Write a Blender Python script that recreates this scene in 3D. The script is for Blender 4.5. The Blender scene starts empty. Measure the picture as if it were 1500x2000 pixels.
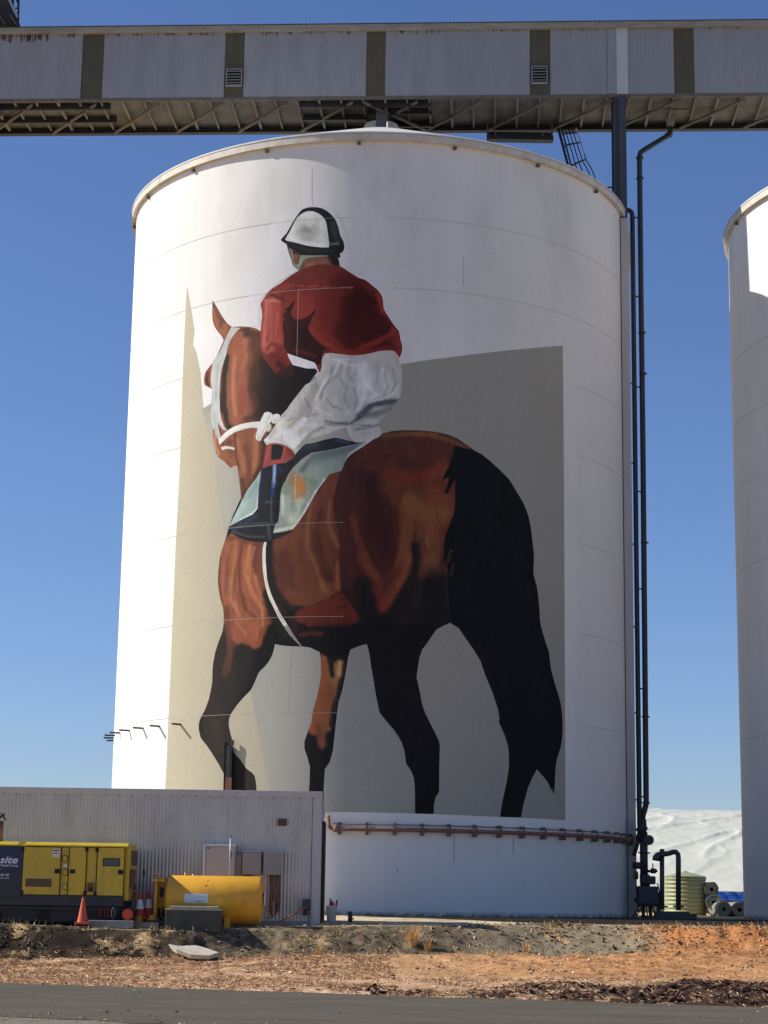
import bpy, bmesh, math, random
import numpy as np
from mathutils import Vector, Matrix
from mathutils.geometry import delaunay_2d_cdt

random.seed(7)
rng = np.random.default_rng(11)
sc = bpy.context.scene
COL = sc.collection
PI = math.pi

# ------------------------------------------------------------------ camera
EYE = Vector((0.0, 0.0, 0.55))
FWD = Vector((0.00581042, 0.97941541, 0.20177138))
RGT = Vector((0.99985284, -0.00894714, 0.01463737))
UPV = Vector((-0.01614135, -0.20165664, 0.97932326))
FPX = 3650.0
cam = bpy.data.cameras.new('camera')
cam.sensor_fit = 'VERTICAL'
cam.sensor_height = 24.0
cam.sensor_width = 18.0
cam.lens = FPX / 2000.0 * 24.0
cam.clip_start = 0.1
cam.clip_end = 12000
camo = bpy.data.objects.new('camera', cam)
COL.objects.link(camo)
camo.matrix_world = Matrix(((RGT.x, UPV.x, -FWD.x, EYE.x), (RGT.y, UPV.y, -FWD.y, EYE.y), (RGT.z, UPV.z, -FWD.z, EYE.z), (0, 0, 0, 1)))
sc.camera = camo

# ------------------------------------------------------------------ world, sun, exposure
SUN_EL = math.radians(36.5)
SUN_AZ = math.radians(5.5)          # the sun stands to the left and this far behind the plane of the silos
sdir = Vector((-math.cos(SUN_AZ) * math.cos(SUN_EL), math.sin(SUN_AZ) * math.cos(SUN_EL), math.sin(SUN_EL)))
w = bpy.data.worlds.new('World'); sc.world = w; w.use_nodes = True
nt = w.node_tree
sky = nt.nodes.new('ShaderNodeTexSky')
sky.sky_type = 'NISHITA'; sky.sun_disc = False
sky.sun_elevation = SUN_EL
sky.sun_rotation = math.atan2(sdir.x, sdir.y)
sky.altitude = 300; sky.air_density = 1.0; sky.dust_density = 0.3; sky.ozone_density = 5.0
bg = nt.nodes['Background']
bg.inputs[1].default_value = 0.107
skyc = nt.nodes.new('ShaderNodeMix'); skyc.data_type = 'RGBA'; skyc.blend_type = 'MULTIPLY'; skyc.inputs[0].default_value = 1.0
skyc.inputs[7].default_value = (0.74, 0.765, 0.92, 1)          # the deep, dry-air blue of the day
nt.links.new(sky.outputs[0], skyc.inputs[6]); nt.links.new(skyc.outputs[2], bg.inputs[0])
sl = bpy.data.lights.new('sun', 'SUN'); sl.energy = 4.9; sl.angle = math.radians(0.5); sl.color = (1.0, 0.95, 0.86)
so = bpy.data.objects.new('sun', sl); COL.objects.link(so)
so.rotation_euler = (-sdir).to_track_quat('-Z', 'Y').to_euler()
vs = sc.view_settings
vs.view_transform = 'Standard'; vs.look = 'None'; vs.gamma = 1.0; vs.exposure = 0.28; vs.use_curve_mapping = False

# ------------------------------------------------------------------ helpers
def srgb(r, g, b):
    f = lambda c: (c / 255 / 12.92) if c / 255 <= 0.04045 else ((c / 255 + 0.055) / 1.055) ** 2.4
    return (f(r), f(g), f(b))

def at(px, py, Y):
    """point at distance Y in front of the viewpoint, on the sight line of a place in the photograph"""
    d = FWD * FPX + RGT * (px - 750) - UPV * (py - 1000)
    return EYE + d * (Y / d.y)

def hsh(ix, iy, seed=0):
    n = (ix.astype(np.int64) * 374761393 + iy.astype(np.int64) * 668265263 + seed * 974711) & 0x7fffffff
    n = (n ^ (n >> 13)) * 1274126177 & 0x7fffffff
    return ((n ^ (n >> 16)) & 0xffff) / 65535.0

def vnoise(x, y, seed=0):
    x = np.asarray(x, float); y = np.asarray(y, float)
    ix = np.floor(x); iy = np.floor(y); fx = x - ix; fy = y - iy
    fx = fx * fx * (3 - 2 * fx); fy = fy * fy * (3 - 2 * fy)
    a = hsh(ix, iy, seed); b = hsh(ix + 1, iy, seed); c = hsh(ix, iy + 1, seed); d = hsh(ix + 1, iy + 1, seed)
    return (a * (1 - fx) + b * fx) * (1 - fy) + (c * (1 - fx) + d * fx) * fy

def fbm(x, y, oct=4, seed=0):
    s = 0; a = 0.5; t = 0
    for k in range(oct):
        s = s + a * vnoise(x * 2 ** k, y * 2 ** k, seed + k * 17); t += a; a *= 0.5
    return s / t

def sstep(a, b, x):
    t = np.clip((x - a) / (b - a), 0, 1); return t * t * (3 - 2 * t)

_m = {}
def mat(name, col, rough=0.7, metal=0.0, var=0.15, scale=3.0, dirt=None, dirt_amt=0.0, dirt_scale=1.0, bump=0.0, bscale=20.0, stretch=(1, 1, 1), spec=0.5):
    if name in _m: return _m[name]
    m = bpy.data.materials.new(name); m.use_nodes = True; n = m.node_tree; N = n.nodes; L = n.links
    b = N['Principled BSDF']
    tc = N.new('ShaderNodeTexCoord'); mp = N.new('ShaderNodeMapping'); mp.inputs['Scale'].default_value = stretch
    L.new(tc.outputs['Object'], mp.inputs[0])
    nz = N.new('ShaderNodeTexNoise'); nz.inputs['Scale'].default_value = scale; nz.inputs['Detail'].default_value = 6; nz.inputs['Roughness'].default_value = 0.62
    L.new(mp.outputs[0], nz.inputs['Vector'])
    rmp = N.new('ShaderNodeMapRange'); rmp.inputs[1].default_value = 0.3; rmp.inputs[2].default_value = 0.7
    rmp.inputs[3].default_value = 1 - var; rmp.inputs[4].default_value = 1 + var * 0.6
    L.new(nz.outputs[0], rmp.inputs[0])
    mx = N.new('ShaderNodeMix'); mx.data_type = 'RGBA'; mx.blend_type = 'MULTIPLY'; mx.inputs[0].default_value = 1
    mx.inputs[6].default_value = (*col, 1)
    cr = N.new('ShaderNodeCombineColor')
    for i in range(3): L.new(rmp.outputs[0], cr.inputs[i])
    L.new(cr.outputs[0], mx.inputs[7])
    out = mx.outputs[2]
    if dirt:
        nz2 = N.new('ShaderNodeTexNoise'); nz2.inputs['Scale'].default_value = dirt_scale; nz2.inputs['Detail'].default_value = 8; nz2.inputs['Roughness'].default_value = 0.7
        L.new(mp.outputs[0], nz2.inputs['Vector'])
        r2 = N.new('ShaderNodeMapRange'); r2.inputs[1].default_value = 0.5; r2.inputs[2].default_value = 0.72; r2.inputs[3].default_value = 0; r2.inputs[4].default_value = dirt_amt
        L.new(nz2.outputs[0], r2.inputs[0])
        m2 = N.new('ShaderNodeMix'); m2.data_type = 'RGBA'; m2.inputs[7].default_value = (*dirt, 1)
        L.new(r2.outputs[0], m2.inputs[0]); L.new(out, m2.inputs[6]); out = m2.outputs[2]
    L.new(out, b.inputs['Base Color'])
    b.inputs['Roughness'].default_value = rough; b.inputs['Metallic'].default_value = metal
    b.inputs['Specular IOR Level'].default_value = spec
    if bump:
        nb = N.new('ShaderNodeTexNoise'); nb.inputs['Scale'].default_value = bscale; nb.inputs['Detail'].default_value = 5
        L.new(mp.outputs[0], nb.inputs['Vector'])
        bp = N.new('ShaderNodeBump'); bp.inputs['Strength'].default_value = bump; bp.inputs['Distance'].default_value = 0.02
        L.new(nb.outputs[0], bp.inputs['Height']); L.new(bp.outputs[0], b.inputs['Normal'])
    _m[name] = m
    return m

def attr_mat(name, rough=0.85, nscale=30.0, nvar=0.12, bump=0.0, bscale=40.0, spec=0.3, detail=8):
    """colour comes from the mesh's own colour attribute, broken up by fine noise"""
    m = bpy.data.materials.new(name); m.use_nodes = True; n = m.node_tree; N = n.nodes; L = n.links
    b = N['Principled BSDF']
    at_ = N.new('ShaderNodeAttribute'); at_.attribute_name = 'paint'
    tc = N.new('ShaderNodeTexCoord')
    nz = N.new('ShaderNodeTexNoise'); nz.inputs['Scale'].default_value = nscale; nz.inputs['Detail'].default_value = detail; nz.inputs['Roughness'].default_value = 0.7
    L.new(tc.outputs['Object'], nz.inputs['Vector'])
    r = N.new('ShaderNodeMapRange'); r.inputs[1].default_value = 0.3; r.inputs[2].default_value = 0.7; r.inputs[3].default_value = 1 - nvar; r.inputs[4].default_value = 1 + nvar
    L.new(nz.outputs[0], r.inputs[0])
    cr = N.new('ShaderNodeCombineColor')
    for i in range(3): L.new(r.outputs[0], cr.inputs[i])
    mx = N.new('ShaderNodeMix'); mx.data_type = 'RGBA'; mx.blend_type = 'MULTIPLY'; mx.inputs[0].default_value = 1
    L.new(at_.outputs['Color'], mx.inputs[6]); L.new(cr.outputs[0], mx.inputs[7]); L.new(mx.outputs[2], b.inputs['Base Color'])
    b.inputs['Roughness'].default_value = rough; b.inputs['Specular IOR Level'].default_value = spec
    if bump:
        bp = N.new('ShaderNodeBump'); bp.inputs['Strength'].default_value = bump; bp.inputs['Distance'].default_value = 0.03
        nb = N.new('ShaderNodeTexNoise'); nb.inputs['Scale'].default_value = bscale; nb.inputs['Detail'].default_value = 6
        L.new(tc.outputs['Object'], nb.inputs['Vector']); L.new(nb.outputs[0], bp.inputs['Height']); L.new(bp.outputs[0], b.inputs['Normal'])
    return m

def origin(o):
    v = Vector((0, 0, 0))
    while o is not None:
        v += o.location; o = o.parent
    return v

def tag(o, label=None, cat=None, group=None, kind=None):
    if label: o['label'] = label
    if cat: o['category'] = cat
    if group: o['group'] = group
    if kind: o['kind'] = kind
    return o

def thing(name, label, cat, loc=(0, 0, 0), group=None):
    o = bpy.data.objects.new(name, None); COL.objects.link(o); o.location = loc; o.empty_display_size = 0.3
    return tag(o, label, cat, group)

class MB:
    """collects shapes in world coordinates; build() links them as one mesh object"""
    def __init__(s): s.v = []; s.f = []; s.sm = []
    def add(s, vs_, fs_, smooth=False):
        k = len(s.v); s.v += [tuple(v) for v in vs_]; s.f += [tuple(i + k for i in f) for f in fs_]; s.sm += [smooth] * len(fs_); return s
    def box(s, x0, x1, y0, y1, z0, z1, bev=0.0):
        return s.obox(Vector(((x0 + x1) / 2, (y0 + y1) / 2, (z0 + z1) / 2)), Vector((1, 0, 0)), Vector((0, 1, 0)), Vector((0, 0, 1)), abs(x1 - x0) / 2, abs(y1 - y0) / 2, abs(z1 - z0) / 2, bev)
    def obox(s, c, a, b, n, ha, hb, hn, bev=0.0):
        c = Vector(c)
        if bev <= 0:
            vs_ = [c + a * (i * ha) + b * (j * hb) + n * (k * hn) for k in (-1, 1) for j in (-1, 1) for i in (-1, 1)]
            return s.add(vs_, [(0, 2, 3, 1), (4, 5, 7, 6), (0, 1, 5, 4), (2, 6, 7, 3), (0, 4, 6, 2), (1, 3, 7, 5)])
        bm = bmesh.new(); bmesh.ops.create_cube(bm, size=2)
        for v in bm.verts: v.co = Vector((v.co.x * ha, v.co.y * hb, v.co.z * hn))
        bmesh.ops.bevel(bm, geom=list(bm.edges), offset=min(bev, ha * .9, hb * .9, hn * .9), segments=2, affect='EDGES', profile=0.6)
        bm.verts.index_update()
        s.add([c + a * v.co.x + b * v.co.y + n * v.co.z for v in bm.verts], [[v.index for v in f.verts] for f in bm.faces]); bm.free(); return s
    def beam(s, p, q, w_, h_, up=(0, 0, 1)):
        p = Vector(p); q = Vector(q); d = (q - p); L = d.length; d.normalize(); up = Vector(up)
        a = d.cross(up)
        if a.length < 1e-4: a = d.cross(Vector((0, 1, 0)))
        a.normalize(); n = a.cross(d)
        return s.obox((p + q) / 2, d, a, n, L / 2, w_ / 2, h_ / 2)
    def tube(s, pts, r, n=10, caps=True, rad=None):
        pts = [Vector(p) for p in pts]; k0 = len(s.v); m = len(pts)
        prev = None
        for i, p in enumerate(pts):
            t = (pts[min(i + 1, m - 1)] - pts[max(i - 1, 0)]).normalized()
            if prev is None:
                a = t.cross(Vector((0, 0, 1)))
                if a.length < 1e-3: a = t.cross(Vector((0, 1, 0)))
            else: a = prev - t * prev.dot(t)
            a.normalize(); prev = a; b = t.cross(a)
            rr = rad[i] if rad else r
            for j in range(n):
                an = 2 * PI * j / n; s.v.append(tuple(p + (a * math.cos(an) + b * math.sin(an)) * rr))
        for i in range(m - 1):
            for j in range(n):
                s.f.append((k0 + i * n + j, k0 + i * n + (j + 1) % n, k0 + (i + 1) * n + (j + 1) % n, k0 + (i + 1) * n + j)); s.sm.append(True)
        if caps:
            s.f.append(tuple(k0 + j for j in reversed(range(n)))); s.sm.append(False)
            s.f.append(tuple(k0 + (m - 1) * n + j for j in range(n))); s.sm.append(False)
        return s
    def lathe(s, c, prof, n=48, a0=0.0, a1=2 * PI, smooth=True, closed=False):
        """revolve (radius, z) profile about the vertical through c"""
        full = abs(a1 - a0 - 2 * PI) < 1e-6; k0 = len(s.v); cols = n if full else n + 1
        for i in range(cols):
            an = a0 + (a1 - a0) * i / n
            for r, z in prof: s.v.append((c[0] + r * math.cos(an), c[1] + r * math.sin(an), c[2] + z))
        m = len(prof)
        for i in range(n):
            i2 = (i + 1) % cols
            for j in range(m - 1):
                s.f.append((k0 + i * m + j, k0 + i2 * m + j, k0 + i2 * m + j + 1, k0 + i * m + j + 1)); s.sm.append(smooth)
        return s
    def prism(s, pts, z0, z1):
        """pts: xy outline, extruded vertically"""
        n = len(pts)
        return s.add([(x, y, z0) for x, y in pts] + [(x, y, z1) for x, y in pts], [tuple(reversed(range(n))), tuple(range(n, 2 * n))] + [(i, (i + 1) % n, n + (i + 1) % n, n + i) for i in range(n)])
    def build(s, name, m, parent=None, kind=None, loc=None):
        o0 = origin(parent) if parent else Vector((0, 0, 0))
        if loc is not None: o0 = o0 + Vector(loc)
        me = bpy.data.meshes.new(name)
        me.from_pydata([(v[0] - o0.x, v[1] - o0.y, v[2] - o0.z) for v in s.v], [], s.f)
        me.polygons.foreach_set('use_smooth', s.sm)
        me.materials.append(m); me.update()
        ob = bpy.data.objects.new(name, me); COL.objects.link(ob)
        if parent: ob.parent = parent
        if loc is not None: ob.location = loc
        if kind: ob['kind'] = kind
        return ob

def dup(o, parent=None, dx=None):
    c = o.copy(); COL.objects.link(c); c.parent = parent if parent else o.parent
    if dx is not None: c.location = Vector(o.location) + Vector(dx)
    for ch in o.children: dup(ch, c)
    return c

def mesh_obj(name, V, F, m, parent=None, smooth=False, col=None, corner=False, normals=None):
    me = bpy.data.meshes.new(name)
    V = np.asarray(V, np.float32); F = np.asarray(F, np.int32)
    o0 = np.array(origin(parent)) if parent else np.zeros(3)
    V = V - o0
    k = F.shape[1]
    me.vertices.add(len(V)); me.vertices.foreach_set('co', V.astype(np.float32).ravel())
    me.loops.add(F.size); me.loops.foreach_set('vertex_index', F.ravel())
    me.polygons.add(len(F)); me.polygons.foreach_set('loop_start', np.arange(0, F.size, k, dtype=np.int32))
    me.polygons.foreach_set('loop_total', np.full(len(F), k, np.int32))
    me.update(calc_edges=True)
    me.polygons.foreach_set('use_smooth', np.full(len(F), smooth))
    if col is not None:
        a = me.color_attributes.new('paint', 'FLOAT_COLOR', 'CORNER' if corner else 'POINT')
        c4 = np.ones((len(col), 4), np.float32); c4[:, :3] = col; a.data.foreach_set('color', c4.ravel())
    me.materials.append(m)
    if normals is not None: me.normals_split_custom_set_from_vertices([tuple(n) for n in normals])
    me.update()
    ob = bpy.data.objects.new(name, me); COL.objects.link(ob)
    if parent: ob.parent = parent
    return ob

def text_mesh(body, size, shear=0.0, thick=0.0):
    cu = bpy.data.curves.new('lettering', 'FONT'); cu.body = body; cu.size = size; cu.shear = shear; cu.offset = thick; cu.resolution_u = 4
    t = bpy.data.objects.new('lettering', cu); COL.objects.link(t)
    dg = bpy.context.evaluated_depsgraph_get(); me = bpy.data.meshes.new_from_object(t.evaluated_get(dg))
    vs_ = [v.co.copy() for v in me.vertices]; fs_ = [tuple(p.vertices) for p in me.polygons]
    bpy.data.objects.remove(t); bpy.data.meshes.remove(me); bpy.data.curves.remove(cu)
    return vs_, fs_

# ------------------------------------------------------------------ materials
def silo_white():
    m = bpy.data.materials.new('silo_white_paint'); m.use_nodes = True; n = m.node_tree; N = n.nodes; L = n.links; b = N['Principled BSDF']
    tc = N.new('ShaderNodeTexCoord')
    def noise(scale, stretch, det, lo, hi, a, c):
        mp = N.new('ShaderNodeMapping'); mp.inputs['Scale'].default_value = stretch; L.new(tc.outputs['Object'], mp.inputs[0])
        z = N.new('ShaderNodeTexNoise'); z.inputs['Scale'].default_value = scale; z.inputs['Detail'].default_value = det; z.inputs['Roughness'].default_value = 0.6
        L.new(mp.outputs[0], z.inputs['Vector'])
        r = N.new('ShaderNodeMapRange'); r.interpolation_type = 'SMOOTHSTEP'
        r.inputs[1].default_value = lo; r.inputs[2].default_value = hi; r.inputs[3].default_value = a; r.inputs[4].default_value = c
        L.new(z.outputs[0], r.inputs[0]); return r.outputs[0]
    def mul(x, y):
        q = N.new('ShaderNodeMath'); q.operation = 'MULTIPLY'; L.new(x, q.inputs[0]); L.new(y, q.inputs[1]); return q.outputs[0]
    # large rolled-paint patches, rain streaks, fine grain
    v = mul(noise(0.42, (1, 1, 0.8), 7, 0.36, 0.62, 1.0, 0.96), noise(0.9, (1, 1, 0.10), 5, 0.42, 0.72, 1.0, 0.95))
    v = mul(v, noise(14, (1, 1, 1), 6, 0.3, 0.7, 0.97, 1.02))
    # grime running down from under the eave
    sp = N.new('ShaderNodeSeparateXYZ'); L.new(tc.outputs['Object'], sp.inputs[0])
    zr = N.new('ShaderNodeMapRange'); zr.inputs[1].default_value = 17.5; zr.inputs[2].default_value = 24.5; zr.inputs[3].default_value = 0; zr.inputs[4].default_value = 1; L.new(sp.outputs[2], zr.inputs[0])
    g = noise(0.55, (1, 1, 0.35), 6, 0.45, 0.68, 0, 0.15)
    gg = mul(g, zr.outputs[0]); inv = N.new('ShaderNodeMath'); inv.operation = 'SUBTRACT'; inv.inputs[0].default_value = 1; L.new(gg, inv.inputs[1])
    v = mul(v, inv.outputs[0])
    # splash dirt on the lowest half metre
    zb = N.new('ShaderNodeMapRange'); zb.inputs[1].default_value = 0.0; zb.inputs[2].default_value = 0.16; zb.inputs[3].default_value = 1; zb.inputs[4].default_value = 0; L.new(sp.outputs[2], zb.inputs[0])
    s2 = noise(5.0, (1, 1, 1), 8, 0.3, 0.6, 0.2, 0.95)
    dz = mul(zb.outputs[0], s2)
    mx = N.new('ShaderNodeMix'); mx.data_type = 'RGBA'; mx.blend_type = 'MULTIPLY'; mx.inputs[0].default_value = 1; mx.inputs[6].default_value = (0.82, 0.80, 0.755, 1)
    cc = N.new('ShaderNodeCombineColor')
    for i in range(3): L.new(v, cc.inputs[i])
    L.new(cc.outputs[0], mx.inputs[7])
    m3 = N.new('ShaderNodeMix'); m3.data_type = 'RGBA'; m3.inputs[7].default_value = (0.10, 0.075, 0.05, 1); L.new(dz, m3.inputs[0]); L.new(mx.outputs[2], m3.inputs[6])
    L.new(m3.outputs[2], b.inputs['Base Color']); b.inputs['Roughness'].default_value = 0.8; b.inputs['Specular IOR Level'].default_value = 0.12
    bp = N.new('ShaderNodeBump'); bp.inputs['Strength'].default_value = 0.12; bp.inputs['Distance'].default_value = 0.02
    z = N.new('ShaderNodeTexNoise'); z.inputs['Scale'].default_value = 1.3; z.inputs['Detail'].default_value = 3; L.new(tc.outputs['Object'], z.inputs['Vector']); L.new(z.outputs[0], bp.inputs['Height']); L.new(bp.outputs[0], b.inputs['Normal'])
    return m
M_white = silo_white()
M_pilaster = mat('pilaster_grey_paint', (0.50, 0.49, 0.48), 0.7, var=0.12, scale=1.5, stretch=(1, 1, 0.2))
M_eave = mat('eave_sheet', (0.64, 0.59, 0.50), 0.6, var=0.18, scale=2.5, dirt=(0.30, 0.20, 0.12), dirt_amt=0.5, dirt_scale=1.6)
M_roof = mat('roof_sheet', (0.72, 0.70, 0.66), 0.5, var=0.1, scale=1.5)
M_rustbit = mat('rusty_clip', (0.16, 0.10, 0.06), 0.9)
M_seam = mat('silo_seam', (0.42, 0.40, 0.35), 0.8, var=0.25, scale=2.0)
M_crack = mat('dark_seam', (0.10, 0.09, 0.08), 0.9, var=0.3)
M_clad = mat('gantry_clad', (0.31, 0.31, 0.315), 0.55, var=0.10, scale=1.5, dirt=(0.20, 0.20, 0.20), dirt_amt=0.35, dirt_scale=1.2, stretch=(1, 1, 0.25))
M_clad2 = mat('gantry_clad_new', (0.52, 0.52, 0.53), 0.5, var=0.08, scale=1.5)
M_olive = mat('olive_clad', (0.125, 0.105, 0.058), 0.6, var=0.15, scale=2.0)
M_under = mat('gantry_floor', (0.17, 0.15, 0.115), 0.8, var=0.35, scale=1.1, dirt=(0.13, 0.10, 0.07), dirt_amt=0.8, dirt_scale=1.7)
M_steel = mat('weathered_steel', (0.16, 0.13, 0.10), 0.7, var=0.3, scale=3.0)
M_darksteel = mat('dark_painted_steel', (0.020, 0.021, 0.025), 0.55, var=0.3, scale=3.0, dirt=(0.06, 0.04, 0.03), dirt_amt=0.4, dirt_scale=3.0)
M_legsteel = mat('blue_grey_steel', (0.055, 0.060, 0.070), 0.6, var=0.25, scale=2.0, dirt=(0.05, 0.04, 0.03), dirt_amt=0.5, dirt_scale=2.0)
M_gutter = mat('gantry_gutter', (0.34, 0.31, 0.26), 0.7, var=0.25, scale=1.2, dirt=(0.14, 0.08, 0.05), dirt_amt=0.5, dirt_scale=1.0, stretch=(1, 1, 4))
M_black = mat('black_void', (0.012, 0.012, 0.013), 0.8)
M_stain = mat('rust_run', (0.085, 0.055, 0.035), 0.9, var=0.4, scale=6)
M_galv = mat('galvanised_steel', (0.45, 0.46, 0.47), 0.45, metal=0.5, var=0.15, scale=5)
M_shed = mat('shed_zincalume', (0.50, 0.475, 0.44), 0.40, metal=0.35, var=0.12, scale=2.2, dirt=(0.30, 0.25, 0.21), dirt_amt=0.35, dirt_scale=1.4, stretch=(1, 1, 0.5))
M_trim = mat('shed_trim', (0.52, 0.505, 0.485), 0.45, metal=0.1, var=0.08, scale=2.0)
M_cabinet = mat('cabinet_grey', (0.44, 0.42, 0.405), 0.5, var=0.07, scale=4)
M_cabinetd = mat('cabinet_beige', (0.31, 0.295, 0.27), 0.5, var=0.1, scale=4)
M_yellow = mat('generator_yellow', (0.64, 0.45, 0.03), 0.42, var=0.08, scale=3.0, dirt=(0.30, 0.22, 0.07), dirt_amt=0.5, dirt_scale=1.6, bump=0.06, bscale=3, stretch=(1, 1, 0.45))
M_tankyel = mat('tank_orange_yellow', (0.80, 0.40, 0.03), 0.42, var=0.10, scale=3.0, dirt=(0.42, 0.20, 0.03), dirt_amt=0.45, dirt_scale=2.5, bump=0.05, bscale=8)
M_charcoal = mat('charcoal_panel', (0.030, 0.034, 0.042), 0.5, var=0.15)
M_skid = mat('skid_black', (0.018, 0.020, 0.025), 0.6, var=0.3)
M_navy = mat('navy_sign', (0.016, 0.026, 0.075), 0.4, var=0.08)
M_letter = mat('white_lettering', (0.70, 0.72, 0.76), 0.5, var=0.03)
M_grille = mat('grille_mesh', (0.12, 0.09, 0.05), 0.8, var=0.2, scale=30)
M_glass = mat('dark_glass', (0.02, 0.025, 0.025), 0.12, var=0.1, spec=0.8)
M_orange = mat('cone_orange', (0.62, 0.105, 0.045), 0.6, var=0.2, scale=9, dirt=(0.30, 0.09, 0.05), dirt_amt=0.5, dirt_scale=6)
M_red = mat('cone_red', (0.70, 0.07, 0.03), 0.6, var=0.12, scale=9)
M_conewhite = mat('cone_white_band', (0.85, 0.83, 0.80), 0.5, var=0.08, scale=9)
M_redhose = mat('red_hose', (0.30, 0.03, 0.02), 0.6)
M_rustpipe = mat('rusty_pipe', (0.25, 0.105, 0.065), 0.75, var=0.3, scale=6, dirt=(0.26, 0.20, 0.17), dirt_amt=0.5, dirt_scale=3)
M_conc = mat('weathered_concrete', (0.32, 0.31, 0.27), 0.9, var=0.2, scale=5, bump=0.3, bscale=25)
M_boxgreen = mat('grey_green_box', (0.075, 0.078, 0.062), 0.85, var=0.25, scale=4, bump=0.2, bscale=15)
M_boxlid = mat('grey_green_lid', (0.42, 0.42, 0.32), 0.8, var=0.2, scale=6)
M_bucket = mat('white_bucket', (0.50, 0.52, 0.58), 0.5, var=0.05)
M_watertank = mat('olive_water_tank', (0.30, 0.33, 0.19), 0.5, var=0.07, scale=3)
M_bluetarp = mat('blue_tarp', (0.02, 0.09, 0.42), 0.35, var=0.3, scale=3, bump=0.5, bscale=4)
M_roll = mat('tarp_roll', (0.22, 0.23, 0.19), 0.8, var=0.2, scale=5, bump=0.3, bscale=10)
M_rollend = mat('tarp_roll_end', (0.27, 0.28, 0.23), 0.8, var=0.25, scale=7)
M_slab = mat('pale_slab', (0.52, 0.46, 0.36), 0.9, var=0.2, scale=4, bump=0.3, bscale=12)
M_timber = mat('old_timber', (0.24, 0.20, 0.15), 0.9, var=0.3, scale=4, stretch=(0.2, 3, 3))

# ------------------------------------------------------------------ ground
def lerpx(x, xs, ys): return np.interp(x, xs, ys)
XS = [-8.8, -4.5, -0.3, 4.5, 9.3]
def ground_z(x, y, rough=True):
    x = np.asarray(x, float); y = np.asarray(y, float)
    wob = 0.25 * (fbm(x * 0.7, x * 0 + 3.3, 3, 5) - 0.5) * 2
    ye = lerpx(x, XS, [43.1, 43.0, 44.4, 46.3, 46.3]) + wob * 0.5
    ze = lerpx(x, XS, [-.16, -.25, -.12, -.05, -.04])
    yt = lerpx(x, XS, [41.9, 42.1, 43.2, 44.4, 44.4]) + wob
    zt = lerpx(x, XS, [-.90, -.85, -.74, -.69, -.69])
    yr = 34.35 - 0.34 * (x + 6.5)          # far edge of the road
    pad = ze * (1 - sstep(ye, 52, y))
    bank = zt + (ze - zt) * sstep(yt - 0.1, ye + 0.1, y)
    t = np.clip((y - yr) / np.maximum(yt - yr, 1), 0, 1)
    verge = -1.06 + (zt + 1.06) * t ** 1.2
    z = np.where(y > ye, pad, np.where(y > yt, bank, verge))
    z = np.where(y < yr, -1.07, z)
    if rough:
        inb = np.clip(1 - np.abs(y - (ye + yt) / 2) / 1.0, 0, 1)
        z = z + inb * (fbm(x * 2.2, y * 2.2, 4, 9) - 0.5) * (0.10 + 0.20 * sstep(-1.5, -4.0, x))
        vr = ((y > yr + 0.1) & (y < ye)).astype(float)
        z = z + vr * ((fbm(x * 1.1, y * 0.6, 3, 21) - 0.5) * 0.14 + (fbm(x * 7, y * 5, 3, 22) - 0.5) * 0.05)
        # orange earth heap and the dark mulch heap on the right
        z = z + 0.42 * np.exp(-((x - 8.6) / 2.0) ** 2 - ((y - 44.9) / 0.8) ** 2) * (0.75 + 0.5 * fbm(x * 2, y * 2, 4, 31))
        z = z + 0.22 * sstep(1.5, 7.0, x) * np.exp(-((y - (33.0 - 0.34 * (x - 1.5))) / 1.5) ** 2) * sstep(0.0, 0.8, y - yr) * (0.6 + 0.8 * fbm(x * 3, y * 3, 4, 33))
        z = z + (y > ye) * (y < 57) * (fbm(x * 1.5, y * 1.0, 3, 41) - 0.5) * 0.03
    return z

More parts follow.
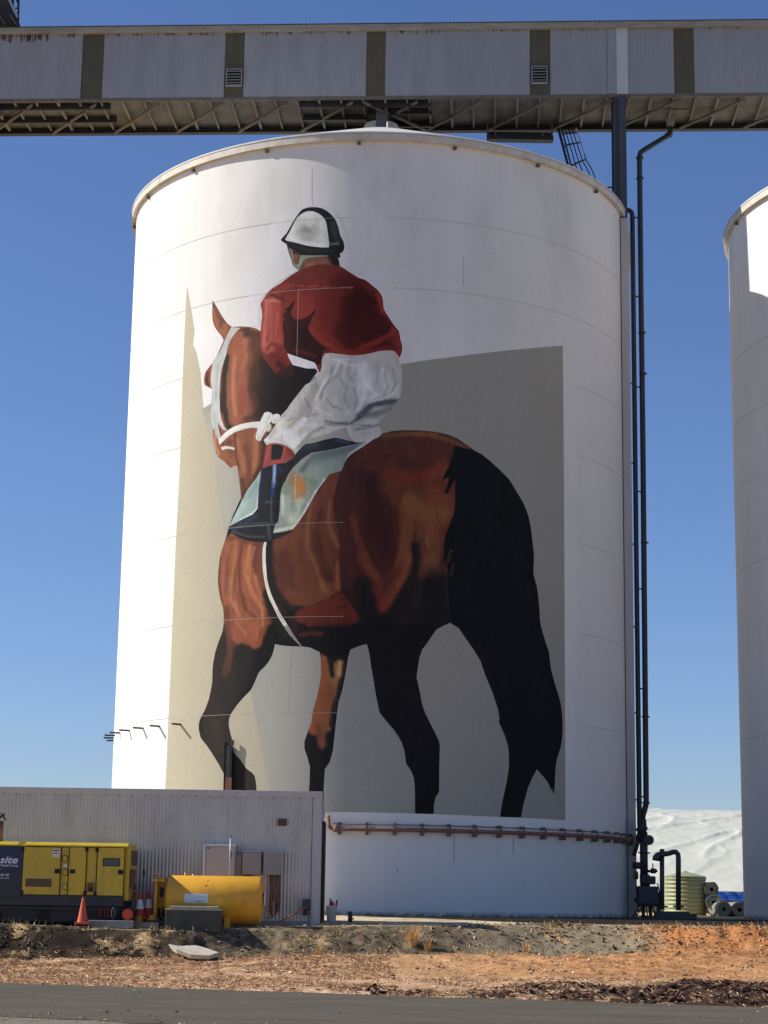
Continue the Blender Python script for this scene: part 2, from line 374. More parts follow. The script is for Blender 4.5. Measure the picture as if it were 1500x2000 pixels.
def mixc(a, b, t): t = t[..., None]; return a * (1 - t) + b * t
def C3(*c): return np.array(srgb(*c))
def ground_col(x, y):
    n1 = fbm(x * 1.3, y * 0.8, 4, 51); n2 = fbm(x * 6, y * 4, 4, 52); n3 = fbm(x * 20, y * 12, 3, 53); n4 = fbm(x * 0.5, y * 1.5, 4, 54)
    ye = lerpx(x, XS, [43.1, 43.0, 44.4, 46.3, 46.3]); yt = lerpx(x, XS, [41.9, 42.1, 43.2, 44.4, 44.4]); yr = 34.35 - 0.34 * (x + 6.5)
    v = (y - yr) / (yt - yr)
    # verge: red-brown with straw, a paler strip by the road, orange earth to the right
    c = mixc(C3(152, 114, 86), C3(200, 166, 126), sstep(0.38, 0.62, n2))
    c = mixc(c, C3(120, 88, 66), sstep(0.55, 0.72, n3) * 0.7)
    pale = sstep(0.62, 0.05, v + (n1 - 0.5) * 0.5) * sstep(-9, -3, x) * sstep(6, 1, x)
    c = mixc(c, mixc(C3(216, 184, 150), C3(176, 138, 108), sstep(0.4, 0.65, n2)), np.clip(pale * 0.85, 0, 1))
    # orange earth
    orr = sstep(-1.0, 1.5, x + (n1 - 0.5) * 3) * sstep(0.40, 0.60, v + (n4 - 0.5) * 0.22)
    oc = mixc(C3(190, 140, 94), C3(152, 108, 72), sstep(0.4, 0.68, n2)); oc = mixc(oc, C3(208, 160, 114), sstep(0.55, 0.75, n1) * 0.6)
    oc = mixc(oc, C3(190, 158, 122), sstep(4.5, 1.0, x) * 0.35 + 0 * x); c = mixc(c, oc, orr)
    st = np.exp(-((v - 0.36 - (n1 - 0.5) * 0.06) / 0.045) ** 2) * sstep(-4, -1, x) * sstep(7, 3, x); c = mixc(c, C3(206, 172, 136), st * 0.8)
    # dark litter near the road on the right
    dk = sstep(-1.5, 5.0, x + (n1 - 0.5) * 5) * sstep(0.34, 0.14, v - sstep(2, 8, x) * .10 + (n1 - .5) * 0.35) * sstep(0.38, 0.52, n2 + sstep(3, 8, x) * 0.35)
    c = mixc(c, C3(66, 50, 42), np.clip(dk, 0, 1))
    # bank
    b = mixc(C3(128, 113, 90), C3(94, 82, 65), sstep(0.35, 0.62, n2)); b = mixc(b, C3(154, 140, 110), sstep(0.60, 0.74, n3) * 0.7)
    b = mixc(b, mixc(C3(58, 50, 42), C3(36, 32, 28), sstep(0.4, 0.6, n2)), sstep(-2.5, -5.0, x) * sstep(0.25, 0.5, n1 + 0.15) * 0.9)
    b = mixc(b, C3(152, 138, 114), sstep(1.0, 4.0, x) * 0.6)
    b = mixc(b, C3(196, 166, 122), sstep(0.66, 0.74, fbm(x * 1.8, y * 2.5, 3, 57)))
    b = mixc(b, C3(192, 132, 84), sstep(6.3, 7.4, x + (n2 - 0.5)))
    inb = sstep(yt - 0.25, yt + 0.05, y + (n2 - 0.5) * 0.5)
    c = mixc(c, b, inb)
    # pad
    p = mixc(C3(206, 190, 158), C3(176, 160, 132), sstep(0.35, 0.65, n1)); p = mixc(p, C3(120, 112, 96), sstep(0.55, 0.7, n2) * 0.5)
    p = mixc(p, C3(196, 178, 146), sstep(0.5, 0.7, n4) * 0.6)
    ip = sstep(ye - 0.1, ye + 0.35, y + (n2 - 0.5) * 0.4)
    c = mixc(c, p, ip)
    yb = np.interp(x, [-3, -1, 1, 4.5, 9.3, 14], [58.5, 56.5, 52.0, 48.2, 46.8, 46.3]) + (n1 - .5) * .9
    c = mixc(c, mixc(C3(52, 48, 44), C3(38, 36, 34), n2), sstep(yb - .15, yb + .15, y) * (y < np.where(x > 8.5, 92, 62)) * (x < 40))  # near-black band follows the silo's shadow, put into the ground colour
    far = sstep(61, 64, y); c = mixc(c, C3(196, 172, 136), far)  # far and unseen ground lightened for bounce onto the shaded silo
    c = mixc(c, C3(178, 154, 122), sstep(20, 15, y)); c = mixc(c, C3(190, 166, 130), sstep(14, 20, np.abs(x)) * 1.0)
    return c

def axis(lo, hi, step, outer):
    a = list(np.arange(lo, hi + 1e-6, step)); d = step; b = hi
    while b < outer: d *= 1.35; b += d; a.append(b)
    d = step; b = lo
    while b > -outer: d *= 1.35; b -= d; a.insert(0, b)
    return np.array(a)
gx = axis(-11, 11.5, 0.09, 2500)
gy = np.concatenate([axis(21, 46, 0.075, 2500)])
gy = gy[gy > -60]
# a finer step is only needed to the pad; drop to a half metre beyond it
mid = gy[(gy <= 46)]; gy = np.concatenate([mid, np.arange(46.15, 60, 0.25), 60 * 1.12 ** np.arange(1, 36)])
GX, GY = np.meshgrid(gx, gy)
GZ = ground_z(GX, GY)
nx, ny = len(gx), len(gy)
V = np.stack([GX.ravel(), GY.ravel(), GZ.ravel()], 1)
ii = (np.arange(ny - 1)[:, None] * nx + np.arange(nx - 1)[None]).ravel()
F = np.stack([ii, ii + 1, ii + nx + 1, ii + nx], 1)
M_ground = attr_mat('ground_earth', 0.95, 16.0, 0.30, bump=0.6, bscale=22.0, spec=0.04)
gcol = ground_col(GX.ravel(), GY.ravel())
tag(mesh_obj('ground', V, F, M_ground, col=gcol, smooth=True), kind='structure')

# asphalt road and the gravel shoulder on the near side
M_road = mat('asphalt', (0.118, 0.103, 0.078), 0.9, var=0.22, scale=1.2, dirt=(0.15, 0.14, 0.125), dirt_amt=0.45, dirt_scale=1.6, bump=0.7, bscale=45, stretch=(0.5, 1.6, 1), spec=0.06)
M_gravel = mat('gravel_shoulder', (0.22, 0.195, 0.15), 0.95, spec=0.05, var=0.4, scale=9, bump=0.6, bscale=35, dirt=(0.12, 0.11, 0.09), dirt_amt=0.7, dirt_scale=4)
rb = MB(); xs = np.concatenate([[-400, -120, -40], np.arange(-16, 16, 0.12), [40, 120, 400]]); jag = (fbm(xs * 2.5, xs * 0 + 1, 4, 61) - 0.5) * 0.35
far_e = [(x, 34.35 - 0.34 * (x + 6.5) + j) for x, j in zip(xs, jag)]; jag2 = (fbm(xs * 2, xs * 0 + 5, 4, 62) - 0.5) * 0.3
near_e = [(x, 25.3 - 0.45 * (x + 4.77) + j) for x, j in zip(xs, jag2)]
k = len(xs)
rb.add([(x, y, -1.045) for x, y in far_e] + [(x, y, -1.045) for x, y in near_e] + [(x, y, -1.12) for x, y in far_e] + [(x, y, -1.12) for x, y in near_e],
       [(i + k, i + k + 1, i + 1, i) for i in range(k - 1)] + [(i, i + 1, i + 2 * k + 1, i + 2 * k) for i in range(k - 1)] + [(i + k, i + 3 * k, i + 3 * k + 1, i + k + 1) for i in range(k - 1)])
tag(rb.build('road', M_road), kind='structure')
sb = MB(); sb.add([(x, y - 0.02, -1.055) for x, y in near_e] + [(x, y - 3.2, -1.055) for x, y in near_e], [(i + k, i + k + 1, i + 1, i) for i in range(k - 1)])
tag(sb.build('gravel_shoulder', M_gravel), kind='structure')

# ------------------------------------------------------------------ silos
R = 9.085; DS = 66.825; CX = 0.075; EAVE = 25.13
M_seam2 = mat('grey_seam', (0.44, 0.42, 0.38), 0.8, var=0.3, scale=2.0)
def silo(name, label, cx, cy, main):
    t = thing(name, label, 'silo', (cx, cy, 0), 'white round grain silos')
    zs = [-0.3, 0.03, 0.35, 3.06, 6.1, 9.1, 12.1, 15.1, 17.48, 19.85, 22.25, 24.98]
    MB().lathe((cx, cy, 0), [(R, z) for z in zs], n=384).build('wall', M_white, t)
    MB().lathe((cx, cy, 0), [(R - 0.02, 24.93), (R + 0.160, 24.88), (R + 0.170, 25.10), (R + 0.12, 25.165)], n=256, smooth=False).build('eave', M_eave, t)
    rf = MB().lathe((cx, cy, 0), [(R + 0.185, 25.11), (R + 0.19, 25.16), (R + 0.12, 25.20), (0.7, 29.02), (0.66, 29.3), (0.02, 29.42)], n=192, smooth=False).build('roof', M_roof, t)
    # plate seams; on the main silo left out wherever the mural's shaded half covers the wall
    d2 = math.radians
    rows = [(6.1, -5.5, 48), (9.11, -6, 48), (12.1, -6, 48), (15.09, -40, 48), (17.48, -40, 48), (19.85, -6, 3), (22.25, -6, 1.5)] if main else [(z, None, None) for z in (6.1, 12.1, 15.09, 17.48, 19.85)]
    for z, ta_, tb_ in rows:
        h = 0.0055 if main else 0.006; prof = [(R - 0.01, z - h), (R + 0.0055, z - h), (R + 0.0055, z + h), (R - 0.01, z + h)]
        if main:
            MB().lathe((cx, cy, 0), prof, n=220, a0=d2(-270), a1=d2(-90 + ta_), smooth=False).build('seam', M_seam, t)
            MB().lathe((cx, cy, 0), prof, n=160, a0=d2(-90 + tb_), a1=d2(90), smooth=False).build('seam', M_seam if z < 17 else M_seam2, t)
        else:
            MB().lathe((cx, cy, 0), prof, n=384, smooth=False).build('seam', M_seam2, t)
    # clips under the eave every twenty degrees
    base = None
    for kk in range(18):
        th = math.radians(-64.6 + 20 * kk); nx_, ny_ = math.sin(th), -math.cos(th)
        c = Vector((cx + nx_ * (R + 0.07), cy + ny_ * (R + 0.07), 24.80))
        if ny_ > 0.25: continue
        MB().obox(c, Vector((nx_, ny_, 0)), Vector((-ny_, nx_, 0)), Vector((0, 0, 1)), 0.055, 0.05, 0.045).build('eave_clip', M_rustbit, t)
    return t
S1 = silo('grain_silo', 'white grain silo bearing the painted horse and rider, in the middle', CX, DS, True)
S2 = silo('grain_silo', 'white grain silo cut by the right edge, without a painting', 22.19, 65.4, False)
# small mast and feed box at the top of the main roof
pm = at(757, 246, 64.2)
MB().tube([pm - Vector((0, 0, 0.5)), pm + Vector((0, 0, 0.15))], 0.035).build('roof_mast', M_roof, S1)

def wallpt(px, py):
    """where the sight line of a photo place meets the main silo wall -> (arc length, height)"""
    d = FWD * FPX + RGT * (px - 750) - UPV * (py - 1000)
    a = d.x ** 2 + d.y ** 2; b = -2 * (DS * d.y + CX * d.x); c = DS * DS + CX * CX - R * R; disc = max(b * b - 4 * a * c, 0)
    tt = (-b - math.sqrt(disc)) / (2 * a); p = EYE + d * tt
    return math.atan2(p.x - CX, DS - p.y) * R, p.z
def onwall(s, z, off=0.0):
    th = s / R; return Vector((CX + math.sin(th) * (R + off), DS - math.cos(th) * (R + off), z))

# vertical plate joints that show as pale lines through the painting
for px, y0, y1 in ((583, 567, 694), (575, 928, 1020), (568, 1266, 1390)):
    s, z0 = wallpt(px, y0); z1 = wallpt(px, y1)[1]
    ps = [onwall(s - 0.006, z0, 0.0055), onwall(s + 0.006, z0, 0.0055), onwall(s + 0.006, z1, 0.0055), onwall(s - 0.006, z1, 0.0055)]
    qs = [onwall(s - 0.006, z0, -0.01), onwall(s + 0.006, z0, -0.01), onwall(s + 0.006, z1, -0.01), onwall(s - 0.006, z1, -0.01)]
    MB().add(ps + qs, [(3, 2, 1, 0), (0, 1, 5, 4), (1, 2, 6, 5), (2, 3, 7, 6), (3, 0, 4, 7)]).build('vertical_seam', M_seam, S1)

# arms standing out of the wall, low on the left
z_arm = wallpt(385, 1413)[1]
for th in (-42.5, -49.5, -56.0, -63.0, -70, -77, -84, -91, -98, -105):
    a = math.radians(th); c0 = onwall(a * R, z_arm, -0.03); c1 = onwall(a * R, z_arm, 0.36)
    MB().beam(c0, c1, 0.055, 0.055).build('wall_arm', M_darksteel, S1)

# steel pilaster at the right-hand limb, painted with the wall; the gantry leg stands on it
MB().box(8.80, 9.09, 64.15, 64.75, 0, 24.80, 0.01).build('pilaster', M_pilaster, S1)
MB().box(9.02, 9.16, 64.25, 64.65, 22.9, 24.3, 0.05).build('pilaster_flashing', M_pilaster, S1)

# cracks and small scuffs on the lower wall
for px, y0, y1 in ((887, 1632, 1683), (1003, 1638, 1668), (973, 1653, 1660), (1019, 1650, 1656), (1022, 1720, 1727), (776, 1698, 1706), (905, 500, 560), (965, 484, 487)):
    s, z0 = wallpt(px, y0); z1 = wallpt(px, y1)[1]; wd = 0.008
    n = 5; mb = MB(); pts = [(s + random.uniform(-.01, .01), z0 + (z1 - z0) * i / n) for i in range(n + 1)]
    for i in range(n):
        (sa, za), (sb_, zb) = pts[i], pts[i + 1]
        mb.add([onwall(sa - wd, za, 0.003), onwall(sa + wd, za, 0.003), onwall(sb_ + wd, zb, 0.003), onwall(sb_ - wd, zb, 0.003)], [(3, 2, 1, 0)])
    mb.build('hairline_crack', M_crack if px != 905 else M_seam, S1)

# ------------------------------------------------------------------ conveyor gantry
GA = math.radians(3.5); GU = Vector((math.cos(GA), -math.sin(GA), 0)); GN = Vector((math.sin(GA), math.cos(GA), 0)); GO = Vector((0, 65.06, 0))
def gp(u, v, z): return GO + GU * u + GN * v + Vector((0, 0, z))
def gbox(mb, u0, u1, v0, v1, z0, z1, bev=0):
    return mb.obox(gp((u0 + u1) / 2, (v0 + v1) / 2, (z0 + z1) / 2), GU, GN, Vector((0, 0, 1)), (u1 - u0) / 2, (v1 - v0) / 2, (z1 - z0) / 2, bev)
GB, GT, GF = 29.75, 32.38, 32.64; UL, UR = -17.2, 34.0; GW = 2.82
def corr(mb, o, a, n, u0, u1, z0, z1, pitch, amp, per=6, zt1=None):
    k = max(2, int((u1 - u0) / pitch * per)); vs_ = []; fs_ = []
    for i in range(k + 1):
        u = u0 + (u1 - u0) * i / k; d = -amp * 0.5 * (1 + math.cos(2 * PI * u / pitch))
        p = o + a * u + n * d
        vs_ += [(p.x, p.y, z0), (p.x, p.y, z1)]
    fs_ = [(2 * i, 2 * i + 2, 2 * i + 3, 2 * i + 1) for i in range(k)]
    return mb.add(vs_, fs_, smooth=True)
G = thing('conveyor_gantry', 'long enclosed conveyor gantry crossing above the silos with olive bands', 'gantry', GO + Vector((0, 0, GB)))
cols = [(-16.75, -16.0), (-11.28, -10.46), (-5.86, -5.13), (-.53, .19), (5.57, 6.33), (10.9, 11.65), (16.3, 17.05), (21.7, 22.45), (27.1, 27.85)]
edges = [UL] + [e for c in cols for e in c] + [UR]
gaps = [(edges[i], edges[i + 1]) for i in range(0, len(edges), 2)]
for u0, u1 in gaps:
    segs = [(u0, 8.78), (9.20, u1)] if u0 < 8.8 < u1 else [(u0, u1)]
    for a0, a1 in segs:
        corr(MB(), GO, GU, GN, a0, a1, GB + 0.02, GT, 0.10, 0.011).build('wall_sheet', M_clad, G)
for u0, u1 in cols:
    corr(MB(), GO + GN * 0.035, GU, GN, u0 - 0.02, u1 + 0.02, GB - 0.02, GT, 0.085, 0.035).build('olive_sheet', M_olive, G)
mb = MB(); gbox(mb, 8.78, 9.20, -0.045, -0.02, GB + 0.01, GT + 0.02); mb.build('joint_cover', M_clad2, G)
mb = MB(); gbox(mb, 8.45, 8.775, -0.035, -0.022, GB + 0.03, GT - 0.02); mb.build('joint_cover', M_clad, G)
mb = MB(); gbox(mb, UL, UR, GW - 0.05, GW, GB, GT); mb.build('back_wall', M_clad, G)
mb = MB(); gbox(mb, UL, UL + 0.04, 0.05, GW - .06, GB, GT); mb.build('end_wall', M_clad, G)
# gutter with a rolled lip, corrugated roof edge above it
mb = MB(); gbox(mb, UL, UR, -0.16, 0.06, GT - 0.01, GT + 0.17, 0.02); gbox(mb, UL, UR, -0.19, -0.12, GT + 0.15, GT + 0.20, 0.01); mb.build('gutter', M_gutter, G)
mb = MB(); k = int((UR - UL) / 0.05); vs_ = []; 
for i in range(k + 1):
    u = UL + (UR - UL) * i / k; dz = 0.02 * math.cos(2 * PI * i / 3.0)
    vs_ += [gp(u, -0.22, GT + 0.225 + dz), gp(u, GW / 2, GT + 0.75 + dz), gp(u, GW + 0.2, GT + 0.225 + dz)]
mb.add(vs_, [(3 * i + j, 3 * i + 3 + j, 3 * i + 4 + j, 3 * i + 1 + j) for i in range(k) for j in (0, 1)], True); mb.build('roof', mat('gantry_roof', (0.30, 0.27, 0.23), 0.6, var=.2), G)
# rain stains below the gutter
mb = MB()
def stain(u, w_, h_):
    gbox(mb, u - w_ / 2, u + w_ / 2, -0.027, -0.0245, GT - 0.01 - h_, GT - 0.012)
for u0, u1, n, h in ((-14.9, -12.6, 46, 0.34), (-12.3, -11.6, 8, 0.14), (-10.4, -9.9, 9, 0.12), (-9.5, -9.0, 6, 0.16), (-8.6, -7.6, 10, 0.13), (-7.4, -6.2, 12, 0.12), (-4.6, -3.9, 8, 0.16), (-3.6, -.7, 18, 0.14), (.3, 2.2, 16, 0.13), (3, 5.4, 9, 0.08), (6.5, 8.6, 9, 0.07), (9.3, 10.8, 6, 0.06), (11.8, 15, 10, .07)):
    for i in range(n): stain(random.uniform(u0, u1), random.uniform(0.015, 0.045), h * random.uniform(0.25, 1))
mb.build('rain_stain', M_stain, G, kind='stuff')
# louvres
for u0, zt in ((-5.78, 30.88), (5.63, 30.88)):
    fr = MB(); gbox(fr, u0, u0 + 0.60, -0.05, -0.03, zt - 0.66, zt); lo = fr.build('louvre', M_black, G)
    fr2 = MB()
    for a, b, c, d in ((u0, u0 + .035, zt - .66, zt), (u0 + .565, u0 + .60, zt - .66, zt), (u0, u0 + .6, zt - .035, zt), (u0, u0 + .6, zt - .72, zt - .64)): gbox(fr2, a, b, -0.09, -0.04, c, d)
    fr2.build('frame', mat('louvre_grey', (0.30, 0.29, 0.29), .6), lo)
    for i in range(5):
        z = zt - 0.10 - i * 0.115; s_ = MB()
        s_.obox(gp(u0 + 0.30, -0.085, z), GU, (GN * 0.8 + Vector((0, 0, 0.6))).normalized(), (GN * -0.6 + Vector((0, 0, 0.8))).normalized(), 0.265, 0.045, 0.008)
        s_.build('slat', mat('louvre_grey', (0.30, 0.29, 0.29), .6), lo)
# underside: floor panels between joists, braces, chords
j0 = -12.96 - 0.822 * 5; js = [j0 + 0.822 * i for i in range(int((UR - j0) / 0.822))]
for i, u in enumerate(js):
    if u + 0.822 > UR or u > 17: break
    mb = MB(); gbox(mb, u + 0.01, u + 0.812, 0.03, GW - 0.05, GB + 0.02, GB + 0.05); mb.build('floor_panel', M_under, G)
    mb = MB(); th = 0.03 if i % 3 else 0.045
    gbox(mb, u - th, u + th, 0.05, GW - 0.1, GB - 0.15, GB + 0.015)
    mb.build('joist', mat('joist_grey', (0.22, 0.195, 0.155), .8, var=.3, scale=4), G)
mb = MB(); gbox(mb, 17.5, UR, 0.03, GW - 0.05, GB + 0.02, GB + 0.05); mb.build('floor_panel', M_under, G)
for u0, u1, vv in ((UL, -10.2, (0.35, 1.55)), (-3.0, -0.6, (0.30, 1.5)), (-0.5, 1.9, (0.30, 1.0, 2.2))):
    for v in vv:
        mb = MB(); gbox(mb, u0, u1, v, v + 0.12, GB - 0.26, GB - 0.02); mb.build('stringer', M_darksteel, G)
uk = -10.72 - 2.42 * 3
while uk < 18:
    skip = -1.2 < uk < 0.4
    MB().tube([gp(uk, 0.12, GB - 0.18), gp(uk - 2.2, GW - 0.12, GB - 0.22)], 0.062, 8).build('brace', M_steel, G)
    uk += 2.42
MB().tube([gp(-0.55, 0.12, GB - 0.2), gp(1.75, GW - 0.12, GB - 0.24)], 0.062, 8).build('brace', M_steel, G)
mb = MB(); gbox(mb, UL, UR, GW - 0.14, GW - 0.02, GB - 0.24, GB - 0.02); mb.build('chord', M_darksteel, G)
mb = MB(); gbox(mb, UL, UR, GW - 0.24, GW + 0.02, GB - 0.265, GB - 0.245); mb.build('chord_flange', M_darksteel, G)
mb = MB(); gbox(mb, UL, UR, -0.02, 0.08, GB - 0.10, GB + 0.012); mb.build('chord', M_steel, G)
# legs: H sections
def hleg(u, v, z0, z1, w_=0.40, parent=G):
    mb = MB(); gbox(mb, u - w_ / 2, u - w_ / 2 + 0.03, v - .2, v + .2, z0, z1); gbox(mb, u + w_ / 2 - .03, u + w_ / 2, v - .2, v + .2, z0, z1); gbox(mb, u - w_ / 2 + .03, u + w_ / 2 - .03, v - .012, v + .012, z0, z1)
    gbox(mb, u - w_ / 2 - 0.06, u + w_ / 2 + .06, v - .26, v + .26, z1 - .35, z1 - 0.002)
    return mb.build('leg', M_legsteel, parent)
mb = MB(); u, v = 8.88, 0.10
gbox(mb, u - .22, u - .05, v - .10, v + .30, 24.6, GB - 0.12); gbox(mb, u - .05, u + .22, v - .25, v - .22, 24.6, GB - .12); gbox(mb, u - .05, u - .03, v - .22, v + .3, 24.6, GB - .12); gbox(mb, u + .19, u + .22, v - .22, v + .3, 24.6, GB - .12)
mb.build('leg', M_legsteel, G)
mb = MB(); gbox(mb, u - .28, u + .02, v + .32, v + .36, 24.6, GB + .0); mb.build('leg', M_darksteel, G)
hleg(-14.66, 0.3, -0.2, GB - 0.12)
# hopper below the floor, chute over the silo apex
q = at(1311, 235, 66.5)
MB().lathe(tuple(q), [(0.10, -0.28), (0.32, 0.18), (0.36, 0.30)], n=4, a0=PI / 4, a1=PI / 4 + 2 * PI, smooth=False).build('hopper', mat('hopper_grey', (0.22, 0.24, 0.22), .6), G)
mb = MB(); gbox(mb, 10.35, 11.55, 0.95, 1.02, GB - .22, GB - .12); mb.build('hopper_bracket', M_steel, G)
c = at(746, 240, 66.2); MB().box(c.x - .22, c.x + .22, c.y - .3, c.y + .3, c.z - .5, c.z + .42).build('chute', mat('chute_grey', (0.13, 0.14, 0.13), .6), G)
# hanging service platform on the far side
P = thing('service_platform', 'small dark steel platform hung below the gantry beside the caged ladder', 'platform', at(1015, 277, 67.6))
a = at(951, 272, 67.2); b = at(1080, 272, 67.2)
MB().box(a.x, b.x, 67.0, 67.35, a.z - .06, a.z + .10).build('deck', M_darksteel, P)
a2 = at(951, 261, 67.2)
MB().box(a.x, b.x, 67.28, 67.36, a2.z - .02, a2.z + .12).build('top_rail', M_darksteel, P)
MB().box(a.x, b.x, 67.30, 67.34, a.z + .22, a.z + .25).build('mid_rail', M_galv, P)
for px in (952, 968, 1060, 1078):
    t_ = at(px, 250, 67.1); big = px in (952, 1078)
    MB().box(t_.x - (.03 if big else .012), t_.x + (.03 if big else .012), 67.05, 67.1, a.z - .1, GB - .12 if big else a2.z).build('hanger', M_steel if big else M_galv, P)

# caged ladder sloping from the gantry to the roof edge
LD = thing('caged_ladder', 'caged steel ladder sloping from the gantry down to the silo roof edge', 'ladder', at(1130, 350, 66.0))
top = [(1090, 250), (1096, 250), (1103, 250), (1110, 250), (1117, 250), (1125, 250)]
bot = [(1111, 330), (1117, 326), (1124, 321), (1131, 318), (1138, 315), (1145, 313)]
flare = [(1117, 350), (1125, 345), (1135, 350), (1148, 358), (1160, 362), (1170, 366)]
for i in range(6):
    yy = 66.2 + 0.55 * math.sin(PI * i / 5) * -1
    MB().tube([at(*top[i], yy), at(*bot[i], yy), at((bot[i][0] * 2 + flare[i][0]) / 3 + (2 if i > 3 else 0), bot[i][1] + 12 + i, yy), at(*flare[i], yy)], 0.022 if i else 0.05, 6).build('cage_bar' if i else 'stile', M_darksteel, LD)
MB().tube([at(1097, 250, 66.7), at(1122, 350, 66.7)], 0.035, 6).build('stile', M_legsteel, LD)
MB().beam(at(1125, 250, 65.8), at(1141, 300, 65.8), .10, .03).build('cage_plate', M_galv, LD)
for f in (0.15, 0.45, 0.98):
    pts = []
    for i in range(6):
        yy = 66.2 - 0.57 * math.sin(PI * i / 5)
        pts.append(at(top[i][0] + (bot[i][0] - top[i][0]) * f, top[i][1] + (bot[i][1] - top[i][1]) * f, yy))
    MB().tube(pts, 0.034, 6).build('hoop', M_darksteel, LD)
for i in range(11):
    f = i / 11; MB().tube([at(1090 + 22 * f, 250 + 85 * f, 66.2), at(1097 + 24 * f, 250 + 85 * f, 66.7)], 0.016, 5).build('rung', M_legsteel, LD)
MB().tube([at(1184, 366, 64.6), at(1196, 366, 64.6)], .03, 6).build('stay', M_darksteel, LD)

# elevator head at the upper left
E_ = thing('elevator_tower', 'dark underside and railing of an elevator platform in the top left corner', 'tower', at(0, 50, 68.5))
def quadprism(pts, Y, dY, name, m, parent):
    a_ = [at(x, y, Y) for x, y in pts]; b_ = [p + Vector((0, dY, 0)) for p in a_]; n = len(pts)
    return MB().add(a_ + b_, [tuple(range(n)), tuple(reversed(range(n, 2 * n)))] + [(i, n + i, n + (i + 1) % n, (i + 1) % n) for i in range(n)]).build(name, m, parent)
quadprism([(-60, 60), (-60, -30), (10, -30), (14, 0), (34, 36), (34, 49), (14, 49), (12, 60)], 67.0, 2.4, 'deck', mat('platform_dark', (0.035, 0.035, 0.034), .8, var=.4, scale=2), E_)
MB().beam(at(13, -12, 66.9), at(34, 33, 66.9), .09, .10).build('stringer', M_galv, E_)
quadprism([(20, -30), (26, -30), (26, 14), (23, 12), (20, 0)], 68.0, .2, 'panel', M_black, E_)
for px in (36.5,): MB().tube([at(px, -30, 67.2), at(px - 1, 50, 67.2)], .045, 6).build('railing_post', M_darksteel, E_)
MB().tube([at(26, 16, 67.2), at(37, 16, 67.2)], .03, 6).build('rail', M_darksteel, E_)
MB().tube([at(29, -6, 67.2), at(37, 10, 67.2)], .03, 6).build('rail', M_darksteel, E_)
for x0, x1 in ((-2, 10), (20, 32)): MB().beam(at(x0, 30, 66.95), at(x1, 48, 66.95), .16, .05).build('rib', M_steel, E_)

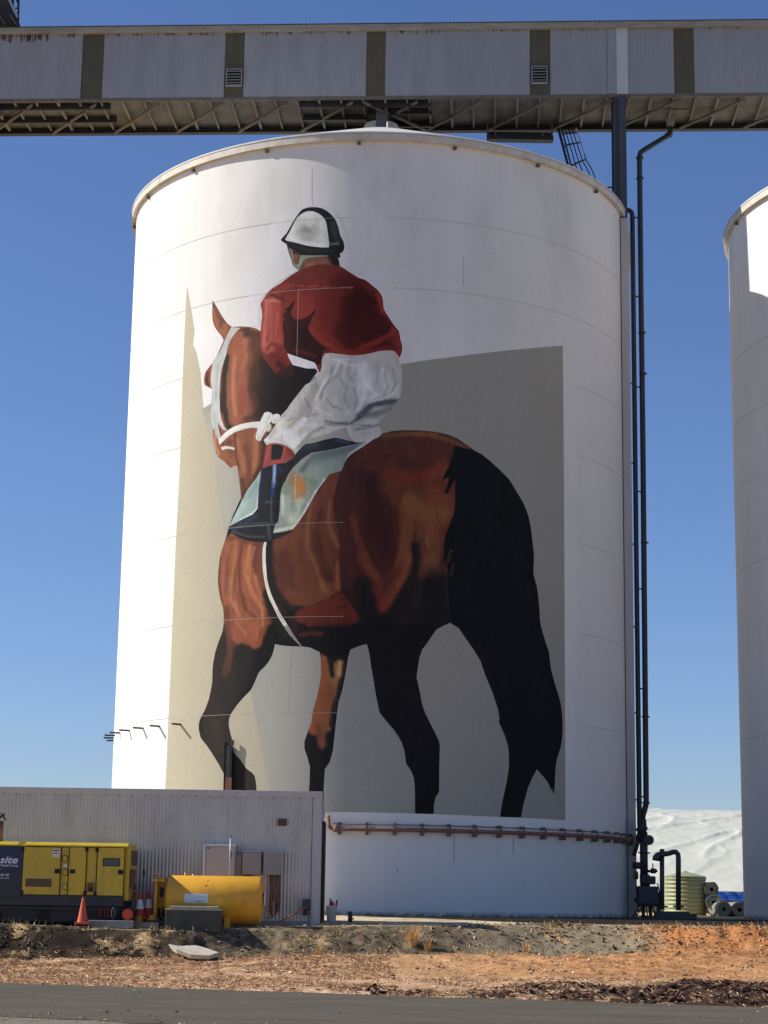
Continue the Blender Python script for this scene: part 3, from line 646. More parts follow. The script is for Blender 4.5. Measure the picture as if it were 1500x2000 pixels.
# ------------------------------------------------------------------ the mural: outlines and brush marks in wall coordinates (metres along the wall, height); paint tones near the terminator hold some sunlight
MURAL = [
('back','painted_triangle',[(-7.244,20.648),(-7.216,20.623),(-6.519,18.204),(-5.792,15.116),(-5.081,11.805),(-4.385,8.939),(-3.793,6.166),(-3.192,3.735),(-3.064,2.845),(-7.403,2.885),(-7.383,3.858),(-7.364,4.837),(-7.339,8.819),(-7.316,12.046),(-7.252,14.634),(-7.286,17.548),(-7.26,19.963)],(0.5,0.455,0.33),[
]),
('back','painted_backdrop',[(-6.268,16.261),(-5.847,16.355),(-4.653,16.491),(-2.982,16.742),(-1.281,17),(0.773,17.309),(2.197,17.606),(3.806,17.975),(5.413,18.372),(6.807,18.739),(6.822,17.232),(6.83,14.778),(6.831,11.336),(6.831,7.971),(6.832,4.68),(6.819,3.028),(5.386,3.04),(4.221,3.032),(1.96,3.062),(-0.691,3.077),(-2.617,3.063),(-3.07,3.063),(-3.192,3.735),(-3.793,6.166),(-4.385,8.939),(-5.081,11.805),(-5.784,14.943)],(0.38,0.365,0.31),[
 ([(5.854,17.048),(6.032,4.636)],1.774,(0.37,0.35,0.29),0.35,0.22),
 ([(-2.737,7.583),(-2.627,3.468)],1.774,(0.5,0.49,0.42),0.5,0.22),  # lighter stroke: sunlit side's fade put into the backdrop colour
 ([(-0.428,5.984),(-0.401,4.416)],1.935,(0.385,0.385,0.36),0.5,0.22),
 ([(-5.645,15.269),(-4.484,11.756)],0.968,(0.54,0.52,0.43),0.5,0.22),  # upper left likewise lightened for the sunlit side
 ([(1.949,7.631),(2.807,4.492)],1.935,(0.41,0.375,0.32),0.4,0.22),
]),
('patch','repainted_patch',[(-5.109,18.887),(-5.617,18.755),(-6.317,19.037),(-6.546,19.241),(-6.757,18.961),(-6.796,18.54),(-6.607,18.238),(-6.388,17.509),(-6.186,16.266),(-5.848,16.372),(-5.775,17.777),(-5.345,18.448)],(0.8,0.785,0.755),[
]),
('patch','repainted_patch',[(-3.78,21.666),(-3.685,22.24),(-3.469,22.533),(-3.141,22.602),(-2.608,22.814),(-2.616,23.135),(-2.298,23.108),(-2.237,22.73),(-1.563,22.635),(-1.247,22.093),(-1.03,21.296),(-0.872,20.925),(-0.715,20.557),(-0.216,20.505),(0.132,20.563),(0.682,20.476),(0.982,20.596),(0.989,19.969),(0.79,19.855),(0.486,20.207),(0.089,20.092),(0.195,19.678),(0.5,19.169),(0.904,18.72),(1.112,18.06),(1.119,17.445),(0.723,17.324),(0.001,19.363),(-1.015,20.509),(-2.553,20.586),(-3.294,20.233),(-4.003,19.683),(-4.03,18.741),(-4.379,18.784),(-4.57,19.178),(-4.418,19.948),(-4.738,20.525),(-4.444,20.694),(-3.979,20.736),(-3.759,20.973)],(0.765,0.75,0.735),[
]),
('patch','repainted_patch',[(-2.64,24.103),(-2.302,24.018),(-2.272,22.715),(-2.606,22.708)],(0.82,0.81,0.79),[
]),
('horse','far_foreleg',[(-1.686,8.049),(-1.636,7.749),(-1.617,7.28),(-1.662,6.983),(-1.74,6.559),(-1.86,6.137),(-1.896,5.8),(-2.018,5.464),(-2.1,5.212),(-2.095,5.002),(-2.002,4.75),(-1.908,4.458),(-1.907,4.041),(-1.925,3.688),(-1.917,3.376),(-1.434,3.379),(-1.462,3.71),(-1.434,4.376),(-1.289,4.585),(-1.191,4.961),(-1.157,5.38),(-1.105,5.968),(-1.05,6.432),(-0.931,6.856),(-0.835,7.408),(-0.779,7.833),(-0.699,8.133)],(0.018,0.018,0.02),[
 ([(-1.568,7.621),(-1.531,6.898),(-1.648,6.305),(-1.764,5.715)],0.267,(0.3736,0.1252,0.0559),0.95,0.75),
 ([(-1.029,7.535),(-1.138,6.982),(-1.304,6.305),(-1.42,5.715)],0.189,(0.3954,0.1821,0.0817),0.9,0.7),
 ([(-1.399,6.77),(-1.558,6.136),(-1.591,5.715)],0.301,(0.3049,0.1038,0.047),0.9,0.5),
 ([(-1.549,5.715),(-1.582,5.295),(-1.536,5.127)],0.146,(0.2492,0.0935,0.0451),0.85,0.4),
 ([(-0.988,7.62),(-1.024,7.279)],0.112,(0.7553,0.4398,0.197),0.7,0.3),
 ([(-1.403,7.961),(-1.26,7.279)],0.086,(0.0203,0.0224,0.0238),0.95,0.6),
 ([(-1.267,7.662),(-1.245,7.194)],0.052,(0.0204,0.0225,0.0239),0.95,0.6),
 ([(-0.843,7.833),(-0.896,7.28),(-1.017,6.898)],0.095,(0.0208,0.0183,0.0173),0.9,0.5),
 ([(-1.208,7.918),(-0.868,8.004)],0.194,(0.0242,0.0265,0.0271),0.95,0.5),
 ([(-1.015,6.813),(-1.176,6.305),(-1.27,5.715)],0.095,(0.021,0.0231,0.0244),0.9,0.5),
 ([(-1.721,5.715),(-1.627,5.379)],0.129,(0.1279,0.0593,0.0339),0.5,0.22),
]),
('horse','painted_horse',[(-4.943,12.162),(-4.997,11.991),(-5.05,11.794),(-5.134,11.6),(-5.212,11.38),(-5.271,11.159),(-5.307,10.837),(-5.324,10.487),(-5.293,10.185),(-5.219,9.881),(-5.082,9.524),(-5.044,9.323),(-5.032,9.026),(-5.059,8.781),(-5.165,8.54),(-5.249,8.348),(-5.315,8.155),(-5.317,8.172),(-5.4,7.783),(-5.417,7.522),(-5.413,7.174),(-5.458,6.915),(-5.529,6.615),(-5.683,6.275),(-5.818,6.086),(-5.888,5.959),(-5.916,5.809),(-5.896,5.635),(-5.816,5.416),(-5.696,5.291),(-5.52,5.126),(-5.346,4.927),(-5.062,4.578),(-4.856,4.276),(-4.729,4.062),(-4.611,3.638),(-3.588,3.628),(-3.638,3.72),(-3.676,4.006),(-3.724,4.174),(-3.822,4.281),(-3.969,4.367),(-4.044,4.431),(-4.248,4.688),(-4.402,4.819),(-4.48,4.905),(-4.536,5.034),(-4.572,5.333),(-4.64,5.506),(-4.687,5.678),(-4.713,5.807),(-4.708,5.957),(-4.652,6.105),(-4.457,6.356),(-4.216,6.606),(-3.954,6.833),(-3.862,6.981),(-3.794,7.129),(-3.705,7.341),(-3.613,7.458),(-3.498,7.549),(-3.361,7.695),(-3.272,7.843),(-3.206,7.992),(-3.145,8.27),(-2.936,8.221),(-2.572,8.182),(-2.26,8.176),(-1.994,8.137),(-1.663,7.984),(-1.422,7.833),(-0.822,7.876),(-0.707,8.068),(-0.445,8.177),(-0.225,8.244),(-0.203,8.236),(-0.137,8.021),(-0.058,7.543),(0.047,6.972),(0.124,6.545),(0.226,6.12),(0.395,5.91),(0.685,5.585),(0.83,5.376),(0.928,5.19),(1.002,4.98),(1.038,4.769),(1.064,4.582),(1.224,4.351),(1.303,4.166),(1.339,3.933),(1.352,3.607),(1.359,3.063),(1.945,3.062),(1.948,3.341),(2.004,3.576),(2.11,3.742),(2.108,4.469),(2.122,5.177),(2.086,5.317),(1.886,5.689),(1.638,6.155),(1.538,6.437),(1.486,6.721),(1.425,6.981),(1.359,7.242),(1.404,7.579),(1.435,7.82),(1.496,8.014),(1.567,8.209),(1.761,8.482),(1.931,8.741),(2.104,8.836),(2.403,9.012),(2.582,8.909),(2.71,8.844),(2.917,8.564),(3.179,8.24),(3.445,7.868),(3.607,7.442),(3.88,6.879),(4.074,6.36),(4.13,6.074),(4.103,5.977),(4.327,5.556),(4.429,5.274),(4.469,5.084),(4.482,4.607),(4.386,4.079),(4.247,3.552),(4.155,3.039),(4.934,3.046),(5.023,3.439),(5.204,3.97),(5.388,4.314),(5.577,4.573),(5.258,9.424),(4.717,13.437),(3.21,14.621),(2.972,14.767),(2.795,14.863),(2.621,14.96),(2.275,15.072),(1.879,15.128),(1.378,15.142),(0.883,15.129),(0.501,15.087),(0.284,15.025),(0.122,14.966),(-0.066,14.851),(-0.443,14.652),(-1.874,13.529),(-2.89,13.321),(-4.53,13.034),(-4.806,12.503)],(0.016,0.015,0.017),[
 ([(-5.007,8.548),(-5.073,7.505),(-5.182,6.211),(-5.2,5.351),(-4.44,4.48),(-4.024,3.841)],0.645,(0.0372,0.0303,0.0257),0.95,0.6),
 ([(-4.857,8.801),(-4.684,8.355),(-4.772,7.924),(-4.886,7.496)],0.172,(0.1175,0.049,0.0313),0.8,0.3),
 ([(-4.07,8.109),(-4.338,7.256),(-4.869,6.371)],0.387,(0.0321,0.0292,0.0248),0.8,0.22),
 ([(-5.218,5.781),(-5.084,5.134)],0.258,(0.0554,0.0402,0.032),0.5,0.22),
 ([(-5.191,11.479),(-5.121,9.725),(-4.858,9.163),(-4.432,8.647)],0.266,(0.2953,0.1035,0.0612),1,0.75),
 ([(-4.714,11.64),(-4.777,10.148),(-4.507,9.142),(-4.095,8.68)],0.339,(0.3227,0.1147,0.0614),1,0.75),
 ([(-4.193,11.601),(-4.213,10.508),(-3.856,9.796),(-3.827,8.912)],0.387,(0.3409,0.1169,0.0635),1,0.75),
 ([(-3.796,11.376),(-3.737,10.382),(-3.527,9.682),(-3.482,9.093)],0.242,(0.2252,0.0779,0.0454),1,0.7),
 ([(-4.21,8.783),(-3.868,8.474),(-3.782,8.349)],0.218,(0.3612,0.1121,0.0584),0.95,0.6),
 ([(-4.674,8.955),(-4.202,8.538)],0.218,(0.2883,0.0938,0.0492),0.9,0.5),
 ([(-3.438,9.385),(-3.552,8.754),(-3.728,8.347)],0.126,(0.2608,0.0834,0.0433),0.9,0.5),
 ([(-4.959,9.466),(-4.876,8.868),(-4.738,8.32)],0.155,(0.1491,0.059,0.0367),0.85,0.3),
 ([(-4.708,8.318),(-4.769,7.588)],0.116,(0.108,0.0488,0.0311),0.7,0.22),
 ([(-4.629,11.734),(-4.714,10.84),(-4.806,10.15),(-4.791,9.752),(-4.453,9.238)],0.063,(0.4974,0.203,0.0996),0.6,0.2),
 ([(-4.107,11.545),(-4.201,11.004),(-4.271,10.561),(-3.969,9.901),(-3.627,9.442),(-3.61,8.903)],0.092,(0.5622,0.2182,0.0937),0.75,0.3),
 ([(-3.931,10.442),(-3.81,10.09),(-3.636,9.737)],0.106,(0.5253,0.2004,0.0858),0.7,0.22),
 ([(-4.641,9.644),(-4.503,9.044),(-4.151,8.682)],0.106,(0.5214,0.1987,0.0946),0.6,0.22),
 ([(-3.77,8.812),(-3.812,8.423)],0.068,(0.4833,0.164,0.0756),0.7,0.22),
 ([(-4.42,11.568),(-4.504,10.676),(-4.42,9.927),(-4.232,9.423)],0.082,(0.1434,0.0518,0.0331),0.75,0.22),
 ([(-3.853,11.429),(-3.974,10.89),(-3.881,10.587)],0.097,(0.1576,0.0553,0.0352),0.7,0.22),
 ([(-4.965,11.159),(-4.998,10.462),(-5.009,9.965)],0.068,(0.177,0.0623,0.0418),0.6,0.22),
 ([(-4.299,9.722),(-4.116,9.318),(-3.833,9.108)],0.068,(0.1752,0.0618,0.0353),0.7,0.22),
 ([(-4.925,11.708),(-4.72,11.791),(-4.307,11.599),(-3.8,11.501)],0.097,(0.1453,0.0526,0.036),0.7,0.22),
 ([(-5.253,11.183),(-5.27,10.383),(-5.115,9.575)],0.048,(0.0585,0.0273,0.0217),0.7,0.22),
 ([(-4.392,9.136),(-3.937,8.917),(-3.67,9.101)],0.097,(0.4014,0.1396,0.0648),0.6,0.22),
 ([(-4.829,11.549),(-4.927,10.956),(-4.944,10.16)],0.039,(0.1153,0.0425,0.0305),0.5,0.22),
 ([(-4.469,11.321),(-4.634,10.735),(-4.647,10.139),(-4.406,9.531)],0.034,(0.1071,0.0353,0.0245),0.5,0.22),
 ([(-3.628,11.217),(-3.665,10.674),(-3.485,10.074)],0.048,(0.1076,0.0369,0.0253),0.5,0.22),
 ([(-4.074,9.709),(-3.731,9.299),(-3.664,8.905)],0.044,(0.2162,0.0669,0.038),0.5,0.22),
 ([(-5.105,10.87),(-5.108,10.171),(-4.967,9.665)],0.039,(0.367,0.1367,0.0832),0.5,0.22),
 ([(-4.692,9.449),(-4.385,8.939),(-4.038,8.628)],0.044,(0.1682,0.0527,0.0314),0.5,0.22),
 ([(-3.962,11.386),(-4.102,10.898),(-4.138,10.305)],0.039,(0.6501,0.2818,0.1297),0.5,0.22),
 ([(-4.375,8.644),(-4.03,8.408)],0.034,(0.4645,0.1641,0.0893),0.5,0.22),
 ([(-3.048,11.435),(-3.032,10.841),(-2.901,9.854),(-2.38,9.447)],0.46,(0.1334,0.0491,0.0317),1,0.7),
 ([(-2.354,12.498),(-2.224,11.305),(-1.994,10.024),(-1.787,9.63)],0.629,(0.1789,0.0635,0.0358),1,0.72),
 ([(-1.552,12.476),(-1.419,10.797),(-1.398,9.82)],0.387,(0.1691,0.0528,0.0333),1,0.7),
 ([(-2.441,11.905),(-2.741,11.62),(-3.155,11.49)],0.266,(0.1841,0.0644,0.0398),0.9,0.6),
 ([(-2.695,9.847),(-2.284,9.64),(-1.79,9.777),(-1.303,9.941)],0.242,(0.1991,0.0702,0.035),0.9,0.6),
 ([(-1.373,13.367),(-1.757,12.778),(-2.145,12.193)],0.29,(0.162,0.0556,0.0337),1,0.6),
 ([(-1.231,13.665),(-1.47,13.269),(-1.757,12.778)],0.29,(0.1867,0.0615,0.0367),0.95,0.6),
 ([(-2.058,12.786),(-2.165,11.995),(-2.15,11.352),(-1.859,10.657),(-1.598,10.017)],0.082,(0.295,0.1239,0.0546),0.6,0.22),
 ([(-1.46,12.772),(-1.497,12.177),(-1.39,11.78),(-1.161,11.335)],0.082,(0.3442,0.1401,0.0632),0.6,0.22),
 ([(-1.701,10.214),(-1.497,9.87)],0.116,(0.3144,0.1261,0.0524),0.6,0.22),
 ([(-1.885,11.79),(-1.716,10.9),(-1.408,10.308)],0.184,(0.0787,0.0284,0.0228),0.75,0.22),
 ([(-1.751,12.48),(-1.84,12.036)],0.106,(0.0867,0.0279,0.0225),0.6,0.22),
 ([(-2.833,11.179),(-2.598,10.039)],0.145,(0.1081,0.0436,0.0297),0.6,0.22),
 ([(-2.383,11.607),(-2.313,10.816)],0.097,(0.1142,0.0465,0.0314),0.5,0.22),
 ([(-1.174,10.795),(-1.134,10.013)],0.068,(0.4591,0.1528,0.0655),0.5,0.22),
 ([(-3.448,11.505),(-3.452,10.762),(-3.299,10.065),(-2.998,9.612),(-2.681,9.309),(-2.276,9.323)],0.174,(0.0308,0.0246,0.0226),1,0.6),
 ([(-3.479,9.877),(-3.194,9.18),(-2.764,8.582)],0.194,(0.0277,0.0217,0.02),1,0.5),
 ([(-2.477,9.279),(-1.98,9.415),(-1.492,9.627),(-0.986,9.877)],0.053,(0.0162,0.0127,0.0127),1,0.5),
 ([(-2.678,9.187),(-2.324,9.203)],0.106,(0.0165,0.0131,0.0134),0.9,0.22),
 ([(-2.272,9.129),(-1.634,9.385),(-1.054,9.624)],0.213,(0.1737,0.0391,0.0236),1,0.65),
 ([(-1.971,9.05),(-1.287,9.14),(-0.659,9.14)],0.242,(0.164,0.0358,0.0226),1,0.65),
 ([(-1.77,8.902),(-1.185,8.898),(-0.8,8.946)],0.126,(0.1185,0.0319,0.0221),0.8,0.22),
 ([(-0.957,9.624),(-0.711,9.333)],0.135,(0.1548,0.0375,0.025),0.9,0.4),
 ([(-2.308,8.548),(-1.961,8.614),(-1.664,8.553)],0.087,(0.1013,0.0303,0.0204),0.9,0.3),
 ([(-2.519,8.964),(-2.561,8.626)],0.169,(0.0515,0.0225,0.0186),0.8,0.22),
]),
('horse','painted_hindquarter',[(-0.443,14.652),(-0.066,14.851),(0.122,14.966),(0.284,15.025),(0.501,15.087),(0.883,15.129),(1.378,15.142),(1.879,15.128),(2.275,15.072),(2.621,14.96),(2.795,14.863),(2.972,14.767),(3.21,14.621),(3.452,14.195),(3.471,10.095),(2.409,8.995),(1.994,8.785),(1.562,8.15),(-0.146,8.106),(-0.204,8.372),(-0.29,8.746),(-0.483,9.12),(-0.676,9.468),(-0.895,9.737),(-1.033,9.927),(-1.087,10.469),(-1.108,11.013),(-1.09,11.449),(-1.207,11.888),(-1.295,12.218),(-1.324,12.549),(-1.31,12.935),(-1.262,13.266),(-1.161,13.708),(-1.057,13.974),(-0.978,14.106),(-0.738,14.4)],(0.029,0.021,0.021),[
 ([(-0.726,13.761),(-0.858,12.105),(-0.721,10.468)],0.645,(0.0855,0.0311,0.0283),1,0.6),
 ([(0.077,14.323),(1.166,14.359),(1.941,14.515)],0.806,(0.1134,0.0392,0.0296),1,0.6),
 ([(1.179,13.249),(1.465,12.159),(1.202,11.271)],1.129,(0.1474,0.0487,0.0281),1,0.6),
 ([(0.111,12.113),(0.025,10.747),(0.251,9.938)],0.753,(0.0796,0.025,0.0204),1,0.5),
 ([(1.947,13.846),(2.179,13.028),(1.963,12.075)],0.538,(0.1875,0.0508,0.029),1,0.6),
 ([(0.232,14.884),(0.884,14.989),(1.712,15.004),(2.391,14.885),(2.972,14.682)],0.108,(0.2432,0.1035,0.0456),0.75,0.2),
 ([(1.158,15.03),(1.936,15.047)],0.065,(0.3395,0.1494,0.0622),0.5,0.22),
 ([(0.071,14.769),(1.161,14.806),(2.165,14.699)],0.129,(0.121,0.0396,0.0298),0.6,0.22),
 ([(-0.18,13.486),(-0.113,12.659),(0.061,11.838),(0.393,11.244)],0.323,(0.0535,0.0194,0.0196),0.75,0.22),
 ([(0.788,14.009),(1.281,13.891),(1.722,13.999)],0.269,(0.0621,0.0247,0.0224),0.7,0.22),
 ([(0.317,12.777),(0.382,12.009)],0.242,(0.0573,0.0195,0.0197),0.6,0.22),
 ([(0.467,13.61),(0.902,13.569),(1.505,13.597)],0.269,(0.209,0.0435,0.0291),0.8,0.22),
 ([(1.835,13.839),(2.285,13.869),(2.458,13.659)],0.296,(0.2635,0.0589,0.0322),0.8,0.22),
 ([(1.731,13.111),(2.293,12.869)],0.323,(0.2971,0.0819,0.0387),0.6,0.22),
 ([(1.021,12.8),(1.516,12.492),(2.072,12.413)],0.403,(0.3029,0.1223,0.0476),0.75,0.22),
 ([(1.026,12.359),(0.981,11.59),(0.936,10.879)],0.28,(0.2689,0.0924,0.0403),0.7,0.22),
 ([(1.741,12.063),(1.859,11.411),(1.753,10.859)],0.323,(0.256,0.098,0.0457),0.7,0.22),
 ([(1.608,11.672),(1.693,11.402)],0.075,(0.418,0.1839,0.0804),0.4,0.22),
 ([(1.25,11.82),(1.245,11.272)],0.065,(0.0508,0.0272,0.0207),0.8,0.22),
 ([(-0.699,12.27),(-0.581,11.667),(-0.188,10.689),(0.194,10.153)],0.161,(0.2113,0.0565,0.0327),0.7,0.22),
 ([(-1.019,11.996),(-0.896,11.23),(-0.721,10.468)],0.161,(0.1036,0.0316,0.026),0.6,0.22),
 ([(-0.462,11.013),(-0.023,10.366)],0.215,(0.2514,0.0684,0.0356),0.55,0.22),
 ([(0.887,10.497),(0.677,10.057),(0.311,9.454)],0.204,(0.2645,0.0639,0.034),0.85,0.3),
 ([(1.095,11.157),(1.047,10.611),(0.783,10.168)],0.14,(0.2835,0.0933,0.0388),0.7,0.22),
 ([(0.144,9.936),(0.259,9.399)],0.194,(0.2204,0.04,0.0291),0.8,0.2),
 ([(0.564,10.487),(0.144,9.936)],0.323,(0.1556,0.0413,0.0279),0.6,0.22),
 ([(0.309,9.616),(0.292,9.335)],0.086,(0.2619,0.0497,0.0318),0.8,0.22),
 ([(-0.455,13.761),(-0.498,13.097),(-0.434,12.546)],0.118,(0.0576,0.022,0.0198),0.45,0.22),
 ([(0.799,13.123),(0.644,12.566),(0.653,11.907)],0.097,(0.0852,0.0309,0.0207),0.45,0.22),
 ([(1.509,13.154),(1.954,13.069),(2.291,13.146)],0.086,(0.1379,0.0442,0.0277),0.45,0.22),
 ([(1.298,12.371),(1.413,11.937),(1.362,11.605)],0.075,(0.1927,0.0868,0.0401),0.45,0.22),
 ([(1.96,12.406),(2.131,12.086),(2.079,11.643)],0.075,(0.1581,0.0581,0.0316),0.45,0.22),
 ([(-0.879,13.207),(-0.975,12.546),(-0.911,11.996)],0.097,(0.0586,0.0235,0.0227),0.45,0.22),
 ([(0.096,13.104),(0.108,12.333)],0.097,(0.0498,0.0193,0.0184),0.45,0.22),
 ([(0.549,11.576),(0.451,10.919),(0.296,10.481)],0.086,(0.0911,0.0283,0.0231),0.45,0.22),
 ([(0.923,11.916),(0.823,11.257),(0.669,10.707)],0.075,(0.2846,0.0999,0.0427),0.45,0.22),
 ([(-0.46,14.039),(0.188,14.214),(0.784,14.26)],0.097,(0.0624,0.0275,0.0238),0.45,0.22),
 ([(1.498,14.209),(2.055,14.299)],0.086,(0.0714,0.0307,0.0254),0.45,0.22),
 ([(1.266,11.382),(1.314,10.948),(1.212,10.4),(0.896,9.739),(0.528,9.244),(0.961,8.88)],0.183,(0.0283,0.0189,0.0198),1,0.4),
 ([(1.543,9.98),(0.955,9.31),(0.588,8.762),(0.968,8.344)],0.511,(0.0258,0.0188,0.0197),1,0.4),
 ([(1.981,10.109),(1.99,9.189)],0.591,(0.0191,0.0186,0.0205),1,0.4),
 ([(1.76,10.206),(1.979,10.38)],0.215,(0.0169,0.0162,0.0172),0.7,0.22),
 ([(1.866,10.592),(2.199,10.665)],0.247,(0.0864,0.0377,0.0316),0.6,0.22),
 ([(2.314,10.29),(2.377,9.479)],0.086,(0.055,0.0303,0.0256),0.6,0.22),
 ([(-0.393,10.145),(-0.225,9.661),(-0.056,9.125),(0.062,8.323)],0.296,(0.0234,0.0187,0.0196),1,0.3),
 ([(-0.933,10.305),(-0.652,9.657)],0.194,(0.0585,0.0275,0.0262),0.7,0.22),
 ([(0.906,8.985),(0.7,8.39)],0.161,(0.0549,0.0303,0.0232),0.6,0.22),
 ([(1.432,10.192),(1.33,9.538)],0.161,(0.0439,0.027,0.0228),0.6,0.22),
 ([(-0.154,8.587),(0.804,8.553),(1.557,8.632)],0.484,(0.016,0.015,0.017),1,0.35),
 ([(-0.147,8.159),(1.562,8.204)],0.376,(0.016,0.015,0.017),1,0.35),
 ([(-0.159,8.855),(0.17,8.218)],0.323,(0.016,0.015,0.017),1,0.35),
]),
('horse','painted_tail',[(2.536,14.728),(2.68,14.701),(2.855,14.672),(3.21,14.621),(3.45,14.533),(3.603,14.436),(3.757,14.34),(4.133,14.072),(4.454,13.828),(4.598,13.659),(4.717,13.493),(4.885,13.288),(5.055,13.056),(5.193,12.791),(5.262,12.602),(5.318,12.384),(5.36,12.164),(5.388,11.943),(5.458,11.502),(5.457,11.222),(5.435,10.941),(5.456,10.748),(5.506,10.614),(5.577,10.427),(5.627,10.181),(5.669,9.853),(5.704,9.523),(5.705,9.349),(5.757,9.13),(5.849,8.89),(5.981,8.58),(6.089,8.366),(6.135,8.073),(6.182,7.804),(6.271,7.564),(6.354,7.349),(6.53,6.968),(6.615,6.752),(6.672,6.535),(6.707,6.241),(6.712,5.946),(6.688,5.65),(6.628,5.352),(6.533,5.15),(6.432,4.925),(6.374,4.654),(6.344,4.265),(6.3,3.818),(6.252,3.873),(6.198,4.016),(6.164,3.927),(6.111,4.069),(6.03,4.177),(5.931,4.268),(5.833,4.36),(5.704,4.45),(5.577,4.573),(4.787,4.621),(3.478,8.464),(2.663,9.009),(2.392,9.048),(2.375,9.75),(2.315,10.236),(2.369,10.484),(2.31,10.835),(2.33,11.137),(2.281,10.943),(2.241,11.022),(2.209,10.884),(2.174,10.991),(2.216,11.294),(2.192,11.457),(2.246,11.818),(2.301,11.931),(2.367,12.101),(2.423,12.27),(2.501,12.441),(2.545,12.721),(2.565,13.055),(2.546,13.332),(2.561,13.6),(2.488,13.483),(2.415,13.333),(2.319,13.176),(2.178,13.117),(2.289,13.396),(2.355,13.663),(2.231,13.615),(2.091,13.488),(2.173,13.694),(2.24,13.838),(2.369,14.088),(2.48,14.443)],(0.011,0.014,0.015),[
 ([(2.856,14.475),(3.155,13.662),(3.16,12.826)],0.323,(0.011,0.0161,0.0212),0.7,0.22),
 ([(5.712,7.297),(6.039,6.095)],0.29,(0.017,0.0184,0.0174),0.5,0.22),
 ([(2.43,11.308),(2.343,10.946)],0.027,(0.143,0.0774,0.0572),0.7,0.3),
 ([(2.513,10.875),(2.425,10.515)],0.027,(0.143,0.0774,0.0572),0.7,0.3),
]),
('horse','painted_neck',[(-5.077,18.871),(-4.738,18.843),(-4.437,18.787),(-4.143,18.697),(-3.91,18.544),(-3.567,18.273),(-2.48,17.616),(-1.953,17.074),(-2.448,16.332),(-3.166,15.664),(-3.472,15.076),(-3.569,14.677),(-3.661,14.075),(-3.815,13.733),(-4.524,12.872),(-4.514,13.083),(-4.552,13.34),(-4.612,13.7),(-4.669,13.96),(-4.687,14.14),(-4.867,14.133),(-4.956,14.091),(-5.083,14.207),(-5.244,14.353),(-5.439,14.478),(-5.52,14.591),(-5.576,14.675),(-5.688,14.999),(-5.744,15.239),(-5.741,15.472),(-5.686,15.724),(-5.78,16.049),(-5.821,16.368),(-5.813,16.812),(-5.884,16.891),(-6.009,16.947),(-6.181,17.053),(-6.223,17.191),(-6.21,17.374),(-6.16,17.497),(-6.039,17.609),(-5.855,17.764),(-5.652,18.022),(-5.409,18.458),(-5.261,18.752)],(0.309,0.115,0.069),[
 ([(-4.722,18.41),(-4.753,17.577),(-4.836,16.547),(-4.627,15.748)],0.339,(0.3718,0.1311,0.0779),0.9,0.4),
 ([(-4.49,18.589),(-4.02,18.427)],0.194,(0.0658,0.0391,0.0297),0.9,0.3),
 ([(-4.734,18.727),(-4.436,18.729)],0.077,(0.0473,0.0316,0.0235),0.8,0.22),
 ([(-4.132,18.335),(-4.104,17.499),(-4.194,16.732)],0.29,(0.1262,0.0567,0.0391),0.9,0.3),
 ([(-4.538,18.281),(-4.461,17.749),(-4.683,17.308)],0.116,(0.4658,0.1849,0.0937),0.7,0.22),
 ([(-4.913,17.808),(-4.978,17.085),(-4.922,16.403),(-4.811,15.872)],0.097,(0.5523,0.2455,0.1341),0.7,0.22),
 ([(-4.664,16.786),(-4.528,16.304),(-4.632,15.903)],0.155,(0.3544,0.0868,0.0603),0.7,0.22),
 ([(-4.412,18.056),(-4.31,17.627)],0.097,(0.2489,0.0911,0.0538),0.7,0.22),
 ([(-3.708,17.457),(-3.9,16.444),(-3.769,15.815)],0.532,(0.0522,0.0337,0.0267),1,0.3),
 ([(-3.208,17.154),(-3.398,16.244),(-3.493,15.791)],0.629,(0.0296,0.0253,0.0232),1,0.4),
 ([(-2.469,17.152),(-2.978,16.57)],0.532,(0.0221,0.0193,0.0203),1,0.5),
 ([(-3.444,17.846),(-2.899,17.593),(-2.369,17.3),(-1.953,17.074)],0.484,(0.0222,0.0195,0.0195),1,0.5),
 ([(-2.461,16.844),(-3.175,15.971)],0.532,(0.0216,0.0187,0.0196),1,0.5),
 ([(-4.152,17.193),(-4.25,16.686),(-4.057,16.048)],0.194,(0.1126,0.0456,0.0351),0.7,0.22),
 ([(-3.715,17.665),(-3.431,17.379),(-3.314,17.111)],0.106,(0.2278,0.0707,0.0428),0.5,0.22),
 ([(-4.446,15.625),(-3.934,15.728)],0.169,(0.0664,0.0395,0.0323),0.7,0.22),
 ([(-5.257,17.856),(-5.356,17.137),(-5.318,16.194),(-5.135,15.549),(-4.976,15.427)],0.116,(0.0421,0.0359,0.0286),1,0.6),
 ([(-5.496,16.635),(-5.405,15.998)],0.058,(0.0337,0.0283,0.024),0.9,0.22),
 ([(-5.093,16.061),(-4.95,15.527)],0.048,(0.1878,0.0905,0.055),0.6,0.22),
 ([(-6.067,17.456),(-6.085,17.09)],0.106,(0.1298,0.0395,0.0311),1,0.2),
 ([(-6.127,17.255),(-5.978,17.021)],0.068,(0.0563,0.0269,0.0235),0.8,0.22),
 ([(-5.941,17.699),(-6,17.497)],0.058,(0.2583,0.0886,0.0651),0.6,0.22),
 ([(-5.537,15.29),(-5.386,14.755),(-5.06,14.409),(-4.842,14.284)],0.218,(0.322,0.1204,0.0642),0.9,0.3),
 ([(-5.668,15.307),(-5.617,14.887),(-5.444,14.608)],0.068,(0.5619,0.2926,0.1466),0.8,0.22),
 ([(-5.053,15.024),(-4.91,14.495)],0.106,(0.1941,0.0826,0.0519),0.7,0.22),
 ([(-5.086,14.284),(-4.927,14.129)],0.068,(0.218,0.0638,0.0455),0.8,0.22),
 ([(-5.546,15.498),(-5.408,15.273)],0.097,(0.1708,0.0494,0.0368),0.8,0.22),
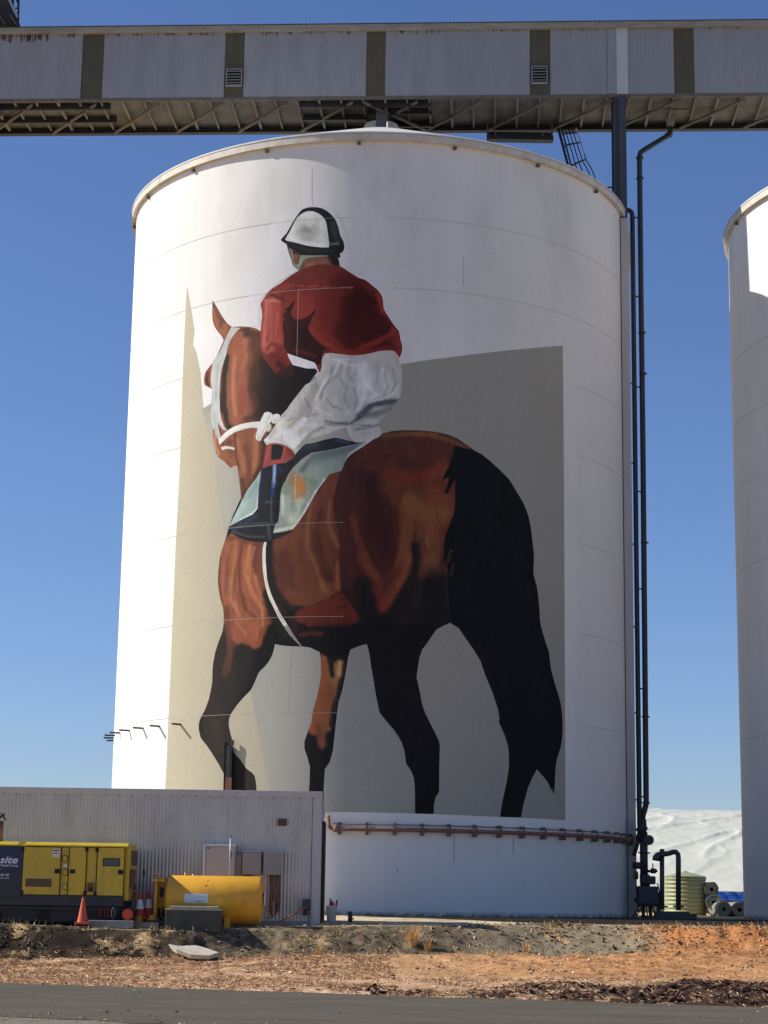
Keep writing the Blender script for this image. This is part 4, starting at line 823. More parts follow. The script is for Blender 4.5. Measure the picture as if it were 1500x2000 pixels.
 ([(-5.331,14.954),(-4.959,14.962)],0.068,(0.1162,0.0512,0.0354),0.7,0.22),
 ([(-4.614,15.386),(-4.306,14.945),(-4.279,14.127)],0.29,(0.2865,0.1119,0.0656),0.9,0.3),
 ([(-4.718,14.987),(-4.522,14.455),(-4.445,13.939)],0.087,(0.4631,0.1971,0.1069),0.7,0.22),
 ([(-4.027,15.123),(-4.004,14.407),(-4.1,13.908)],0.126,(0.5082,0.2084,0.1059),0.7,0.22),
 ([(-4.357,14.745),(-4.218,14.02),(-4.312,13.42)],0.145,(0.1748,0.0725,0.0489),0.8,0.22),
 ([(-4.493,13.639),(-4.417,13.125)],0.116,(0.0797,0.0437,0.036),0.8,0.22),
 ([(-3.741,14.894),(-3.771,14.084),(-4.087,13.502),(-4.413,13.024)],0.165,(0.0583,0.0359,0.0313),0.9,0.3),
 ([(-4.838,15.308),(-4.771,14.481),(-4.625,14.058)],0.044,(0.0776,0.0421,0.0323),0.8,0.22),
 ([(-3.846,14.699),(-3.885,14.194)],0.068,(0.2561,0.0836,0.0565),0.6,0.22),
 ([(-3.627,14.783),(-3.582,15.084)],0.106,(0.0361,0.0271,0.0249),0.9,0.22),
]),
('horse','painted_ear',[(-5.952,19.942),(-5.849,19.795),(-5.721,19.623),(-5.593,19.431),(-5.475,19.262),(-5.372,19.129),(-5.272,19.017),(-5.077,18.871),(-5.154,18.762),(-5.226,18.667),(-5.318,18.576),(-5.409,18.447),(-5.452,18.544),(-5.507,18.632),(-5.651,18.777),(-5.757,18.911),(-5.843,19.032),(-5.92,19.232),(-5.953,19.504)],(0.276,0.107,0.066),[
 ([(-5.861,19.755),(-5.709,19.355),(-5.435,19.097)],0.077,(0.1386,0.056,0.0427),0.8,0.22),
 ([(-5.886,19.546),(-5.765,19.099),(-5.485,18.734)],0.058,(0.39,0.147,0.0859),0.7,0.22),
 ([(-5.366,18.979),(-5.383,18.612)],0.077,(0.4095,0.1485,0.0677),0.7,0.22),
 ([(-5.534,19.113),(-5.591,18.91)],0.044,(0.0729,0.0309,0.0289),0.7,0.22),
 ([(-5.951,19.932),(-5.914,19.711)],0.044,(0.0545,0.0314,0.0287),0.8,0.22),
]),
('horse','painted_bridle',[(-5.108,18.865),(-4.736,18.79),(-4.885,18.696),(-5.004,18.581),(-5.123,18.441),(-5.199,18.294),(-5.255,18.119),(-5.298,17.915),(-5.379,17.717),(-5.466,17.467),(-5.5,17.21),(-5.509,16.95),(-5.509,16.637),(-5.474,16.111),(-5.417,15.818),(-5.292,15.543),(-5.14,15.344),(-5.318,15.417),(-5.452,15.563),(-5.568,15.708),(-5.476,15.386),(-5.388,15.116),(-5.463,15.063),(-5.53,15.134),(-5.637,15.355),(-5.73,15.523),(-5.82,15.743),(-5.861,16.061),(-5.818,16.316),(-5.841,16.528),(-5.819,16.786),(-5.889,17.007),(-5.912,17.22),(-5.908,17.43),(-5.854,17.737),(-5.779,17.873),(-5.588,18.064),(-5.465,18.229),(-5.376,18.426),(-5.257,18.645)],(0.548,0.574,0.533),[
 ([(-5.191,18.583),(-5.368,18.241),(-5.553,18.006)],0.077,(0.4737,0.5073,0.501),0.7,0.22),
 ([(-5.634,17.598),(-5.678,17.08),(-5.656,16.553)],0.068,(0.3904,0.4197,0.4463),0.7,0.22),
 ([(-5.733,16.043),(-5.682,15.62)],0.068,(0.3812,0.4289,0.4277),0.7,0.22),
 ([(-5.041,18.761),(-5.162,18.631)],0.058,(0.5154,0.4852,0.3846),0.8,0.22),
 ([(-5.47,16.007),(-5.327,15.625)],0.044,(0.7718,0.8059,0.7417),0.6,0.22),
 ([(-5.644,15.511),(-5.5,15.182)],0.029,(0.2967,0.2666,0.2073),0.7,0.22),
]),
('horse','painted_rein',[(-5.489,15.077),(-5.372,15.191),(-5.219,15.302),(-5.067,15.386),(-4.886,15.458),(-4.618,15.515),(-4.269,15.54),(-3.9,15.535),(-3.932,15.308),(-4.262,15.35),(-4.611,15.309),(-4.837,15.267),(-5.04,15.177),(-5.21,15.069),(-5.345,14.982),(-5.438,14.916)],(0.813,0.833,0.735),[
 ([(-5.211,15.094),(-4.612,15.345),(-4.035,15.353)],0.039,(0.4885,0.467,0.3884),0.7,0.22),
]),
('horse','painted_rein',[(-5.377,14.831),(-5.201,14.846),(-5.014,14.814),(-4.817,14.752),(-4.826,14.671),(-4.98,14.718),(-5.135,14.751),(-5.322,14.727)],(0.704,0.709,0.594),[
]),
('horse','painted_knot',[(-3.741,15.813),(-3.631,15.829),(-3.537,15.805),(-3.426,15.709),(-3.486,15.535),(-3.589,15.34),(-3.667,15.193),(-3.747,15.088),(-3.825,14.942),(-3.879,14.875),(-3.964,14.903),(-4.022,14.969),(-4.037,15.072),(-4.001,15.197),(-3.966,15.321),(-3.873,15.569)],(0.85,0.85,0.787),[
 ([(-3.545,15.694),(-3.75,15.2),(-3.936,14.91)],0.044,(0.5194,0.5045,0.4164),0.7,0.22),
 ([(-3.971,15.118),(-3.953,14.922)],0.044,(0.6186,0.5656,0.4049),0.7,0.22),
]),
('horse','painted_knot',[(-3.394,15.732),(-3.275,15.738),(-3.194,15.697),(-3.18,15.604),(-3.32,15.42),(-3.401,15.416),(-3.484,15.464),(-3.466,15.61)],(0.85,0.85,0.751),[
 ([(-3.272,15.621),(-3.402,15.452)],0.034,(0.5026,0.4858,0.3866),0.6,0.22),
]),
('horse','painted_knot',[(-3.646,15.385),(-3.564,15.414),(-3.482,15.402),(-3.477,15.229),(-3.541,15.183),(-3.611,15.163),(-3.684,15.215)],(0.642,0.611,0.49),[
]),
('horse','painted_saddlecloth',[(-3.81,13.91),(-3.979,13.645),(-4.142,13.466),(-4.279,13.306),(-4.404,13.099),(-4.524,12.882),(-4.746,12.498),(-4.943,12.162),(-4.504,12.316),(-4.054,12.482),(-3.892,12.656),(-3.878,13.082),(-3.837,13.533)],(0.379,0.493,0.422),[
 ([(-4.352,12.918),(-4.74,12.346)],0.126,(0.4451,0.5794,0.5732),0.8,0.22),
 ([(-3.974,13.493),(-4.187,13.106)],0.106,(0.2825,0.3987,0.4003),0.7,0.22),
 ([(-4.505,12.336),(-4.055,12.512),(-3.904,12.682),(-3.864,13.182)],0.039,(0.809,0.85,0.8139),0.9,0.4),
]),
('horse','painted_saddlecloth',[(-0.466,14.713),(-0.271,14.764),(-0.028,14.843),(-0.221,14.705),(-0.414,14.562),(-0.608,14.436),(-0.801,14.311),(-0.922,14.187),(-0.993,14.062),(-1.049,13.912),(-1.11,13.763),(-1.282,13.725),(-1.478,13.669),(-1.575,13.546),(-1.672,13.423),(-1.817,13.218),(-1.962,12.983),(-2.251,12.445),(-2.398,12.226),(-2.522,12.057),(-2.646,11.913),(-2.955,11.852),(-3.323,11.821),(-3.285,11.968),(-3.251,12.091),(-3.148,12.185),(-3.127,12.383),(-3.106,12.582),(-3.108,12.832),(-3.094,13.081),(-3.057,13.28),(-2.998,13.427),(-2.939,13.584),(-2.849,13.72),(-2.748,13.84),(-2.596,13.958),(-2.394,14.125),(-2.094,14.339),(-1.644,14.425),(-1.1,14.514),(-0.661,14.652)],(0.315,0.382,0.32),[
 ([(-1.99,14.234),(-1.394,14.369),(-0.659,14.562)],0.242,(0.1387,0.1876,0.1805),0.8,0.2),
 ([(-1.584,13.972),(-1.141,14.064)],0.218,(0.266,0.3476,0.3113),0.7,0.22),
 ([(-2.189,14.091),(-2.387,13.848)],0.126,(0.0818,0.1078,0.1154),0.7,0.22),
 ([(-2.636,13.508),(-2.425,13.299),(-2.469,13.001)],0.3,(0.4912,0.2496,0.0983),0.85,0.2),
 ([(-2.377,13.447),(-2.474,13.201)],0.174,(0.6387,0.2416,0.0668),0.8,0.22),
 ([(-2.841,13.418),(-2.885,13.12)],0.126,(0.2676,0.2869,0.1701),0.7,0.22),
 ([(-2.877,12.82),(-2.866,12.42),(-2.757,12.216)],0.213,(0.4349,0.5018,0.3915),0.8,0.22),
 ([(-2.413,12.799),(-2.654,12.212)],0.174,(0.6149,0.6815,0.5184),0.8,0.22),
 ([(-1.624,13.497),(-1.963,13.032),(-2.253,12.494),(-2.597,12.011)],0.048,(0.85,0.85,0.8316),0.9,0.3),
 ([(-3.219,11.89),(-2.648,11.988)],0.068,(0.7979,0.85,0.6717),0.8,0.22),
 ([(-3.013,13.027),(-3.023,12.428)],0.058,(0.7766,0.8365,0.6516),0.7,0.22),
 ([(-2.226,13.491),(-1.921,13.38)],0.135,(0.2397,0.31,0.2453),0.7,0.22),
 ([(-0.174,14.786),(-0.85,14.311),(-1.015,13.912)],0.034,(0.85,0.85,0.85),0.8,0.22),
 ([(-2.668,12.76),(-2.61,12.508)],0.106,(0.2419,0.306,0.2471),0.6,0.22),
 ([(-2.588,13.657),(-2.646,11.913)],0.015,(0.85,0.7989,0.5262),0.5,0.22),
]),
('horse','painted_saddle',[(-2.632,14.363),(-2.531,14.484),(-2.406,14.604),(-2.254,14.688),(-1.951,14.726),(-1.652,14.807),(-1.329,14.865),(-1.106,14.816),(-0.883,14.764),(-0.711,14.713),(-0.456,14.708),(-0.66,14.647),(-0.905,14.588),(-1.248,14.507),(-1.644,14.435),(-2.095,14.379),(-2.245,14.284),(-2.396,14.19),(-2.546,14.057),(-2.698,13.913),(-2.849,13.71),(-2.947,13.474),(-3.024,13.429),(-2.92,14.026),(-2.918,14.328),(-2.711,14.428)],(0.033,0.039,0.046),[
 ([(-2.303,14.599),(-1.899,14.634)],0.087,(0.0661,0.0777,0.0862),0.7,0.22),
 ([(-1.303,14.769),(-0.907,14.704)],0.068,(0.0605,0.0859,0.145),0.7,0.22),
 ([(-2.708,14.317),(-2.802,13.919)],0.087,(0.0209,0.0208,0.0227),0.7,0.22),
]),
('horse','painted_girth',[(-3.612,11.584),(-3.525,11.579),(-3.556,11.362),(-3.554,11.114),(-3.541,10.866),(-3.512,10.617),(-3.483,10.369),(-3.423,10.145),(-3.347,9.92),(-3.251,9.71),(-3.151,9.52),(-3.042,9.321),(-2.933,9.146),(-2.815,8.972),(-2.708,8.814),(-2.482,8.479),(-2.362,8.321),(-2.259,8.204),(-2.309,8.195),(-2.432,8.308),(-2.556,8.432),(-2.661,8.541),(-2.766,8.67),(-2.9,8.878),(-3.034,9.067),(-3.144,9.266),(-3.255,9.475),(-3.367,9.676),(-3.452,9.876),(-3.53,10.125),(-3.591,10.374),(-3.636,10.623),(-3.66,10.872),(-3.673,11.121),(-3.665,11.368)],(0.839,0.816,0.652),[
 ([(-3.582,11.513),(-3.601,10.869),(-3.521,10.371)],0.077,(0.85,0.85,0.7476),0.8,0.4),
 ([(-2.769,8.777),(-2.299,8.209)],0.116,(0.2656,0.2429,0.2317),0.9,0.4),
 ([(-3.094,9.322),(-2.877,8.974)],0.068,(0.5681,0.5065,0.4275),0.7,0.22),
]),
('back','painted_backdrop',[(-2.297,14.74),(-2.207,14.817),(-2.106,14.873),(-1.905,14.916),(-1.655,14.964),(-1.408,15.048),(-1.186,15.13),(-0.99,15.198),(-0.914,15.066),(-0.852,14.914),(-0.75,14.733),(-0.908,14.754),(-1.106,14.811),(-1.329,14.86),(-1.652,14.802),(-1.951,14.721),(-2.178,14.685),(-2.265,14.688)],(0.42,0.41,0.37),[
]),
('rider','painted_head',[(-3.11,21.455),(-2.893,21.407),(-2.046,21.182),(-1.304,21.146),(-1.274,20.883),(-1.35,20.875),(-1.312,20.753),(-1.288,20.59),(-1.216,20.514),(-1.776,20.589),(-2.343,20.57),(-2.552,20.523),(-2.657,20.51),(-2.743,20.581),(-2.82,20.661),(-2.874,20.708),(-2.903,20.774),(-2.933,20.909),(-2.991,21.057),(-3.061,21.254)],(0.188,0.085,0.058),[
 ([(-2.399,20.732),(-2.037,20.787),(-1.677,20.741)],0.126,(0.2674,0.1192,0.0776),0.9,0.22),
 ([(-2.803,21.028),(-2.797,20.817)],0.106,(0.2641,0.1179,0.068),0.9,0.22),
 ([(-2.887,21.195),(-2.619,21.118)],0.097,(0.0327,0.0286,0.0242),0.9,0.22),
 ([(-1.579,20.947),(-1.448,20.731),(-1.369,20.598)],0.165,(0.0231,0.0212,0.0227),1,0.4),
 ([(-2.566,21.124),(-1.53,21.007)],0.077,(0.0226,0.0229,0.0224),1,0.3),
 ([(-2.345,20.665),(-2.139,20.725)],0.048,(0.4228,0.1959,0.1405),0.7,0.22),
]),
('rider','painted_strap',[(-2.618,21.055),(-2.354,21.044),(-1.734,21.017),(-1.691,20.941),(-2.248,20.932),(-2.445,20.904),(-2.532,20.795),(-2.597,20.669),(-2.657,20.531),(-2.765,20.593),(-2.874,20.698),(-2.91,20.827),(-2.971,21.123),(-3.03,21.304),(-2.91,21.25),(-2.872,21.035),(-2.845,20.821),(-2.757,20.719),(-2.673,20.743),(-2.634,20.882)],(0.257,0.295,0.231),[
 ([(-2.968,21.202),(-2.876,20.771)],0.044,(0.1681,0.2052,0.1618),0.7,0.22),
 ([(-2.66,20.647),(-2.614,20.907)],0.039,(0.457,0.5011,0.3879),0.6,0.22),
]),
('rider','painted_jacket',[(-2.678,20.502),(-2.552,20.539),(-2.448,20.568),(-2.292,20.619),(-2.137,20.656),(-1.957,20.672),(-1.778,20.673),(-1.624,20.655),(-1.471,20.617),(-1.268,20.579),(-1.14,20.502),(-1.013,20.405),(-0.861,20.308),(-0.709,20.202),(-0.583,20.149),(-0.458,20.112),(-0.332,20.019),(-0.206,19.905),(-0.095,19.818),(-0.005,19.726),(0.067,19.623),(0.118,19.495),(0.14,19.339),(0.163,19.133),(0.229,19.015),(0.316,18.878),(0.397,18.751),(0.483,18.625),(0.569,18.51),(0.659,18.41),(0.691,18.272),(0.713,18.119),(0.764,17.966),(0.781,17.839),(0.758,17.674),(0.691,17.507),(0.63,17.602),(0.56,17.697),(0.47,17.74),(0.174,17.726),(-0.023,17.692),(-0.17,17.649),(-0.318,17.616),(-0.465,17.585),(-0.712,17.565),(-0.96,17.583),(-1.21,17.618),(-1.461,17.645),(-1.662,17.662),(-1.762,17.589),(-1.799,17.426),(-1.815,17.222),(-1.827,17.094),(-1.876,16.994),(-1.956,17.176),(-1.999,17.291),(-2.062,17.366),(-2.269,17.449),(-2.478,17.523),(-2.742,17.633),(-2.983,17.734),(-2.925,17.585),(-2.852,17.425),(-2.759,17.3),(-2.778,17.018),(-2.988,16.93),(-3.311,16.982),(-3.423,17.095),(-3.509,17.231),(-3.653,17.452),(-3.796,17.596),(-3.867,17.707),(-3.907,17.893),(-3.945,18.209),(-3.972,18.525),(-3.957,18.785),(-3.928,19.096),(-3.946,19.308),(-3.99,19.46),(-3.976,19.548),(-3.922,19.646),(-3.835,19.757),(-3.726,19.891),(-3.562,19.999),(-3.291,20.138),(-2.972,20.349)],(0.222,0.037,0.03),[
 ([(-2.861,20.192),(-2.235,20.406),(-1.619,20.424)],0.339,(0.1728,0.034,0.03),0.8,0.3),
 ([(-2.525,19.432),(-2.412,19.112)],0.435,(0.3131,0.05,0.038),0.8,0.22),
 ([(-1.604,19.693),(-1.688,18.865),(-1.47,18.083)],0.435,(0.1687,0.0266,0.0226),0.8,0.22),
 ([(-1.259,20.098),(-0.753,19.879),(-0.398,19.462)],0.435,(0.1029,0.0206,0.0184),0.8,0.2),
 ([(-0.495,19.358),(-0.581,18.583),(-0.179,18.224)],0.677,(0.0644,0.0142,0.0144),0.95,0.4),
 ([(-0.994,19.363),(-1.176,18.435),(-0.967,17.917)],0.387,(0.0725,0.0154,0.0142),0.8,0.22),
 ([(-0.092,18.947),(0.262,18.438),(0.218,18.077)],0.29,(0.0688,0.0153,0.0154),0.9,0.22),
 ([(-0.053,19.673),(0.077,19.26),(0.13,19.054)],0.097,(0.3939,0.0493,0.0291),0.8,0.22),
 ([(-0.506,19.982),(-0.102,19.62)],0.106,(0.1724,0.0281,0.02),0.7,0.22),
 ([(0.46,18.444),(0.615,18.038),(0.694,17.681)],0.116,(0.2887,0.0383,0.0301),0.8,0.22),
 ([(-0.519,17.811),(-0.077,18.019),(0.462,18.315)],0.116,(0.3053,0.0427,0.0321),0.8,0.22),
 ([(0.419,17.825),(0.025,17.764),(-0.565,17.657)],0.106,(0.2584,0.0339,0.028),0.8,0.22),
 ([(0.219,18.025),(0.568,17.83)],0.126,(0.1029,0.0206,0.0184),0.7,0.22),
 ([(-2.191,18.528),(-1.772,18.042),(-1.262,17.717),(-0.664,17.631)],0.126,(0.3294,0.0494,0.0343),0.8,0.22),
 ([(-1.991,18.724),(-1.778,18.352),(-1.165,17.869)],0.097,(0.2996,0.0417,0.0273),0.6,0.22),
 ([(-2.181,18.062),(-1.665,17.781)],0.087,(0.0595,0.0147,0.0141),0.7,0.22),
 ([(-3.719,19.649),(-3.692,18.755),(-3.724,17.978)],0.3,(0.4515,0.1074,0.0819),0.95,0.45),
 ([(-3.38,19.402),(-3.356,18.565),(-3.289,18.143)],0.174,(0.396,0.078,0.0599),0.9,0.3),
 ([(-3.889,19.669),(-3.502,19.835),(-3.07,20.001)],0.145,(0.2771,0.0493,0.0393),0.8,0.22),
 ([(-3.83,19.609),(-3.275,19.549)],0.068,(0.702,0.2465,0.1915),0.6,0.22),
 ([(-3.772,19.55),(-3.831,18.718),(-3.84,18.094)],0.068,(0.6177,0.1959,0.1528),0.6,0.22),
 ([(-3.371,19.088),(-3.408,18.466)],0.048,(0.5766,0.1396,0.1029),0.6,0.22),
 ([(-3.723,17.925),(-3.562,18.117),(-3.286,18.013),(-3.228,17.878)],0.068,(0.1851,0.0333,0.0302),0.8,0.22),
 ([(-3.828,17.729),(-3.542,17.441),(-3.316,17.163)],0.165,(0.1871,0.0433,0.0346),0.9,0.22),
 ([(-3.551,17.753),(-3.218,17.515),(-3.048,17.192)],0.145,(0.1242,0.0293,0.0246),0.8,0.22),
 ([(-3.323,17.421),(-2.992,17.085)],0.116,(0.0584,0.0193,0.0192),0.8,0.22),
 ([(-3.669,19.853),(-3.442,19.671),(-3.166,19.538)],0.058,(0.0823,0.0153,0.0151),0.7,0.22),
 ([(-3.275,19.549),(-3.173,19.801),(-2.746,19.867)],0.048,(0.0952,0.018,0.0177),0.6,0.22),
 ([(-3.632,18.592),(-3.731,18.186)],0.048,(0.2377,0.0434,0.0372),0.6,0.22),
 ([(-2.857,20.034),(-1.659,19.877),(-0.853,19.849)],0.015,(0.6643,0.1582,0.1085),0.5,0.22),
 ([(-3.311,16.982),(-2.99,17.033),(-2.784,17.224)],0.194,(0.0349,0.0186,0.0172),0.9,0.3),
 ([(-3.536,17.234),(-3.311,17.008)],0.077,(0.0684,0.0247,0.0227),0.7,0.22),
]),
('rider','painted_fold',[(-2.738,19.532),(-2.797,19.375),(-2.858,19.25),(-2.912,19.072),(-2.828,18.935),(-2.72,18.848),(-2.51,18.849),(-2.305,18.949),(-2.152,19.07),(-2.026,19.167),(-2.08,19.029),(-2.159,18.889),(-2.237,18.712),(-2.306,18.56),(-2.25,18.376),(-2.123,18.239),(-1.924,18.023),(-1.718,17.885),(-1.814,17.632),(-1.786,17.528),(-1.817,17.324),(-1.958,17.279),(-2.269,17.459),(-2.742,17.643),(-2.983,17.744),(-3.066,17.865),(-3.135,18.026),(-3.108,18.231),(-3.137,18.493),(-3.186,18.705),(-3.127,18.908),(-3.164,19.068),(-3.048,19.162),(-3.104,19.271),(-2.987,19.287),(-2.868,19.433)],(0.044,0.015,0.015),[
 ([(-3.045,19.057),(-2.974,18.427),(-3.014,17.912)],0.145,(0.0746,0.0199,0.0197),0.7,0.22),
 ([(-2.502,18.495),(-2.385,17.971),(-2.066,17.541)],0.242,(0.032,0.0119,0.0138),0.7,0.22),
 ([(-2.747,17.84),(-2.067,17.592)],0.097,(0.1375,0.0258,0.0226),0.6,0.22),
 ([(-2.201,18.943),(-2.508,18.755)],0.077,(0.0663,0.0192,0.0172),0.6,0.22),
]),
('rider','painted_gap',[(-2.983,17.734),(-2.859,17.678),(-2.742,17.633),(-2.478,17.528),(-2.269,17.449),(-2.062,17.366),(-1.999,17.281),(-1.956,17.171),(-2.134,17.17),(-2.314,17.184),(-2.523,17.248),(-2.786,17.327),(-2.853,17.435),(-2.931,17.585)],(0.8,0.8,0.82),[
]),
('rider','painted_breeches',[(-1.713,17.654),(-1.562,17.669),(-1.36,17.637),(-1.16,17.612),(-0.936,17.583),(-0.712,17.57),(-0.515,17.59),(-0.318,17.617),(-0.146,17.669),(0.026,17.713),(0.223,17.738),(0.371,17.747),(0.47,17.74),(0.545,17.706),(0.61,17.627),(0.671,17.516),(0.712,17.4),(0.748,17.274),(0.772,17.019),(0.775,16.764),(0.76,16.407),(0.722,16.228),(0.665,16.088),(0.583,15.954),(0.496,15.829),(0.39,15.71),(0.254,15.58),(0.148,15.496),(0.075,15.424),(0.062,15.323),(0.074,15.212),(0.114,15.148),(0.145,15.047),(0.117,14.921),(0.021,14.849),(-0.125,14.786),(-0.295,14.739),(-0.466,14.708),(-0.612,14.692),(-0.711,14.713),(-0.786,14.803),(-0.862,14.925),(-0.914,15.066),(-0.985,15.193),(-1.211,15.12),(-1.408,15.048),(-1.655,14.969),(-1.905,14.911),(-2.081,14.877),(-2.207,14.827),(-2.307,14.741),(-2.381,14.643),(-2.456,14.546),(-2.546,14.449),(-2.631,14.343),(-2.68,14.436),(-2.74,14.52),(-2.926,14.652),(-3.033,14.699),(-3.14,14.737),(-3.301,14.768),(-3.463,14.77),(-3.636,14.722),(-3.694,14.814),(-3.741,14.894),(-3.677,14.965),(-3.58,15.043),(-3.475,15.178),(-3.371,15.322),(-3.309,15.42),(-3.242,15.517),(-3.113,15.686),(-2.959,15.853),(-2.847,16.019),(-2.705,16.194),(-2.528,16.413),(-2.352,16.633),(-2.175,16.716),(-1.998,16.81),(-1.951,16.946),(-1.852,17.07),(-1.815,17.222),(-1.819,17.427),(-1.787,17.554)],(0.596,0.586,0.533),[
 ([(-3.157,15.358),(-2.937,15.038),(-2.669,14.82)],0.266,(0.85,0.85,0.7559),0.9,0.2),
 ([(-2.438,15.923),(-2.839,15.336)],0.29,(0.5784,0.5562,0.4922),0.8,0.22),
 ([(-2.325,15.511),(-2.729,15.127),(-3.361,14.966)],0.126,(0.85,0.85,0.85),0.7,0.22),
 ([(-1.992,16.513),(-2.333,15.816)],0.242,(0.3826,0.3692,0.3499),0.8,0.22),
 ([(-1.255,17.358),(-1.349,17.053),(-1.644,16.806),(-1.888,16.407),(-2.032,16.056)],0.044,(0.85,0.85,0.85),0.8,0.22),
 ([(-1.154,17.304),(-1.247,16.948),(-1.591,16.651)],0.068,(0.3323,0.3447,0.3409),0.6,0.22),
 ([(-0.959,17.506),(-0.216,17.453),(0.523,17.521)],0.097,(0.6351,0.5459,0.4991),0.6,0.22),
 ([(0.571,17.574),(0.624,17.32)],0.068,(0.7513,0.3572,0.3871),0.6,0.22),
 ([(-1.66,17.524),(-1.753,17.168)],0.068,(0.7099,0.6873,0.607),0.7,0.22),
 ([(-0.557,17.196),(-0.304,16.789),(-0.542,16.279)],0.29,(0.85,0.85,0.85),0.6,0.22),
 ([(-1.438,16.545),(-1.13,16.08)],0.29,(0.5018,0.505,0.486),0.6,0.22),
 ([(-1.624,15.838),(-1.22,15.575)],0.242,(0.4985,0.503,0.4729),0.6,0.22),
 ([(0.184,17.051),(0.29,16.493)],0.194,(0.85,0.85,0.7859),0.6,0.22),
 ([(-0.631,15.772),(-0.441,16.127),(0.048,16.285)],0.087,(0.85,0.85,0.85),0.6,0.22),
 ([(-0.578,15.519),(-0.143,15.927),(0.248,16.01),(0.641,16.047)],0.145,(0.0801,0.0901,0.1011),0.95,0.3),
 ([(-0.431,15.57),(0.058,15.626),(0.398,15.811)],0.145,(0.1455,0.1588,0.1723),0.8,0.22),
 ([(-0.82,15.318),(-0.626,15.468)],0.058,(0.0467,0.0523,0.0588),0.9,0.3),
 ([(-0.77,15.267),(-0.184,15.42),(0.107,15.576)],0.077,(0.4355,0.4302,0.406),0.7,0.22),
 ([(-0.669,15.115),(-0.327,15.167),(0.063,15.273)],0.058,(0.1556,0.1692,0.1819),0.7,0.22),
 ([(-0.665,14.914),(-0.274,14.966),(0.066,15.071)],0.087,(0.5585,0.5431,0.4967),0.7,0.22),
 ([(-0.194,16.027),(0.197,16.135),(0.49,16.296),(0.683,16.608)],0.044,(0.85,0.85,0.85),0.7,0.22),
 ([(0.059,15.575),(0.446,15.889),(0.69,16.1)],0.048,(0.2913,0.3044,0.3113),0.7,0.22),
 ([(-0.811,14.814),(-0.914,15.116)],0.039,(0.85,0.85,0.85),0.8,0.3),
 ([(0.726,17.068),(0.735,16.406)],0.048,(0.5087,0.5088,0.5107),0.7,0.22),
 ([(-2.509,14.609),(-2.109,14.995),(-1.612,15.281),(-0.968,15.319)],0.077,(0.2106,0.2234,0.2359),0.8,0.22),
 ([(-2.41,14.756),(-1.909,15.088),(-1.412,15.276)],0.058,(0.4307,0.4243,0.4152),0.7,0.22),
 ([(-1.665,15.409),(-1.264,15.333),(-0.918,15.288)],0.044,(0.1221,0.1341,0.1511),0.8,0.22),
 ([(-2.715,14.569),(-2.313,15.004)],0.058,(0.85,0.85,0.85),0.7,0.22),
 ([(-2.931,14.835),(-2.716,14.62)],0.077,(0.85,0.85,0.85),0.8,0.22),
 ([(-3.685,14.889),(-3.141,14.788)],0.058,(0.85,0.85,0.85),0.8,0.22),
 ([(-3.096,15.048),(-3.089,14.794)],0.024,(0.4694,0.4511,0.3542),0.6,0.22),
 ([(-2.942,15.241),(-2.685,15.429),(-2.431,15.618)],0.029,(0.3282,0.3092,0.2736),0.7,0.22),
 ([(-2.423,15.313),(-2.015,15.294)],0.068,(0.85,0.85,0.85),0.6,0.22),
 ([(-2.75,15.942),(-2.95,15.547),(-3.157,15.358)],0.058,(0.7658,0.7417,0.6267),0.6,0.22),
 ([(-1.709,17.464),(-0.562,17.431)],0.012,(0.85,0.85,0.85),0.6,0.22),
 ([(-1.452,17.209),(-1.544,16.803),(-1.738,16.503),(-1.832,16.15)],0.044,(0.2158,0.2275,0.2482),0.75,0.22),
 ([(-0.907,17.352),(-0.949,16.994),(-0.795,16.687)],0.048,(0.387,0.397,0.3922),0.75,0.22),
 ([(-0.461,17.35),(-0.503,16.89),(-0.348,16.483),(-0.441,16.127)],0.058,(0.85,0.85,0.85),0.75,0.22),
 ([(-0.068,17.404),(0.037,16.997),(-0.055,16.588)],0.058,(0.4958,0.4996,0.4754),0.75,0.22),
 ([(0.327,17.361),(0.235,16.899),(0.339,16.545),(0.197,16.186)],0.048,(0.4094,0.417,0.4196),0.75,0.22),
 ([(-1.194,16.794),(-0.989,16.485),(-1.082,16.13),(-0.878,15.824)],0.058,(0.3812,0.3913,0.3897),0.75,0.22),
 ([(-1.63,16.143),(-1.425,15.883),(-1.124,15.776)],0.048,(0.2677,0.2801,0.2954),0.75,0.22),
 ([(-2.029,15.904),(-1.721,15.689),(-1.418,15.579)],0.058,(0.7187,0.6953,0.6127),0.75,0.22),
 ([(-2.341,16.173),(-2.128,15.806),(-2.224,15.557)],0.048,(0.2592,0.2537,0.2488),0.75,0.22),
 ([(-0.301,16.585),(-0.05,16.283),(-0.243,16.027)],0.068,(0.85,0.85,0.85),0.75,0.22),
 ([(-0.742,16.483),(-0.637,16.127),(-0.73,15.772)],0.058,(0.3682,0.3777,0.386),0.75,0.22),
 ([(-2.535,15.674),(-2.277,15.61),(-1.921,15.645)],0.039,(0.3246,0.3158,0.2948),0.75,0.22),
 ([(-2.949,15.496),(-2.637,15.578)],0.039,(0.3359,0.3257,0.3048),0.75,0.22),
 ([(-2.114,15.197),(-1.762,15.285),(-1.41,15.175)],0.039,(0.7079,0.6855,0.6208),0.75,0.22),
 ([(-0.557,17.145),(-0.649,16.788)],0.048,(0.85,0.85,0.85),0.75,0.22),
 ([(-1.457,17.466),(-0.954,17.25),(-0.361,17.248)],0.039,(0.85,0.85,0.8317),0.75,0.22),
 ([(0.478,17.161),(0.583,16.706),(0.489,16.397)],0.039,(0.3302,0.3412,0.3543),0.75,0.22),
 ([(-0.33,15.368),(-0.037,15.448)],0.034,(0.7062,0.6761,0.6007),0.75,0.22),
 ([(-0.524,15.241),(-0.181,15.269)],0.034,(0.0682,0.0771,0.0884),0.75,0.22),
]),
